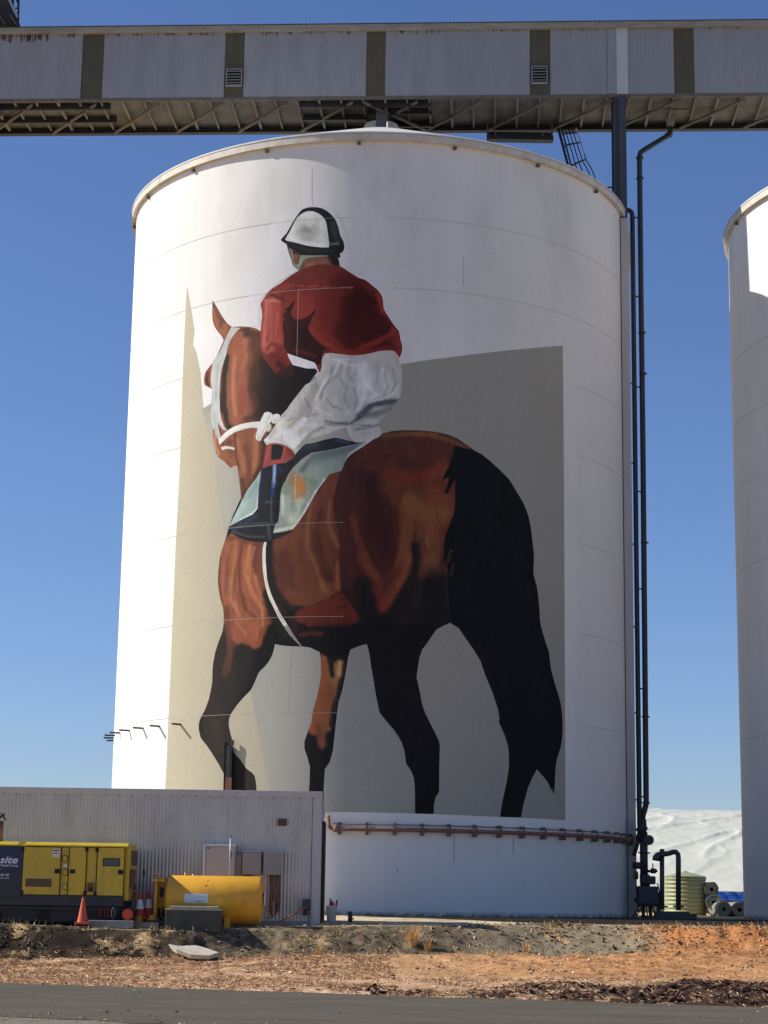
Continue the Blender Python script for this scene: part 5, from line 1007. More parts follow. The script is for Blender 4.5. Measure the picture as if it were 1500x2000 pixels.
('rider','painted_boot_top',[(-3.544,14.751),(-3.463,14.77),(-3.301,14.768),(-3.14,14.737),(-3.033,14.699),(-2.926,14.647),(-2.739,14.515),(-2.669,14.415),(-2.626,14.322),(-2.706,14.216),(-2.912,14.116),(-3.069,14.085),(-3.228,14.07),(-3.442,14.034),(-3.604,14.01),(-3.751,13.991),(-3.719,14.181),(-3.696,14.331),(-3.651,14.49),(-3.623,14.63),(-3.636,14.717)],(0.344,0.092,0.072),[
 ([(-3.568,14.626),(-3.636,14.175)],0.077,(0.4817,0.1144,0.0834),0.8,0.22),
 ([(-2.923,14.531),(-2.708,14.317)],0.097,(0.237,0.0449,0.0402),0.8,0.22),
 ([(-2.977,14.585),(-3.072,14.186)],0.044,(0.6055,0.1306,0.0937),0.7,0.22),
 ([(-3.445,14.135),(-3.018,14.158)],0.048,(0.5808,0.1135,0.084),0.7,0.22),
]),
('rider','painted_boot_panel',[(-3.451,14.708),(-3.246,14.724),(-3.031,14.639),(-3.068,14.439),(-3.116,14.25),(-3.286,14.22),(-3.458,14.227),(-3.453,14.414)],(0.03,0.031,0.032),[
]),
('rider','painted_boot',[(-3.756,13.966),(-3.604,14.01),(-3.442,14.034),(-3.228,14.075),(-3.069,14.085),(-2.912,14.106),(-2.775,13.867),(-2.849,13.71),(-2.923,13.573),(-2.998,13.427),(-3.057,13.28),(-3.094,13.081),(-3.108,12.832),(-3.117,12.583),(-3.127,12.383),(-3.148,12.185),(-3.251,12.091),(-3.295,11.944),(-3.323,11.816),(-2.955,11.842),(-2.636,11.903),(-2.685,11.841),(-2.848,11.748),(-3.055,11.673),(-3.238,11.628),(-3.37,11.59),(-3.529,11.544),(-3.692,11.559),(-3.913,11.572),(-4.194,11.626),(-4.367,11.684),(-4.542,11.752),(-4.71,11.856),(-4.874,11.945),(-4.92,12.034),(-4.942,12.137),(-4.853,12.179),(-4.505,12.326),(-4.277,12.409),(-4.054,12.482),(-3.944,12.555),(-3.891,12.631),(-3.875,12.831),(-3.878,13.082),(-3.868,13.308),(-3.837,13.533),(-3.805,13.758)],(0.028,0.03,0.035),[
 ([(-3.335,14.077),(-3.335,13.699),(-3.357,13.348)],0.058,(0.3352,0.5198,0.85),0.9,0.2),
 ([(-3.381,13.45),(-3.386,13.049)],0.058,(0.0344,0.0746,0.2984),0.8,0.22),
 ([(-3.226,13.994),(-3.115,13.836)],0.077,(0.0349,0.0483,0.1116),0.7,0.22),
 ([(-3.765,13.881),(-3.832,13.381),(-3.848,12.678)],0.068,(0.0283,0.0503,0.1373),0.8,0.22),
 ([(-3.597,13.767),(-3.624,12.863),(-3.554,12.358)],0.116,(0.0397,0.0398,0.0364),0.7,0.22),
 ([(-3.41,12.95),(-3.386,12.148)],0.044,(0.0981,0.1181,0.1247),0.7,0.22),
 ([(-3.94,12.434),(-4.329,12.262),(-4.729,12.043)],0.106,(0.0411,0.0636,0.1065),0.7,0.22),
 ([(-4.498,12.125),(-3.932,12.183),(-3.494,12.155)],0.068,(0.0754,0.0832,0.0825),0.7,0.22),
 ([(-4.786,11.972),(-4.313,11.785),(-3.589,11.712)],0.048,(0.0991,0.0988,0.0927),0.7,0.22),
 ([(-4.723,11.892),(-4.253,11.705),(-3.64,11.615)],0.039,(0.0144,0.0137,0.0139),0.8,0.22),
 ([(-3.491,12.055),(-3.425,11.653)],0.048,(0.104,0.1298,0.1358),0.7,0.22),
 ([(-3.705,11.968),(-4.492,11.974)],0.058,(0.0276,0.0287,0.0301),0.7,0.22),
 ([(-3.058,13.682),(-3.193,12.837),(-3.229,12.239)],0.077,(0.0199,0.0205,0.0233),0.8,0.22),
 ([(-4.852,12.154),(-4.503,12.286)],0.029,(0.1298,0.0394,0.0391),0.7,0.22),
 ([(-3.623,12.838),(-3.298,12.803)],0.015,(0.2749,0.3268,0.3249),0.5,0.22),
]),
('rider','painted_helmet',[(-3.323,21.653),(-3.253,21.719),(-3.121,21.854),(-3.006,22.044),(-2.914,22.204),(-2.81,22.365),(-2.707,22.504),(-2.634,22.588),(-2.551,22.633),(-2.419,22.665),(-2.288,22.67),(-2.157,22.66),(-2.027,22.635),(-1.912,22.596),(-1.818,22.543),(-1.703,22.462),(-1.609,22.372),(-1.53,22.278),(-1.462,22.18),(-1.409,22.056),(-1.365,21.928),(-1.332,21.789),(-1.304,21.662),(-1.252,21.555),(-1.199,21.458),(-1.167,21.352),(-1.149,21.236),(-1.163,21.142),(-1.217,21.059),(-1.302,21.02),(-1.285,20.946),(-1.274,20.872),(-1.35,20.875),(-1.427,20.94),(-1.605,20.958),(-1.784,20.977),(-2.145,20.998),(-2.354,21.013),(-2.617,21.044),(-2.651,21.121),(-2.781,21.206),(-2.916,21.282),(-3.053,21.343),(-3.104,21.428),(-3.121,21.472),(-3.221,21.535),(-3.299,21.597)],(0.02,0.023,0.024),[
 ([(-3.12,21.827),(-2.913,22.178),(-2.654,22.499)],0.034,(0.0378,0.044,0.0486),0.7,0.22),
 ([(-1.551,22.052),(-1.467,21.679),(-1.387,21.465)],0.116,(0.0585,0.0746,0.0704),0.6,0.22),
 ([(-1.588,21.357),(-1.334,21.357)],0.034,(0.2698,0.3381,0.3062),0.7,0.22),
 ([(-2.891,21.354),(-2.253,21.169),(-1.532,21.102)],0.058,(0.036,0.0427,0.0416),0.6,0.22),
 ([(-2.891,21.327),(-2.567,21.156)],0.068,(0.0128,0.0124,0.0127),0.7,0.22),
 ([(-1.531,22.316),(-1.398,22.045),(-1.343,21.832)],0.019,(0.1797,0.0499,0.0397),0.6,0.22),
]),
('rider','painted_helmet_panel',[(-3.169,21.636),(-3.096,21.756),(-3.013,21.885),(-2.931,22.047),(-2.859,22.188),(-2.767,22.339),(-2.652,22.445),(-2.526,22.509),(-2.39,22.54),(-2.253,22.529),(-2.127,22.483),(-2.011,22.416),(-1.917,22.336),(-1.842,22.247),(-1.784,22.143),(-1.75,22.009),(-1.726,21.849),(-1.702,21.689),(-1.678,21.53),(-1.66,21.381),(-1.657,21.25),(-1.79,21.246),(-1.944,21.26),(-2.152,21.294),(-2.362,21.34),(-2.573,21.405),(-2.788,21.481),(-2.977,21.542),(-3.113,21.582)],(0.716,0.753,0.664),[
 ([(-2.533,21.93),(-2.37,21.705),(-2.19,21.798)],0.29,(0.3389,0.2993,0.263),0.6,0.22),
 ([(-2.48,21.91),(-2.348,21.857)],0.106,(0.1868,0.1707,0.1554),0.5,0.22),
 ([(-2.121,22.19),(-2.053,21.498)],0.126,(0.6388,0.6384,0.5737),0.5,0.22),
 ([(-1.912,22.124),(-1.8,21.694),(-1.741,21.375)],0.106,(0.703,0.7356,0.6649),0.7,0.22),
 ([(-2.651,22.392),(-2.072,22.346)],0.116,(0.85,0.85,0.85),0.6,0.22),
 ([(-3.008,21.683),(-2.575,21.484),(-1.946,21.333)],0.068,(0.85,0.85,0.85),0.6,0.22),
 ([(-2.494,22.485),(-2.283,22.468)],0.097,(0.85,0.85,0.85),0.5,0.22),
]),
]

M_mural = attr_mat('mural_paint', 0.8, 9.0, 0.06, bump=0.05, bscale=12, spec=0.1, detail=5)
def seg_dist(X, Z, pts):
    d = np.full(X.shape, 1e9)
    for (x0, z0), (x1, z1) in zip(pts[:-1], pts[1:]):
        dx, dz = x1 - x0, z1 - z0; L2 = dx * dx + dz * dz + 1e-12
        t = np.clip(((X - x0) * dx + (Z - z0) * dz) / L2, 0, 1)
        d = np.minimum(d, np.hypot(X - x0 - t * dx, Z - z0 - t * dz))
    return d
def paint(region, X, Z):
    c = np.tile(np.array(region[3], float), (len(X), 1))
    wx = (fbm(X * 5, Z * 1.6, 3, 81) - .5) * .22; wz = (fbm(X * 2, Z * 3, 3, 82) - .5) * .22      # brush wander
    for pts, r, col, a, hard in region[4]:
        k = min(1.0, r / .35)
        d = seg_dist(X + wx * k, Z + wz * k, pts) / r
        w_ = np.clip((1.25 - d) / (1.25 - hard * 1.0), 0, 1); w_ = w_ * w_ * (3 - 2 * w_) * a
        c = c * (1 - w_[:, None]) + np.array(col) * w_[:, None]
    # dry-brush streaks and rolled unevenness in the paint itself
    if region[0] in ('horse', 'rider'):
        s_ = 1 + (fbm(X * 16, Z * 3.2, 3, 83) - .5) * .28 + (fbm(X * 3.0, Z * 3.0, 4, 84) - .5) * .26
    else:
        s_ = 1 + (fbm(X * .8, Z * .8, 3, 85) - .5) * .08
    return c * s_[:, None]
def inside(P, X, Z):
    P = np.array(P); r = np.zeros(X.shape, bool); j = len(P) - 1
    for i in range(len(P)):
        xi, zi = P[i]; xj, zj = P[j]
        if zi != zj:
            m = ((zi > Z) != (zj > Z)) & (X < (xj - xi) * (Z - zi) / (zj - zi) + xi); r ^= m
        j = i
    return r
def dense(P, step):
    o = []
    for i in range(len(P)):
        a = np.array(P[i]); b = np.array(P[(i + 1) % len(P)]); n = max(1, int(np.hypot(*(b - a)) / step))
        o += [tuple(a + (b - a) * t / n) for t in range(n)]
    return o
def build_mural():
    pts = []; edges = []; polys = [dense(r[2], .10) for r in MURAL]
    for P in polys:
        k = len(pts); pts += P; edges += [(k + i, k + (i + 1) % len(P)) for i in range(len(P))]
    # interior points: fine over the figures, coarse over the backdrop
    allp = np.array(pts); g = .05
    X, Z = np.meshgrid(np.arange(allp[:, 0].min(), allp[:, 0].max(), g), np.arange(allp[:, 1].min(), allp[:, 1].max(), g))
    ix = np.arange(X.shape[1])[None, :] + 0 * np.arange(X.shape[0])[:, None]; iz = np.arange(X.shape[0])[:, None] + 0 * ix
    top = np.full(X.shape, -1)
    for n, r in enumerate(MURAL): top[inside(r[2], X, Z)] = n
    fine = np.isin(top, [n for n, r in enumerate(MURAL) if r[0] in ('horse', 'rider')]); coarse = (top >= 0) & (ix % 4 == 0) & (iz % 4 == 0)
    k = fine | coarse
    jit = np.random.default_rng(5).uniform(-.25, .25, (k.sum(), 2)) * g
    gp_ = np.stack([X[k], Z[k]], 1) + jit
    allv = [Vector((p[0], p[1])) for p in pts] + [Vector((float(p[0]), float(p[1]))) for p in gp_]
    v, e, f, _, _, _ = delaunay_2d_cdt(allv, edges, [], 0, 1e-5)
    v = np.array([(q.x, q.y) for q in v]); T = np.array([q for q in f if len(q) == 3]); cen = v[T].mean(1)
    lab = np.full(len(T), -1)
    for n, r in enumerate(MURAL): lab[inside(r[2], cen[:, 0], cen[:, 1])] = n
    th = v[:, 0] / R; V3 = np.stack([CX + np.sin(th) * (R + .004), DS - np.cos(th) * (R + .004), v[:, 1]], 1); N3 = np.stack([np.sin(th), -np.cos(th), 0 * th], 1)
    made = {}
    names = []
    for n, r in enumerate(MURAL):
        key = (r[0], r[1])
        if key not in names: names.append(key)
    root = {}
    for key in names:
        idx = [n for n, r in enumerate(MURAL) if (r[0], r[1]) == key]
        VV = []; FF = []; CC = []; NN = []; off = 0
        for n in idx:
            t = T[lab == n]
            if not len(t): continue
            u, inv = np.unique(t, return_inverse=True); inv = inv.reshape(t.shape)
            a, b, c = v[t[:, 0]], v[t[:, 1]], v[t[:, 2]]; ar = (b[:, 0] - a[:, 0]) * (c[:, 1] - a[:, 1]) - (b[:, 1] - a[:, 1]) * (c[:, 0] - a[:, 0])
            inv = np.where((ar < 0)[:, None], inv[:, ::-1], inv)
            VV.append(V3[u]); NN.append(N3[u]); CC.append(paint(MURAL[n], v[u, 0], v[u, 1])); FF.append(inv + off); off += len(u)
        if not VV: continue
        V_ = np.concatenate(VV); par = S1
        if key[0] in root: par = root[key[0]]
        ob = mesh_obj(key[1], V_, np.concatenate(FF), M_mural, parent=par, smooth=True, col=np.clip(np.concatenate(CC), .001, 1), normals=np.concatenate(NN))
        if key[1] in ('painted_backdrop',): root['back'] = ob
        if key[1] in ('painted_horse',): root['horse'] = ob
        if key[1] in ('painted_jacket',): root['rider'] = ob
    for o in list(S1.children):
        if o.name.startswith('painted_far') or o.name == 'far_foreleg': o.parent = root['horse']
        if o.name in ('painted_head', 'painted_strap'): o.parent = root['rider']
        if o.name == 'painted_triangle': o.parent = root['back']
    root['rider'].name = 'painted_rider'
build_mural()

# ------------------------------------------------------------------ rusty ring pipe round the silo foot
RP = thing('ring_pipe', 'rust brown pipe clamped round the foot of the painted silo below the mural', 'pipe', (0, DS - R, 2.5))
s0, z0 = wallpt(652, 1618); s1_, z1 = wallpt(1210, 1641)
zp = (z0 + wallpt(900, 1625)[1]) / 2
sA = s0; sB = R * math.radians(88)
n = 60
MB().tube([onwall(sA + (sB - sA) * i / n, zp, 0.16) for i in range(n + 1)], 0.062, 10).build('pipe', M_rustpipe, RP)
MB().tube([onwall(sA + (sB - sA) * i / n, zp + 0.15 + 0.008 * math.sin(i * 1.9), 0.14) for i in range(n + 1)], 0.018, 6).build('cable', M_steel, RP)
MB().tube([onwall(sA, zp, 0.16), onwall(sA - 0.12, zp + .05, 0.16), onwall(sA - 0.17, zp + .4, 0.12)], 0.06, 8).build('pipe_elbow', M_rustpipe, RP)
MB().lathe(tuple(onwall(sA + 0.1, zp + .02, 0.16)), [(0.001, -.11), (.10, -.11), (.10, .11), (.001, .11)], n=10).build('flange', M_rustpipe, RP)
s = sA + 0.18
k = 0
while s < sB:
    mb = MB(); c = onwall(s, zp, 0.10); th = s / R; nn = Vector((math.sin(th), -math.cos(th), 0)); tt = Vector((math.cos(th), math.sin(th), 0))
    mb.obox(c + Vector((0, 0, -0.115)), nn, tt, Vector((0, 0, 1)), 0.11, 0.045, 0.05)
    mb.obox(c + Vector((0, 0, 0.16)), nn, tt, Vector((0, 0, 1)), 0.09, 0.035, 0.045)
    mb.obox(c + nn * 0.125, nn, tt, Vector((0, 0, 1)), 0.010, 0.03, 0.15)
    mb.build('bracket', M_steel, RP); s += 0.835; k += 1

# tall steel post in front of the mural, rising behind the shed
PO = thing('steel_post', 'dark steel channel post rising behind the shed in front of the mural', 'post', at(446, 1550, 56))
pY = DS - math.sqrt(R * R - 5.3 ** 2) - 0.75
a = at(439, 1450, pY); b = at(453, 1450, pY); z_top = a.z
MB().box(a.x, a.x + .05, pY, pY + .25, 0, z_top).build('flange', M_black, PO)
MB().box(a.x + .052, b.x, pY + .03, pY + .06, 0, z_top - .08).build('web', mat('post_grey', (0.17, 0.16, 0.13), .7, var=.3, dirt=(.10, .06, .04), dirt_amt=.6), PO)
MB().box(b.x - .06, b.x + .015, pY - .02, pY + .25, 0, z_top - .10).build('flange', M_legsteel, PO)
c = at(454, 1448, pY); MB().box(c.x - .05, c.x + .05, pY - .03, pY + .05, c.z - .13, c.z + .04).build('top_lug', M_rustpipe, PO)
c = at(446, 1532, pY - .03); MB().box(c.x - .10, c.x + .10, pY - .035, pY - .01, c.z - .25, c.z + .22).build('joint_plate', mat('red_primer', (0.42, 0.20, 0.12), .8, var=.3), PO)

# ------------------------------------------------------------------ shed
SY = 45.6; shx = at(628, 1546, SY).x; shz = at(628, 1546, SY).z; SX0 = -15.0; fz = 0.16
bz = shz - 0.37; SDp = 3.1
SH = thing('shed', 'low grey corrugated iron shed at the foot of the painted silo', 'shed', (shx, SY, -0.1))
O = Vector((0, SY, 0)); AX = Vector((1, 0, 0)); AN = Vector((0, 1, 0))
zj = at(300, 1640, SY).z; tx = at(611, 1600, SY).x
x = SX0; kk = 0
while x < tx - 0.05:
    x2 = min(x + 0.774 * 3, tx)
    corr(MB(), O, AX, AN, x, x2, zj - 0.02, shz - fz + .02, 0.086, 0.020).build('wall_sheet', M_shed, SH)
    corr(MB(), O + AN * 0.012, AX, AN, x, x2, -0.3, zj, 0.086, 0.020).build('wall_sheet', M_shed, SH)
    x = x2 + 0.004; kk += 1
MB().box(SX0, shx + 0.012, SY - 0.035, SY + 0.05, shz - fz, shz, 0.006).build('fascia', M_trim, SH)
mb = MB()
xx = SX0
while xx < shx - .1:
    mb.box(xx - .012, xx + .012, SY - .037, SY - .030, shz - fz - .012, shz - fz + .018); xx += .31
mb.build('fascia_clips', M_steel, SH)
MB().box(tx, shx + .004, SY - 0.028, SY - 0.010, -0.25, shz - fz - .004).build('corner_flashing', M_trim, SH)
# right-hand side wall with the sloping verge
mb = MB(); mb.add([(shx, SY - .02, -.25), (shx, SY + SDp, -.25), (shx, SY + SDp, bz - .1), (shx, SY - .02, shz - fz)], [(0, 1, 2, 3)]); mb.build('side_wall', M_trim, SH)
mb = MB(); mb.add([(shx + .025, SY - .03, shz - fz), (shx + .025, SY + SDp, bz - .15), (shx + .025, SY + SDp, bz), (shx + .025, SY - .03, shz + .002), (shx - .03, SY - .03, shz - fz), (shx - .03, SY + SDp, bz - .15), (shx - .03, SY + SDp, bz), (shx - .03, SY - .03, shz + .002)],
    [(0, 1, 2, 3), (7, 6, 5, 4), (0, 4, 5, 1), (3, 2, 6, 7), (0, 3, 7, 4), (1, 5, 6, 2)]); mb.build('verge_trim', M_trim, SH)
mb = MB(); mb.add([(SX0, SY + .05, shz - .01), (shx - .03, SY + .05, shz - .01), (shx - .03, SY + SDp, bz - .01), (SX0, SY + SDp, bz - .01)], [(0, 1, 2, 3)]); mb.build('roof', M_shed, SH)
mb = MB(); mb.box(SX0, shx - .02, SY + SDp - .04, SY + SDp, -.2, bz - .03); mb.build('back_wall', M_shed, SH)
mb = MB(); mb.box(SX0 - .02, SX0 + .02, SY, SY + SDp - .05, -.2, bz - .03); mb.build('side_wall', M_shed, SH)
MB().box(shx + .002, shx + .07, SY + 1.35, SY + 2.75, -.2, at(637, 1606, SY + 2).z).build('door_edge', mat('dark_rust', (0.05, 0.022, 0.016), .8, var=.4), SH)
MB().box(SX0, tx, SY - .035, SY + .03, -.3, -.045).build('plinth', M_conc, SH)
a = at(543, 1599, SY); b = at(560, 1613, SY)
v = MB().box(a.x, b.x, SY - .05, SY - .02, b.z, a.z).build('vent', M_black, SH)
for i in range(5): MB().box(a.x + .01, b.x - .01, SY - .062, SY - .052, b.z + .012 + i * .034, b.z + .028 + i * .034).build('slat', M_steel, v)
# screws in rows
mb = MB()
for zz in (shz - .95, zj + .3, .55):
    xx = SX0 + .2
    while xx < tx: mb.box(xx - .008, xx + .008, SY - .032, SY - .020, zz - .008, zz + .008); xx += .344
mb.build('roofing_screws', M_steel, SH, kind='stuff')

def facebox(px0, px1, py0, py1, Y, depth):
    a = at(px0, (py0 + py1) / 2, Y); b = at(px1, (py0 + py1) / 2, Y); m = (px0 + px1) / 2
    return a.x, b.x, at(m, py1, Y).z, at(m, py0, Y).z
# cabinets on the shed front
x0, x1, z0, z1 = facebox(400, 458, 1652, 1722, SY - .35, 0)
c1 = thing('electrical_cabinet', 'largest pale grey cabinet on the shed wall, above the orange tank', 'cabinet', ((x0 + x1) / 2, SY - .3, z0), 'cabinets on the shed wall')
MB().box(x0, x1, SY - .33, SY - .02, z0, z1, .008).build('body', M_trim, c1)
MB().box(x0 + .03, x1 - .015, SY - .35, SY - .332, z0 + .02, z1 - .035, .006).build('door', M_cabinet, c1)
MB().box(x0 - .035, x0 - .002, SY - .37, SY - .02, z0, z1 + .03, .006).build('frame_edge', M_letter, c1)  # white stands in for sun on the cabinet's left edge
MB().box(x0 - .035, x1 + .02, SY - .37, SY - .02, z1 + .002, z1 + .032, .006).build('rain_hood', M_letter, c1)  # white again for the sunlit top edge
for zz in (z1 - .16, z1 - .24, z0 + .12): MB().box(x1 - .11, x1 - .07, SY - .362, SY - .351, zz - .03, zz + .03).build('latch', M_charcoal, c1)
MB().box(x0 + .03, x0 + .11, SY - .356, SY - .351, z1 - .07, z1 - .045).build('name_plate', M_charcoal, c1)
for px0, px1, lab, mm in ((473, 510, 'smaller grey cabinet between the largest cabinet and its neighbour', M_cabinetd), (515, 553, 'right-hand small cabinet with rusty pipes coming out below it', M_cabinetd)):
    x0, x1, z0, z1 = facebox(px0, px1, 1664, 1708, SY - .25, 0)
    c = thing('electrical_cabinet', lab, 'cabinet', ((x0 + x1) / 2, SY - .2, z0), 'cabinets on the shed wall')
    MB().box(x0, x1, SY - .24, SY - .02, z0, z1, .008).build('body', M_trim if px0 > 500 else M_cabinetd, c)
    MB().box(x0 + .015, x1 - .02, SY - .256, SY - .242, z0 + .015, z1 - .02, .005).build('door', mm, c)
    MB().box(x0 - .01, x1 + .012, SY - .27, SY - .02, z1 + .001, z1 + .018).build('rain_hood', M_trim, c)
x0, x1, z0, z1 = facebox(459, 472, 1668, 1712, SY - .1, 0)
tag(MB().box(x0, x1, SY - .14, SY - .025, z0, z1, .01).build('cable_duct', M_cabinetd), 'plain grey box wedged between the largest cabinet and the next', 'duct')
cg = thing('conduit_stack', 'rusty conduits and a red hose running down the shed wall below the right-hand cabinet', 'conduits', at(540, 1790, SY - .1))
for px, mm, r, p1 in ((530, M_rustpipe, .028, 1788), (534, M_steel, .02, 1760), (539, M_rustpipe, .03, 1785), (527, M_steel, .015, 1780), (543, M_timber, .02, 1775), (547, M_redhose, .016, 1770)):
    pts = [at(px, 1709, SY - .1), at(px, p1, SY - .1)]
    if px == 547: pts = [at(547, 1709, SY - .12), at(547, 1765, SY - .12), at(543, 1778, SY - .2), at(533, 1790, SY - .3), at(522, 1794, SY - .4)]
    MB().tube(pts, r, 7).build('conduit', mm, cg)
MB().box(at(528, 0, SY).x, at(540, 0, SY).x, SY - .06, SY - .03, at(534, 1788, SY).z, at(534, 1710, SY).z).build('backing_board', mat('brown_board', (.10, .06, .04), .9, var=.3), cg)
x0, x1, z0, z1 = facebox(591, 606, 1756, 1788, SY - .12, 0)
oc = thing('outlet_box', 'small dark grey outlet box low at the shed corner with an orange lead', 'outlet', ((x0 + x1) / 2, SY - .1, z0))
MB().box(x0, x1, SY - .14, SY - .03, z0 + .12, z1, .008).build('body', M_legsteel, oc)
MB().box(x0 + .02, x1 - .02, SY - .12, SY - .03, z0, z0 + .118, .008).build('lower_body', M_charcoal, oc)
MB().tube([at(599, 1770, SY - .2), at(590, 1776, SY - .4), at(570, 1789, SY - .6), at(553, 1797, SY - .8), at(545, 1801, SY - 1.0)], .022, 7).build('lead', mat('orange_lead', (.42, .10, .04), .6), oc)
MB().tube([at(601, 1772, SY - .16), at(602, 1800, SY - .2)], .012, 6).build('lead', M_rustpipe, oc)

# ------------------------------------------------------------------ generator
gY = 43.7
gz0 = at(120, 1797, gY).z; gx1 = at(243, 1700, gY).x; gx0 = gx1 - 4.6; gD = 1.65
GE = thing('generator', 'yellow hire generator with charcoal base and navy sign beside the shed', 'generator', ((gx0 + gx1) / 2, gY + gD / 2, gz0))
zt = at(120, 1646, gY).z; zl = at(120, 1749, gY).z; zk = at(120, 1769, gY).z
MB().box(gx0, gx1 - .02, gY + .02, gY + gD, zl + .02, zt - .10, .015).build('canopy', M_yellow, GE)
# right-hand end with bellied corners
MB().box(gx1 - .02, gx1 + .10, gY + .10, gY + gD - .1, zl - .1, zt - .06, .04).build('end_panel', M_yellow, GE)
for xa, xb in ((gx0 - .02, at(124, 0, gY).x), (at(137, 0, gY).x, at(251, 1645, gY).x)):
    c_ = MB(); v_ = [(x, y, z) for x in (xa, xb) for y, z in ((gY - .03, zt - .085), (gY - .03, zt - .055), (gY + .045, zt + .012), (gY + gD - .04, zt + .012), (gY + gD + .03, zt - .055), (gY + gD + .03, zt - .085))]
    c_.add(v_, [(0, 1, 2, 3, 4, 5)[::-1], (6, 7, 8, 9, 10, 11)] + [(i, (i + 1) % 6, 6 + (i + 1) % 6, 6 + i) for i in range(6)]); c_.build('roof_cap', M_yellow, GE)
MB().box(at(124, 0, gY).x + .004, at(137, 0, gY).x - .004, gY + .0, gY + gD, zt - .10, zt - .055, .01).build('roof_valley', M_yellow, GE)
MB().box(gx0, gx1, gY + .03, gY + gD - .03, zk, zl + .015, .01).build('base_panel', M_charcoal, GE)
MB().box(gx0 + .05, gx1 - .06, gY + .10, gY + gD - .1, gz0 - .03, zk - .004).build('skid', M_skid, GE)
MB().box(gx0, gx1 + .02, gY + .0, gY + .09, zk - .09, zk - .03).build('skid_rail', M_skid, GE)
for px in (72, 88, 172):
    MB().box(at(px, 0, gY).x - .12, at(px, 0, gY).x + .12, gY + .05, gY + .098, gz0 + .02, zk - .12).build('fork_pocket', M_black, GE)
def gface(px0, px1, py0, py1, out, name, m, parent, bev=.004, dep=.02):
    x0, x1, z0, z1 = facebox(px0, px1, py0, py1, gY, 0)
    return MB().box(x0, x1, gY - out, gY - out + dep, z0, z1, bev).build(name, m, parent)
gface(-60, 44, 1652, 1750, .022, 'dark_panel', M_charcoal, GE, dep=.04)
sg = gface(-60, 43, 1657, 1701, .030, 'sign', M_navy, GE, .002, .006)
d1 = gface(45, 117, 1655, 1747, .018, 'door', M_yellow, GE)
d2 = gface(135, 167, 1655, 1748, .018, 'door', M_yellow, GE)
d3 = gface(190, 241, 1656, 1749, .018, 'door', M_yellow, GE)
for a in ((43.2, 44.8, 1652, 1750), (117.6, 119, 1652, 1750), (133.2, 134.4, 1652, 1749), (168, 169.2, 1652, 1750), (187.8, 189.4, 1652, 1750), (242, 243.2, 1652, 1750)):
    gface(*a, .006, 'door_gap', M_black, GE, 0, .01)
gface(50, 101, 1716, 1732, .022, 'grille', M_grille, d1, .002, .01)
gface(104, 116, 1658, 1674, .0215, 'warning_sticker', M_letter, d1, .0, .004)
gface(105, 115, 1660, 1663, .0225, 'sticker_print', M_charcoal, d1, .0, .001)
gface(105, 113, 1666, 1668, .0225, 'sticker_print', M_charcoal, d1, .0, .001)
gface(107, 117, 1697, 1706, .030, 'latch', M_black, d1, .003)
gface(137, 147, 1698, 1706, .030, 'latch', M_black, d2, .003)
gface(231, 241, 1699, 1708, .030, 'latch', M_black, d3, .003)
gface(200.5, 235, 1676, 1692, .022, 'window_frame', M_black, d3, .012, .01)
gface(202, 233.5, 1677.5, 1690.5, .026, 'window', M_glass, d3, .010, .01)
for py0 in (1671, 1698, 1725.5):
    gface(122.5, 132, py0, py0 + 12, .014, 'recess', M_black, GE, .008, .01)
    gface(123.5, 131, py0 + 1, py0 + 11, .017, 'recess_plate', M_yellow, GE, .006, .006)
gface(124, 131, 1688, 1693, .006, 'small_label', M_letter, GE, 0, .004)
gface(170.5, 183, 1724, 1742, .010, 'recess', mat('brown_recess', (.16, .10, .02), .7), GE, .008, .008)
gface(173, 181, 1733, 1741, .014, 'plug', M_black, GE, .008, .01)
for px, py in ((170, 1659), (190, 1660), (166, 1744), (186, 1745), (43, 1743), (45, 1658)):
    gface(px - 3, px + 3, py - 4, py + 4, .035, 'hinge', M_black, GE, .006, .02)
# lettering on the sign
def face_text(body, px, py, h, Y, name, m, parent, shear=0.0, thick=0.0, anchor_right=False, wide=1.0):
    vs_, fs_ = text_mesh(body, 1.0, shear, thick)
    xm = max(v.x for v in vs_); cap = max(v.y for v in vs_)
    p = at(px, py, Y); sc_ = h * Y / FPX / 0.7
    ox = p.x - (xm * sc_ * wide if anchor_right else 0)
    return MB().add([(ox + v.x * sc_ * wide, Y, p.z + v.y * sc_) for v in vs_], fs_).build(name, m, parent)
face_text('site', 35, 1686, 13.0, gY - .034, 'lettering', M_letter, sg, .25, .022, True, 1.30)
face_text('Rental Group', 35, 1692.5, 4.2, gY - .034, 'lettering', M_letter, sg, .0, .012, True)
face_text('40 40', 17.5, 1711.5, 5.2, gY - .026, 'phone_number', M_letter, GE, .1, .01, True)
gface(-8, 18.5, 1714.6, 1715.6, .0235, 'sign_rule', M_letter, GE, 0, .001)
p = at(1, 1699, gY); MB().add([(p.x - .12, gY - .034, p.z), (p.x + .05, gY - .034, p.z), (p.x - .02, gY - .034, p.z + .05), (p.x - .10, gY - .034, p.z + .04)], [(0, 1, 2, 3)]).build('red_mark', M_red, sg)
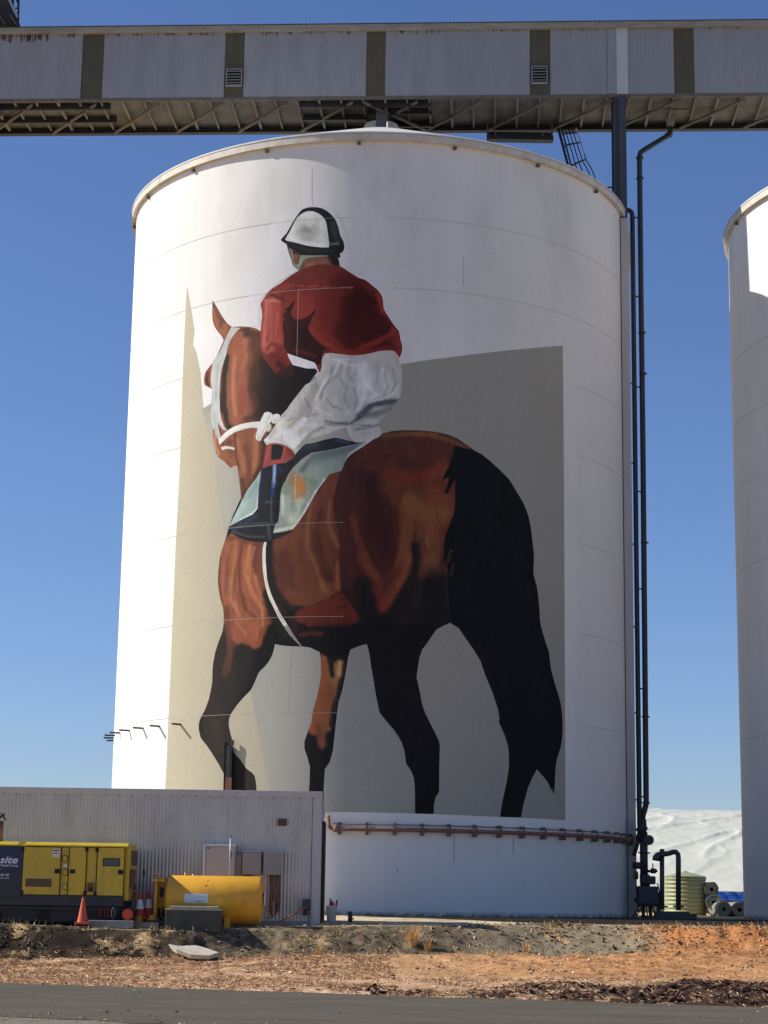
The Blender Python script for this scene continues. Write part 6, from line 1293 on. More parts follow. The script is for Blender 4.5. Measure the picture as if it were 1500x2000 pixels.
# end panel fittings
ex = gx1 + .104
for (ya, yb, za, zb, m, nm) in ((gY + .35, gY + 1.3, 1662, 1690, M_grille, 'end_grille'), (gY + .7, gY + 1.2, 1700, 1710, M_charcoal, 'end_plate'), (gY + .9, gY + 1.3, 1728, 1737, M_charcoal, 'socket'), (gY + .6, gY + 1.3, 1742, 1753, mat('orange_plug', (.6, .15, .04), .5), 'socket')):
    MB().box(ex - .01, ex + .02, ya, yb, at(250, zb, gY + 1).z, at(250, za, gY + 1).z, .004).build(nm, m, GE)
MB().box(ex, ex + .09, gY + .2, gY + .45, at(250, 1735, gY).z, at(250, 1697, gY).z, .01).build('control_box', mat('control_brown', (.13, .06, .03), .6), GE)
ep = at(-2, 1646, gY + .6)
MB().tube([ep, ep + Vector((0, 0, .50))], .085, 12).build('exhaust', M_rustpipe, GE)
q = ep + Vector((0, 0, .50)); MB().obox(q + Vector((.0, -.02, .09)), Vector((.8, 0, .6)).normalized(), Vector((0, 1, 0)), Vector((-.6, 0, .8)).normalized(), .12, .10, .012).build('rain_cap', M_black, GE)
MB().tube([q + Vector((-.1, 0, 0)), q + Vector((-.02, 0, .20)), q + Vector((.05, 0, .14)), q + Vector((.13, -.02, .02))], .02, 6).build('rain_cap_arm', M_black, GE)

# hose reel and looped hoses by the generator
HR = thing('hose_reel', 'red round reel end lying by the generator corner', 'reel', at(250, 1797, 43.9))
c = at(250, 1786, 43.6); mb = MB()
for rr, m_, nm, d in ((.145, M_black, 'rim', 0), (.125, M_red, 'face', .03)):
    mb = MB(); nseg = 20; pts = [(c.x + rr * math.cos(2 * PI * i / nseg), c.z + rr * math.sin(2 * PI * i / nseg)) for i in range(nseg)]
    mb.add([(x, c.y - .05 - d, z) for x, z in pts] + [(x, c.y + .12, z) for x, z in pts], [tuple(range(nseg)), tuple(reversed(range(nseg, 2 * nseg)))] + [((i + 1) % nseg, i, nseg + i, nseg + (i + 1) % nseg) for i in range(nseg)])
    mb.build(nm, m_, HR)
HL = thing('looped_hoses', 'loops of red and black hose hanging under the right end of the generator', 'hoses', at(212, 1797, 43.6))
for i, px in enumerate((197, 203, 208, 214, 221, 230)):
    pts = [at(px + 4.5 * math.sin(t * PI * 2 + .2) * .7, 1783 - 11 * math.cos(t * PI * 2), 43.62 + .05 * math.sin(t * 6)) for t in np.linspace(0, 1, 16)]
    MB().tube(pts, .011, 5, caps=False).build('loop', (M_redhose, M_skid, M_redhose, M_redhose, M_galv, M_skid)[i], HL)
x0, x1, z0, z1 = facebox(172, 260, 1798, 1808, 43.3, 0)
tag(MB().box(x0, x1, 43.3, 43.6, z0 - .05, z1, .012).build('concrete_kerb', M_conc), 'long grey concrete block lying right of the orange cone', 'kerb block')
tag(MB().box(x1 + .01, x1 + .55, 43.5, 44.4, z0 - .05, z1 - .03, .01).build('timber_plank', M_timber), 'brown timber planks lying between the concrete block and the pump cabinet', 'plank')

# ------------------------------------------------------------------ cones
def cone(px, pyt, pyb, Y, label, bands, base=True, lean=0):
    b = at(px, pyb, Y); t = at(px + lean, pyt, Y); H = t.z - b.z; k = H / 0.7
    o = thing('traffic_cone', label, 'cone', tuple(b), 'traffic cones by the generator')
    r = lambda f: (0.155 * (1 - f) + 0.028 * f) * k
    ax_ = t - b
    def seg(f0, f1, m, nm, rx=0):
        mb = MB(); n = 20; v = []
        for f in (f0, f1):
            for j in range(n): v.append(b + ax_ * f + Vector((math.cos(2 * PI * j / n), math.sin(2 * PI * j / n), 0)) * (r(f) + rx))
        mb.add(v, [(j, (j + 1) % n, n + (j + 1) % n, n + j) for j in range(n)], True)
        if f1 >= 1: mb.add([v[n + j] for j in range(n)], [tuple(range(n))])
        mb.build(nm, m, o)
    for f0, f1, m, nm in bands: seg(f0, f1, m, nm, .002 if nm == 'white_band' else 0)
    MB().box(b.x - .19 * k, b.x + .19 * k, b.y - .19 * k, b.y + .19 * k, b.z - .03, b.z + .03 * k, .01).build('base', M_orange if base else M_red, o)
    return o
cone(161, 1752, 1803, 43.2, 'faded orange cone without a band in front of the generator', [(0.03, 1.0, M_orange, 'body')], lean=2)
cone(273.5, 1742, 1792, 44.3, 'red and white banded cone nearer the generator corner', [(.03, .33, M_red, 'body'), (.33, .70, M_conewhite, 'white_band'), (.70, 1, M_red, 'tip')], False)
cone(290.5, 1740, 1790, 44.6, 'red and white banded cone touching the orange pump cabinet', [(.03, .33, M_red, 'body'), (.33, .68, M_conewhite, 'white_band'), (.68, 1, M_red, 'tip')], False)

# ------------------------------------------------------------------ fuel tank with pump cabinet
tY = 43.9; rT = 0.54
ta = at(325, 1757, tY + rT * .0); tb = at(506, 1757, tY); tz = (at(415, 1712, tY).z + at(415, 1802, tY).z) / 2
FT = thing('fuel_tank', 'orange yellow cylindrical fuel tank numbered 1 with a pump cabinet at its left end', 'tank', ((ta.x + tb.x) / 2, tY + rT, tz - rT - .1))
cy = tY + rT
n = 56; mb = MB(); v = []
xsn = [(ta.x, .985), (ta.x + .02, 1.0), (tb.x - .02, 1.0), (tb.x, .985)]
for x, f in xsn:
    for j in range(n): v.append((x, cy + rT * f * math.cos(2 * PI * j / n), tz + rT * f * math.sin(2 * PI * j / n)))
mb.add(v, [(i * n + j, i * n + (j + 1) % n, (i + 1) * n + (j + 1) % n, (i + 1) * n + j)[::-1] for i in range(3) for j in range(n)], True)
mb.build('shell', M_tankyel, FT)
for xe, sg_ in ((ta.x, -1), (tb.x, 1)):
    mb = MB(); v = []
    for q_, (f, d) in enumerate(((.985, 0), (.8, .05), (.45, .09), (.02, .10))):
        for j in range(n): v.append((xe + sg_ * d, cy + rT * f * math.cos(2 * PI * j / n), tz + rT * f * math.sin(2 * PI * j / n)))
    mb.add(v, [(i * n + j, i * n + (j + 1) % n, (i + 1) * n + (j + 1) % n, (i + 1) * n + j)[::sg_ and (-1 if sg_ > 0 else 1)] for i in range(3) for j in range(n)], True); mb.build('end_cap', M_tankyel, FT)
# weld line, number and white data plate follow the curve
def tank_wrap(x, h, off): # h: height measured on the curve from the centre line
    a_ = h / rT; return (x, cy - (rT + off) * math.cos(a_), tz + (rT + off) * math.sin(a_))
def tank_patch(px0, px1, py0, py1, m, nm, off=.004):
    xa = at(px0, 1757, tY).x; xb = at(px1, 1757, tY).x
    ha = math.asin(max(-.98, min(.98, (at(0, py1, tY).z - at(0, 1757, tY).z) / rT))) * rT; hb = math.asin(min(.98, (at(0, py0, tY).z - at(0, 1757, tY).z) / rT)) * rT
    k_ = 8; mb = MB(); v = []
    for i in range(k_ + 1):
        h = ha + (hb - ha) * i / k_; v += [tank_wrap(xa, h, off), tank_wrap(xb, h, off)]
    mb.add(v, [(2 * i, 2 * i + 1, 2 * i + 3, 2 * i + 2) for i in range(k_)]); return mb.build(nm, m, FT)
tank_patch(360, 406, 1746, 1764, M_letter, 'data_plate')
tank_patch(381, 398, 1761, 1762, M_charcoal, 'plate_print', .006)
tank_patch(412, 412.8, 1713, 1757, mat('weld_line', (.80, .50, .10), .5), 'weld_line', .003)
vs_, fs_ = text_mesh('1', 1.0, .25, .03)
hx = at(396, 1757, tY).x; h0 = math.asin((at(0, 1730.5, tY).z - at(0, 1757, tY).z) / rT) * rT; k_ = .225
MB().add([tank_wrap(hx + v.x * k_, h0 + v.y * k_ * 1.15, .004) for v in vs_], fs_).build('number', M_skid, FT)
for px in (343, 462, 498): 
    x = at(px, 0, tY).x; MB().box(x - .06, x + .06, cy - .45, cy + .45, tz - rT - .10, tz - rT + .14).build('foot', M_tankyel, FT)
for px, h in ((344, .12), (366, .05), (419, .06), (433, .03)):
    x = at(px, 0, tY).x; MB().tube([(x, cy, tz + rT - .02), (x, cy, tz + rT + h)], .03 if px != 366 else .07, 8).build('filler_cap', M_charcoal if px == 344 else M_tankyel, FT)
x = at(499, 0, tY + .4).x; MB().tube([(x, cy + .2, tz + rT * .8), (x, cy + .2, at(500, 1637, cy + .2).z)], .016, 6).build('vent_pipe', M_galv, FT)
p = Vector((x, cy + .2, at(500, 1636, cy + .2).z)); MB().tube([p, p + Vector((.0, 0, .04))], .03, 6).build('vent_cap', M_steel, FT)
MB().box(tb.x + .102, tb.x + .125, cy - .36, cy - .10, tz - .12, tz + .18, .004).build('end_plate', M_letter, FT)
# pump cabinet: open-fronted box with a lid
x0, x1, z0, z1 = facebox(301, 327, 1722, 1797, 44.3, 0)
MB().box(x0, x0 + .07, 44.25, 44.32, z0, z1, .01).build('cabinet_post', M_tankyel, FT)
MB().box(x0 + .02, ta.x - .12, 44.55, 45.0, z0 + .1, z1 - .02).build('cabinet_back', M_tankyel, FT)
MB().box(x0, x0 + .05, 44.33, 45.0, z0 + .1, z1 - .01).build('cabinet_side', M_tankyel, FT)
MB().box(x0 - .05, ta.x - .06, 44.2, 45.05, z1 + .002, z1 + .06, .02).build('cabinet_lid', M_tankyel, FT)
MB().box(x0 + .07, ta.x - .1, 44.3, 45.0, z1 + .062, z1 + .10, .02).build('cabinet_lid', M_tankyel, FT)
MB().box(x0 + .10, x0 + .22, 44.52, 44.55, z0 + .52, z0 + .74).build('cabinet_label', M_charcoal, FT)
MB().tube([at(311, 1775, 44.4), at(311, 1790, 44.3), at(316, 1797, 44.3)], .03, 7).build('pump_hose', M_black, FT)
MB().tube([at(320, 1772, 44.4), at(319, 1790, 44.4)], .035, 7).build('pump_hose', M_black, FT)
MB().lathe(tuple(at(297, 1797, 44.1)), [(.001, .12), (.07, .10), (.11, .0)], n=14).build('foot', M_tankyel, FT)

# concrete box in front of the tank
x0, x1, z0, z1 = facebox(323, 430, 1773, 1812, 43.15, 0)
CB = thing('concrete_box', 'dark grey-green concrete pit box with a pale lid in front of the tank', 'box', ((x0 + x1) / 2, 43.6, z0))
mb = MB(); mb.box(x0, x1, 43.15, 43.80, z0 - .1, z1 - .03, .015); mb.build('body', M_boxgreen, CB)
MB().box(x0 + .09, x1 - .06, 43.13, 43.80, z1 - .022, z1 + .035, .012).build('lid', M_boxlid, CB)
MB().box(x0 - .01, x1 + .02, 43.135, 43.82, z1 - .055, z1 - .024, .008).build('rim', M_boxlid, CB)
# bucket of red stakes and the short black post
b = at(647, 1801, 45.7); BK = thing('bucket', 'white plastic bucket at the shed corner holding red stakes', 'bucket', tuple(b))
MB().lathe(tuple(b), [(.001, .0), (.105, .0), (.13, .36), (.137, .36), (.137, .38), (.12, .38), (.10, .05), (.001, .05)], n=24).build('pail', M_bucket, BK)
for i, (dx, lx, hh) in enumerate(((-.06, -.03, .56), (-.02, .01, .50), (.05, .05, .46), (.06, .13, .52))):
    tag(MB().beam(b + Vector((dx, 0, .06)), b + Vector((lx, 0, hh)), .05 if i % 2 else .035, .02, (0, 1, 0)).build('red_stake', mat('dull_red', (.20, .04, .03), .7)), ('leftmost red stake in the white bucket', 'second red stake in the white bucket, close to the leftmost', 'third red stake in the white bucket, leaning slightly', 'red stake leaning furthest right in the white bucket')[i], 'stake', 'red stakes in the bucket')
x0, x1, z0, z1 = facebox(680, 688, 1780, 1801, 45.9, 0)
BP = thing('bollard', 'short black bollard standing right of the white bucket', 'bollard', ((x0 + x1) / 2, 45.9, z0))
MB().lathe(((x0 + x1) / 2, 45.9, z0), [(.001, 0), (.055, 0), (.05, z1 - z0 - .02), (.03, z1 - z0), (.001, z1 - z0)], n=14).build('post', M_skid, BP)
MB().box(x0 + .01, x1 + .04, 45.86, 45.94, z0 + .06, z0 + .10).build('lug', M_skid, BP)
# boards lying about near the shed
tag(MB().box(at(512, 0, 44.9).x, at(552, 0, 44.9).x, 44.7, 45.1, float(ground_z(-2.6, 44.9)) - .01, float(ground_z(-2.6, 44.9)) + .07, .01).build('timber_plank', M_timber), 'short pale plank lying beside the right end of the orange tank', 'plank')
tag(MB().box(at(556, 0, 45.4).x, at(612, 0, 45.4).x, 45.25, 45.45, float(ground_z(-2, 45.4)) - .01, float(ground_z(-2, 45.4)) + .05, .01).build('timber_plank', M_timber), 'dark plank lying along the foot of the shed wall by the outlet box', 'plank')
# pale slab tipped on the bank
SLB = [at(322, 1838, 42.8), at(365, 1842, 42.8), at(398, 1850, 42.5), (at(427, 1860, 42.1)), at(408, 1866, 41.9), at(372, 1864, 41.9), at(345, 1854, 42.1), at(330, 1845, 42.5)]
SLB = [Vector((p.x, p.y, p.z)) for p in SLB]
mb = MB(); up = Vector((0, -.1, .06)); nn_ = len(SLB)
mb.add([p for p in SLB] + [p - Vector((0, -.05, .09)) for p in SLB], [tuple(reversed(range(nn_))), tuple(range(nn_, 2 * nn_))] + [(i, (i + 1) % nn_, nn_ + (i + 1) % nn_, nn_ + i) for i in range(nn_)])
tag(mb.build('stone_slab', M_slab), 'pale flat slab tipped against the bank below the dark concrete box', 'slab')

# ------------------------------------------------------------------ aeration pipes right of the silo
PY = 64.9
A1 = thing('aeration_pipe', 'tall dark downpipe from the gantry hopper to the ground, right of the silo', 'pipe', at(1262, 1600, PY), 'two tall pipes right of the silo')
pts = [at(1309, 250, 66.4), at(1309, 260, 66.2), at(1303, 266, 66), at(1296, 270, 65.8), at(1258, 293, PY), at(1251, 298, PY), at(1249, 306, PY), at(1250, 400, PY), at(1256, 900, PY), at(1262, 1560, PY), at(1262, 1570, PY), at(1259, 1582, PY), at(1256, 1592, PY), at(1254, 1604, PY)]
M_pipe = mat('pipe_dark_grey', (0.035, 0.035, 0.038), .5, var=.3, scale=3, dirt=(.10, .055, .035), dirt_amt=.35, dirt_scale=2)
MB().tube(pts, .098, 12).build('pipe', M_pipe, A1)
for px, py in ((1249.5, 309), (1250, 349), (1254, 650), (1259, 1060), (1262, 1568), (1256, 1100 - 370), (1261, 1400)):
    c = at(px, py, PY); MB().lathe(tuple(c), [(.09, -.02), (.145, -.02), (.145, .02), (.09, .02)], n=16).build('flange', M_pipe, A1)
c = at(1306, 264, 66.2); MB().lathe(tuple(c), [(.10, -.06), (.15, -.05), (.15, .06), (.1, .07)], n=14).build('flange', M_rustpipe, A1)
A2 = thing('aeration_pipe', 'dark downpipe hugging the silo wall with an elbow under the eave', 'pipe', at(1247, 1620, PY), 'two tall pipes right of the silo')
pts = [at(1222, 410, PY), at(1229, 411, PY), at(1233, 414, PY), at(1235, 421, PY), at(1236, 500, PY), at(1243, 1100, PY), at(1249, 1600, PY), at(1250, 1640, PY)]
MB().tube(pts, .088, 12).build('pipe', M_pipe, A2)
for py in (425, 579, 756, 960, 1150, 1345, 1556):
    xa = np.interp(py, [421, 1600], [1236, 1249]); xb = np.interp(py, [400, 1560], [1250, 1262])
    MB().beam(at(xa, py, PY), at(xb, py, PY), .035, .05).build('clamp', M_pipe, A2)
for py in (749, 905, 1063, 1224, 1392, 1562):
    xa = np.interp(py, [430, 1600], [1222, 1236]); xb = np.interp(py, [421, 1600], [1236, 1249])
    MB().beam(at(xa - 2, py, PY), at(xb, py, PY), .035, .055).build('wall_stay', M_pipe, A2)
# valve set where the pipes meet, and the blower below
BL = thing('aeration_blower', 'dark blower motor, valves and pipework standing right of the silo foot', 'blower', at(1265, 1795, 62))
bY = 63.6
def bt(pts, r, nm='pipe', m=M_pipe, n=10): MB().tube([at(x, y, bY) for x, y in pts], r, n).build(nm, m, BL)
bt([(1253, 1600), (1254, 1618), (1253, 1632)], .16, 'valve_body'); bt([(1253, 1616), (1254, 1622)], .20, 'flange')
bt([(1262, 1638), (1264, 1638)], .02)
bt([(1257, 1625), (1258, 1720)], .135); bt([(1258, 1664), (1258, 1667)], .20, 'flange')
c = at(1266, 1641, bY); bt([(1255, 1641), (1268, 1641)], .16, 'valve_body'); 
mb = MB(); nseg = 16; pts2 = [(c.x + .17 * math.cos(2 * PI * i / nseg), c.z + .17 * math.sin(2 * PI * i / nseg)) for i in range(nseg)]
mb.add([(x, c.y - .18, z) for x, z in pts2] + [(x, c.y + .05, z) for x, z in pts2], [tuple(range(nseg)), tuple(reversed(range(nseg, 2 * nseg)))] + [((i + 1) % nseg, i, nseg + i, nseg + (i + 1) % nseg) for i in range(nseg)]); mb.build('valve_wheel', M_pipe, BL)
bt([(1250, 1630), (1238, 1672)], .07); bt([(1252, 1622), (1246, 1640)], .1); bt([(1236, 1690), (1256, 1691)], .12)
bt([(1258, 1702), (1284, 1701)], .05); bt([(1276, 1696), (1276, 1706)], .09, 'tap'); bt([(1275, 1686), (1275, 1697)], .02, 'tap_stem')
bt([(1238, 1710), (1246, 1710)], .13, 'valve_body', M_rustpipe); bt([(1238, 1757), (1247, 1757)], .05)
for (x0p, x1p, y0p, y1p, dy, nm) in ((1254, 1281, 1711, 1727, .0, 'motor_top'), (1247, 1286, 1731, 1766, -.1, 'motor_housing'), (1250, 1288, 1761, 1771, .0, 'base_frame')):
    x0, x1, z0, z1 = facebox(x0p, x1p, y0p, y1p, bY - .4 + dy, 0); MB().box(x0, x1, bY - .4 + dy, bY + .1, z0, z1, .04).build(nm, M_legsteel if nm == 'motor_housing' else M_pipe, BL)
bt([(1259, 1708), (1260, 1735)], .17, 'cylinder', M_legsteel)
for px in (1256, 1270, 1286): bt([(px, 1768), (px + 1, 1797)], .06, 'stand_leg')
for (pa, pb, pc) in (((1250, 1765), (1243, 1785), (1230, 1796)), ((1254, 1770), (1246, 1788), (1236, 1797)), ((1262, 1770), (1264, 1790), (1268, 1797)), ((1284, 1740), (1293, 1770), (1280, 1794)), ((1284, 1725), (1290, 1745), (1286, 1760)), ((1248, 1730), (1243, 1750), (1247, 1780)), ((1274, 1770), (1281, 1785), (1276, 1797)), ((1243, 1700), (1241, 1720), (1244, 1740))):
    p_ = [at(*pa, bY - .5), at(*pb, bY - .5), at(*pc, bY - .5)]; q_ = [p_[0] * (1 - t) ** 2 + p_[1] * 2 * t * (1 - t) + p_[2] * t * t for t in np.linspace(0, 1, 7)]
    MB().tube(q_, .022, 5).build('cable', M_black, BL)
MB().box(at(1233, 0, bY).x, at(1292, 0, bY).x, bY - .9, bY + .5, -.1, .06).build('plinth', M_boxgreen, BL)

# inverted U pipe on its plinth
uY = 60.0
UP = thing('vent_pipe', 'dark upside-down U-shaped pipe in front of the water tank', 'pipe', at(1310, 1797, uY))
def arc_pts(raw, Y): return [at(x, y, Y) for x, y in raw]
MB().tube(arc_pts([(1325, 1778), (1325, 1676), (1324, 1668), (1320, 1664), (1315, 1664), (1306, 1667), (1298, 1668), (1292, 1668), (1285, 1671), (1282, 1675), (1281, 1681)], uY), .082, 12, rad=[.082] * 7 + [.085, .11, .12, .12]).build('pipe', M_pipe, UP)
MB().tube(arc_pts([(1293, 1668), (1293, 1776)], uY + .02), .074, 12).build('pipe', M_pipe, UP)
bt2 = at(1293, 1665, uY); MB().obox(bt2, Vector((1, 0, 0)), Vector((0, 1, 0)), Vector((0, 0, 1)), .06, .12, .11, .01).build('flange', M_pipe, UP)
for px in (1294, 1325): c = at(px, 1771, uY); MB().lathe(tuple(c), [(.08, -.02), (.17, -.02), (.17, .03), (.08, .03)], n=14).build('flange', M_pipe, UP)
x0, x1, z0, z1 = facebox(1285, 1345, 1779, 1797, uY - .2, 0)
MB().box(x0, x1, uY - .4, uY + .5, -.1, z1 - .02, .02).build('plinth', M_boxgreen, UP)
MB().box(x1 - .05, x1 + .25, uY - .3, uY + .3, -.1, .18, .02).build('plinth', M_boxgreen, UP)

# corrugated poly water tank
wY = 77.0; c = at(1339, 1795, wY); wr = (at(1380, 1750, wY).x - at(1298, 1750, wY).x) / 2; wz0 = -0.25; wz1 = at(1339, 1713, wY).z
WT = thing('water_tank', 'pale olive round water tank with ribbed sides and a shallow cone roof', 'water tank', (c.x, wY, wz0))
prof = []; nr = 11; hh = (wz1 - wz0) / nr
for i in range(nr):
    z = wz0 + i * hh
    prof += [(wr - .035, z - wz0 + .0), (wr - .03, z - wz0 + hh * .12), (wr, z - wz0 + hh * .25), (wr + .008, z - wz0 + hh * .5), (wr, z - wz0 + hh * .78), (wr - .03, z - wz0 + hh * .92)]
MB().lathe((c.x, wY, wz0), prof, n=64).build('ribbed_wall', M_watertank, WT)
MB().lathe((c.x, wY, wz0), [(wr + .02, wz1 - wz0 - .02), (wr + .03, wz1 - wz0 + .02), (.10, wz1 - wz0 + .21), (.08, wz1 - wz0 + .24), (.001, wz1 - wz0 + .24)], n=16, smooth=False).build('roof', M_watertank, WT)
MB().box(c.x - .7, c.x - .56, wY - wr - .06, wY - wr + .25, wz0 - .05, wz0 + .28).build('outlet', M_watertank, WT)

# rolled tarpaulins, ends to the viewer
def roll(px, py, rp, Y, L, label, m=M_rollend, rot=0.0):
    c = at(px, py, Y); r = rp * Y / FPX; d = Vector((math.sin(rot), math.cos(rot), 0))
    o = thing('tarp_roll', label, 'roll', tuple(c - Vector((0, 0, r))), 'rolled tarpaulins')
    side = d.cross(Vector((0, 0, 1)))
    n = 28; ph = random.random() * 6; rad = [r * (1 + .05 * math.sin(3 * 2 * PI * j / n + ph) + .03 * math.sin(7 * 2 * PI * j / n)) for j in range(n)]
    ring = lambda f, dd: [c + d * dd + (side * math.cos(2 * PI * j / n) + Vector((0, 0, 1)) * math.sin(2 * PI * j / n)) * rad[j] * f for j in range(n)]
    mb = MB(); v = ring(1, 0) + ring(1, L); mb.add(v, [(j, (j + 1) % n, n + (j + 1) % n, n + j) for j in range(n)], True); mb.build('cover', M_roll, o)
    mb = MB(); v = []; fs = [1, .93, .86, .74, .66, .50, .42, .26]; dp = [0, -.015, .02, -.01, .03, .0, .04, .03]
    for f, q_ in zip(fs, dp): v += ring(f, q_)
    mb.add(v, [(i * n + j, (i + 1) * n + j, (i + 1) * n + (j + 1) % n, i * n + (j + 1) % n) for i in range(len(fs) - 1) for j in range(n)], True); mb.build('wound_end', m, o)
    mb = MB(); v = ring(.26, .03) + ring(.24, .4); mb.add(v, [(j, n + j, n + (j + 1) % n, (j + 1) % n) for j in range(n)] + [tuple(range(n, 2 * n))]); mb.build('core', M_black, o)
roll(1390, 1737, 14, 76.2, 2.2, 'topmost tarpaulin roll, resting against the water tank')
roll(1394, 1763, 15, 75.2, 2.2, 'middle tarpaulin roll under the topmost one beside the water tank', rot=.2)
roll(1415, 1776, 13.5, 74.0, 2.4, 'tarpaulin roll lying in front, second from the right silo')
roll(1445, 1777, 15, 74.4, 2.4, 'tarpaulin roll touching the foot of the right silo')
q_ = [at(1383, 1796, 73.4), at(1400, 1786, 73.6), at(1418, 1792, 73.4), at(1440, 1798, 73.4)]
MB_ = MB().tube([at(1376, 1797, 73.3), at(1395, 1789, 73.4), at(1402, 1776, 73.5)], .05, 6); tag(MB_.build('timber_prop', M_timber), 'thin timber prop leaning below the tarpaulin rolls', 'prop')

# bunker wall, blue tarp and the covered grain pile
bwY = 92.0
a = at(1385, 1760, bwY); b = at(1500, 1760, bwY)
BW = thing('bunker_wall', 'low olive-grey bunker wall behind the tarpaulin rolls', 'wall', (14, bwY, -.3))
MB().box(9.0, 60, bwY, bwY + .25, -.5, at(1430, 1758, bwY).z).build('face', mat('bunker_grey', (.20, .20, .16), .9, var=.3), BW)
ztb = at(1430, 1757, bwY).z; ztt = at(1430, 1741, bwY).z
nxx = 60; v = []; f = []
for i in range(nxx + 1):
    x = 15.4 + (24 - 15.4) * i / nxx
    for j in range(7):
        t = j / 6; zz = ztb - .05 + (ztt - ztb) * t; yy = bwY - .35 + .35 * t + .14 * math.sin(i * 1.3 + j) * .5 + .08 * math.sin(i * 2.9 - j * 2)
        v.append((x, yy, zz + .04 * math.sin(i * 1.7)))
f = [(i * 7 + j, (i + 1) * 7 + j, (i + 1) * 7 + j + 1, i * 7 + j + 1) for i in range(nxx) for j in range(6)]
tag(MB().add(v, f, True).add([(15.4, bwY + .6, ztt - .1), (24, bwY + .6, ztt - .1), (24, bwY, ztt), (15.4, bwY, ztt)], [(0, 1, 2, 3)]).build('blue_tarpaulin', M_bluetarp), 'bright blue tarpaulin laid along the top of the bunker wall', 'tarpaulin')
# pile: a long whaleback under a white cover with folds
px_ = np.linspace(4, 60, 420); py_ = np.linspace(93, 140, 240); XX, YY = np.meshgrid(px_, py_)
zt_ = at(1350, 1586, 118).z
t = (YY - 93) / (118 - 93); prof = np.where(t < 1, np.sin(np.clip(t, 0, 1) * PI / 2) ** 0.9, np.cos(np.clip((YY - 118) / 22, 0, 1) * PI / 2))
endf = 1.0
ZZ = 0.55 + (zt_ - 0.55) * prof
# the cover: broad slumps and a few sharp creases running down to the right
dl = fbm(XX * .08 + YY * .08, YY * .22 - XX * .06, 2, 72)
ua = XX * .62 + YY * .78; ub = -XX * .78 + YY * .62
cr1 = 1 - np.abs(2 * vnoise(ua * .16 + .25 * vnoise(ub * .3, ua * .3, 78), ub * .55, 73) - 1)
cr2 = 1 - np.abs(2 * vnoise(ua * .35, ub * 1.1 + .4 * vnoise(ua * .4, ub * .3, 79), 75) - 1)
cr3 = 1 - np.abs(2 * vnoise(ua * .7 + ub * .2, ub * 2.2 + .5 * vnoise(ua * .6, ub * .5, 80), 77) - 1)
ZZ = ZZ + ((dl - .5) * .34 + np.clip(cr1, 0, 1) ** 16 * .17 + np.clip(cr2, 0, 1) ** 18 * .10 + np.clip(cr3, 0, 1) ** 10 * .035) * np.clip(prof * 1.6 - .1, 0, 1) * np.clip(1.25 - t * .8, .15, 1) + (fbm(XX * 1.2, YY * 1.2, 3, 74) - .5) * .05
nxp, nyp = len(px_), len(py_); i2 = (np.arange(nyp - 1)[:, None] * nxp + np.arange(nxp - 1)[None]).ravel()
M_pile = mat('white_tarp', (0.64, 0.64, 0.54), .6, var=.10, scale=.35, dirt=(.48, .46, .38), dirt_amt=.5, dirt_scale=.25, bump=.25, bscale=2.5)
tag(mesh_obj('covered_grain_pile', np.stack([XX.ravel(), YY.ravel(), ZZ.ravel()], 1), np.stack([i2, i2 + 1, i2 + nxp + 1, i2 + nxp], 1), M_pile, smooth=True), 'huge grain pile under a creased off-white cover seen between the silos', 'grain pile')

# ------------------------------------------------------------------ loose ground cover
M_straw = attr_mat('straw', 0.9, 10, 0.15, spec=0.2, detail=2)
def zone(x, y):
    ye = lerpx(x, XS, [43.1, 43.0, 44.4, 46.3, 46.3]); yt = lerpx(x, XS, [41.9, 42.1, 43.2, 44.4, 44.4]); yr = 34.35 - 0.34 * (x + 6.5)
    return yr, yt, ye
def blades(n, xr, yr_, keep, ln, wd, cols, name, label, upr=0.35, cat='grass', seed=1):
    g = np.random.default_rng(seed); x = g.uniform(*xr, n * 3); y = g.uniform(*yr_, n * 3); k = keep(x, y, g); x = x[k][:n]; y = y[k][:n]; m_ = len(x)
    z = ground_z(x, y); a = g.uniform(0, 2 * PI, m_); L = g.uniform(*ln, m_); W = g.uniform(*wd, m_); up = np.abs(g.normal(0, upr, m_))
    dx = np.cos(a); dy = np.sin(a); h = np.sin(np.clip(up, 0, 1.4)) * L; hl = np.cos(np.clip(up, 0, 1.4)) * L
    b0 = np.stack([x - dy * W, y + dx * W, z + .004], 1); b1 = np.stack([x + dy * W, y - dx * W, z + .012], 1)
    t1 = np.stack([x + dx * hl + dy * W * .4, y + dy * hl - dx * W * .4, z + h + .012], 1); t0 = np.stack([x + dx * hl - dy * W * .4, y + dy * hl + dx * W * .4, z + h + .006], 1)
    V = np.stack([b0, b1, t1, t0], 1).reshape(-1, 3); F = np.arange(m_ * 4).reshape(-1, 4)
    ci = g.integers(0, len(cols), m_); c = np.array([srgb(*q) for q in cols])[ci] * g.uniform(.7, 1.15, (m_, 1)); c = np.repeat(c, 4, axis=0)
    return tag(mesh_obj(name, V, F, M_straw, col=c), label, cat, kind='stuff')
def kverge(x, y, g):
    yr, yt, ye = zone(x, y); d = fbm(x * 1.2, y * 1.2, 3, 91); v = (y - yr) / (yt - yr)
    pr = np.where(x > 0.5, np.where(v > .42, .10, .5), .75) * sstep(.30, .55, d)
    return (y > yr + .05) & (y < yt + .3) & (g.random(len(x)) < pr)
blades(60000, (-10.5, 11), (27, 45), kverge, (.03, .11), (.003, .006), [(206, 172, 130), (190, 150, 112), (160, 116, 84), (222, 194, 152), (132, 94, 70)], 'dry_grass', 'flattened dry straw and dead grass strewn over the verge', .30, seed=3)
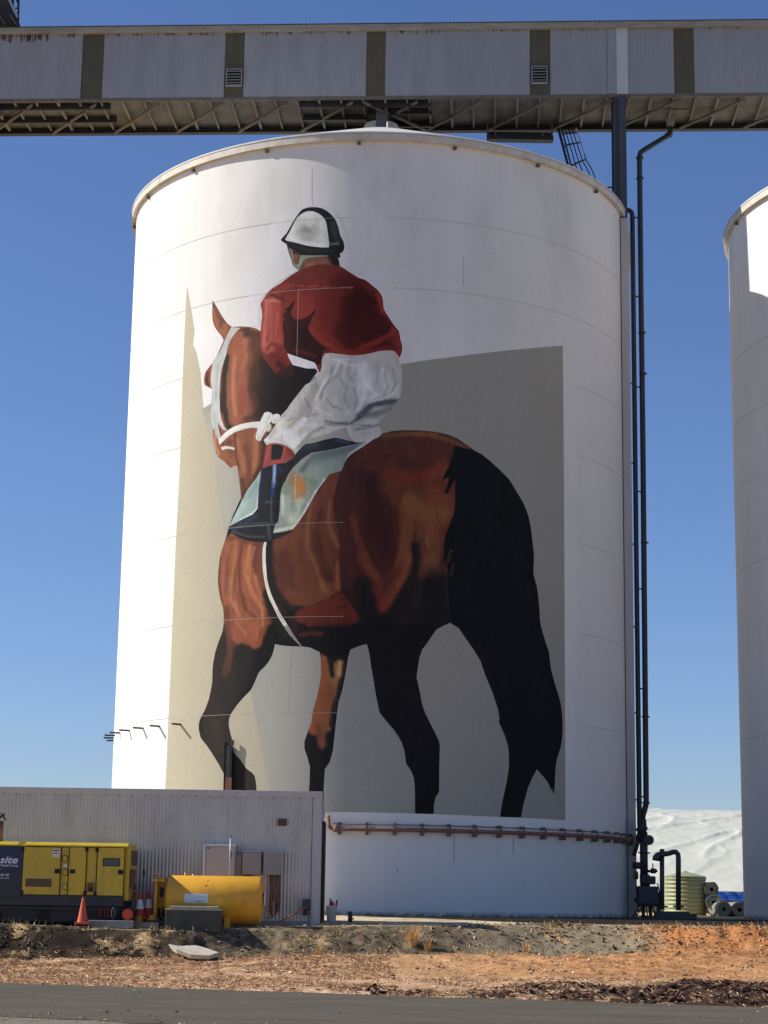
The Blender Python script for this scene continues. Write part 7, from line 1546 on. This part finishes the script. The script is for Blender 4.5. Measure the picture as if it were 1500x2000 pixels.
def kbank(x, y, g):
    yr, yt, ye = zone(x, y); d = fbm(x * 1.8, y * 2.5, 3, 57)
    return (y > yt - .2) & (y < ye + .2) & (g.random(len(x)) < .12 + .85 * sstep(.60, .70, d))
blades(15000, (-10.5, 11), (41, 47), kbank, (.05, .18), (.004, .010), [(220, 192, 140), (196, 166, 118), (150, 130, 96), (110, 100, 78)], 'dry_grass', 'pale straw tufts and weeds scattered over the bank', .55, seed=4)
def chips(n, xr, yr_, keep, size, cols, name, label, flat=.35, elong=2.2, seed=5, cat='debris', lift=.0):
    g = np.random.default_rng(seed); x = g.uniform(*xr, n * 4); y = g.uniform(*yr_, n * 4); k = keep(x, y, g); x = x[k][:n]; y = y[k][:n]; m_ = len(x)
    z = ground_z(x, y); s_ = size[0] + (size[1] - size[0]) * g.random(m_) ** 2.5
    base = np.array([(1, 0, 0), (0, 1, 0), (-1, 0, 0), (0, -1, 0), (0, 0, 1), (0, 0, -1)], float)
    P = base[None] * g.uniform(.6, 1.25, (m_, 6, 1)); P[:, :, 0] *= elong * g.uniform(.5, 1.2, (m_, 1)); P[:, :, 2] *= flat
    P = P + g.normal(0, .12, P.shape)
    a = g.uniform(0, 2 * PI, m_); t = g.normal(0, .35, m_)
    X = P[..., 0] * np.cos(t)[:, None] - P[..., 2] * np.sin(t)[:, None]; Z = P[..., 0] * np.sin(t)[:, None] + P[..., 2] * np.cos(t)[:, None]; Yy = P[..., 1]
    X2 = X * np.cos(a)[:, None] - Yy * np.sin(a)[:, None]; Y2 = X * np.sin(a)[:, None] + Yy * np.cos(a)[:, None]
    V = np.stack([x[:, None] + X2 * s_[:, None], y[:, None] + Y2 * s_[:, None], (z + s_ * flat * .4 + lift)[:, None] + Z * s_[:, None]], 2).reshape(-1, 3)
    T = np.array([(0, 1, 4), (1, 2, 4), (2, 3, 4), (3, 0, 4), (1, 0, 5), (2, 1, 5), (3, 2, 5), (0, 3, 5)]); F = (np.arange(m_)[:, None, None] * 6 + T[None]).reshape(-1, 3)
    c = np.array([srgb(*q) for q in cols])[g.integers(0, len(cols), m_)] * g.uniform(.6, 1.25, (m_, 1)); c = np.repeat(c, 6, axis=0)
    return tag(mesh_obj(name, V, F, M_straw, col=c), label, cat, kind='stuff')
def kmulch(x, y, g):
    yr, yt, ye = zone(x, y); v = (y - yr) / (yt - yr)
    nn = fbm(x * .8, y * 1.2, 3, 92); return (v > .02) & (v < .16 + .30 * sstep(1, 8, x) + (nn - .5) * .35) & (g.random(len(x)) < sstep(-1.5, 4.5, x) * (.2 + .8 * sstep(.38, .6, fbm(x * 1.5, y * 1.5, 3, 94))))
chips(15000, (-2, 11), (28, 37), kmulch, (.010, .075), [(74, 54, 44), (56, 42, 36), (96, 72, 56), (44, 36, 32), (120, 92, 72), (90, 60, 50)], 'bark_mulch', 'dark bark and wood chips heaped along the road on the right', .35, 2.0, seed=6)
def kstone(x, y, g):
    yr, yt, ye = zone(x, y); return (y > yr) & (y < ye + 1.5)
chips(2600, (-10.5, 11), (29, 47), kstone, (.01, .06), [(190, 160, 130), (150, 120, 96), (208, 186, 156), (118, 96, 78), (172, 120, 90)], 'loose_stones', 'small loose stones over the verge and bank', .6, 1.1, seed=7, cat='stones')
def kclod(x, y, g):
    yr, yt, ye = zone(x, y); return (y > yt - .05) & (y < ye - .1) & (g.random(len(x)) < np.where(x < -2.5, .9, .22) * sstep(.35, .55, fbm(x * 1.2, y * 2, 3, 93)))
chips(5200, (-10.5, 8), (41.5, 46.5), kclod, (.008, .055), [(66, 58, 46), (48, 42, 36), (84, 76, 60), (104, 94, 74), (40, 36, 32)], 'earth_clods', 'dark broken clods of earth on the bank', .6, 1.3, seed=8, cat='earth')
def korange(x, y, g):
    return (np.abs(x - 8.8) < 2.6) & (np.abs(y - 44.9) < 1.1) & (g.random(len(x)) < .8)
chips(1500, (6, 11), (43.5, 46), korange, (.008, .05), [(204, 138, 84), (190, 122, 74), (218, 156, 102), (140, 94, 66)], 'orange_clods', 'crumbled orange earth on the heap by the right silo', .7, 1.2, seed=9, cat='earth')
def kdark(x, y, g):
    return (g.random(len(x)) < np.exp(-((x - 4.6) / 1.1) ** 2 - ((y - 46.4) / .5) ** 2))
chips(420, (2.5, 6.8), (45.4, 47.4), kdark, (.010, .055), [(70, 48, 34), (52, 38, 28), (100, 76, 54)], 'bark_litter', 'scatter of dark bark on the pad edge in front of the silo', .3, 2.4, seed=10)
# upright dry tufts
def tuft(px, pyb, Y, h, n, label):
    b = at(px, pyb, Y); b.z = float(ground_z(b.x, b.y)); o = thing('grass_tuft', label, 'grass tuft', tuple(b), 'dry tufts on the bank'); V = []; Fc = []; Cc = []
    for i in range(n):
        a = random.uniform(0, 2 * PI); sp = random.uniform(.05, .55) * h; hh = h * random.uniform(.4, 1); r0 = random.uniform(0, .10); wv = .006
        p0 = b + Vector((r0 * math.cos(a), r0 * math.sin(a), -.02)); p2 = b + Vector(((r0 + sp) * math.cos(a), (r0 + sp) * math.sin(a), hh)); p1 = (p0 + p2) / 2 + Vector((0, 0, hh * .15))
        sd = Vector((-math.sin(a), math.cos(a), 0)) * wv; k = len(V); V += [tuple(q) for q in (p0 - sd, p0 + sd, p1 + sd, p1 - sd, p2 + sd * .2, p2 - sd * .2)]
        Fc += [(k, k + 1, k + 2, k + 3), (k + 3, k + 2, k + 4, k + 5)]; c = np.array(srgb(*random.choice([(214, 176, 116), (190, 148, 94), (230, 200, 146)]))); Cc += [c] * 6
    mesh_obj('blades', V, Fc, M_straw, parent=o, col=np.array(Cc))
tuft(806, 1852, 43.9, .52, 150, 'tallest dry tuft on the bank, below the middle of the mural')
tuft(836, 1850, 43.8, .30, 60, 'smaller dry tuft just right of the tallest one')
tuft(1028, 1852, 44.4, .26, 50, 'lone small dry tuft below the hind leg of the painted horse')
tuft(622, 1852, 42.9, .22, 60, 'low dry tuft on the bank below the shed corner')

def kroad(x, y, g):
    yr = 34.35 - 0.34 * (x + 6.5); yn = 25.3 - 0.45 * (x + 4.77)
    return (y > yn - 1.0) & (y < yr + .1) & (g.random(len(x)) < np.exp(-(yr - y) / .35) + np.exp(-np.abs(y - yn) / .6) * .8 + .01)
o_ = chips(2600, (-9, 9), (20, 36), kroad, (.008, .035), [(170, 150, 122), (132, 116, 96), (104, 94, 82), (190, 168, 138)], 'road_grit', 'grit and small stones spilt along both road edges', .6, 1.1, seed=12, cat='stones', lift=.022)
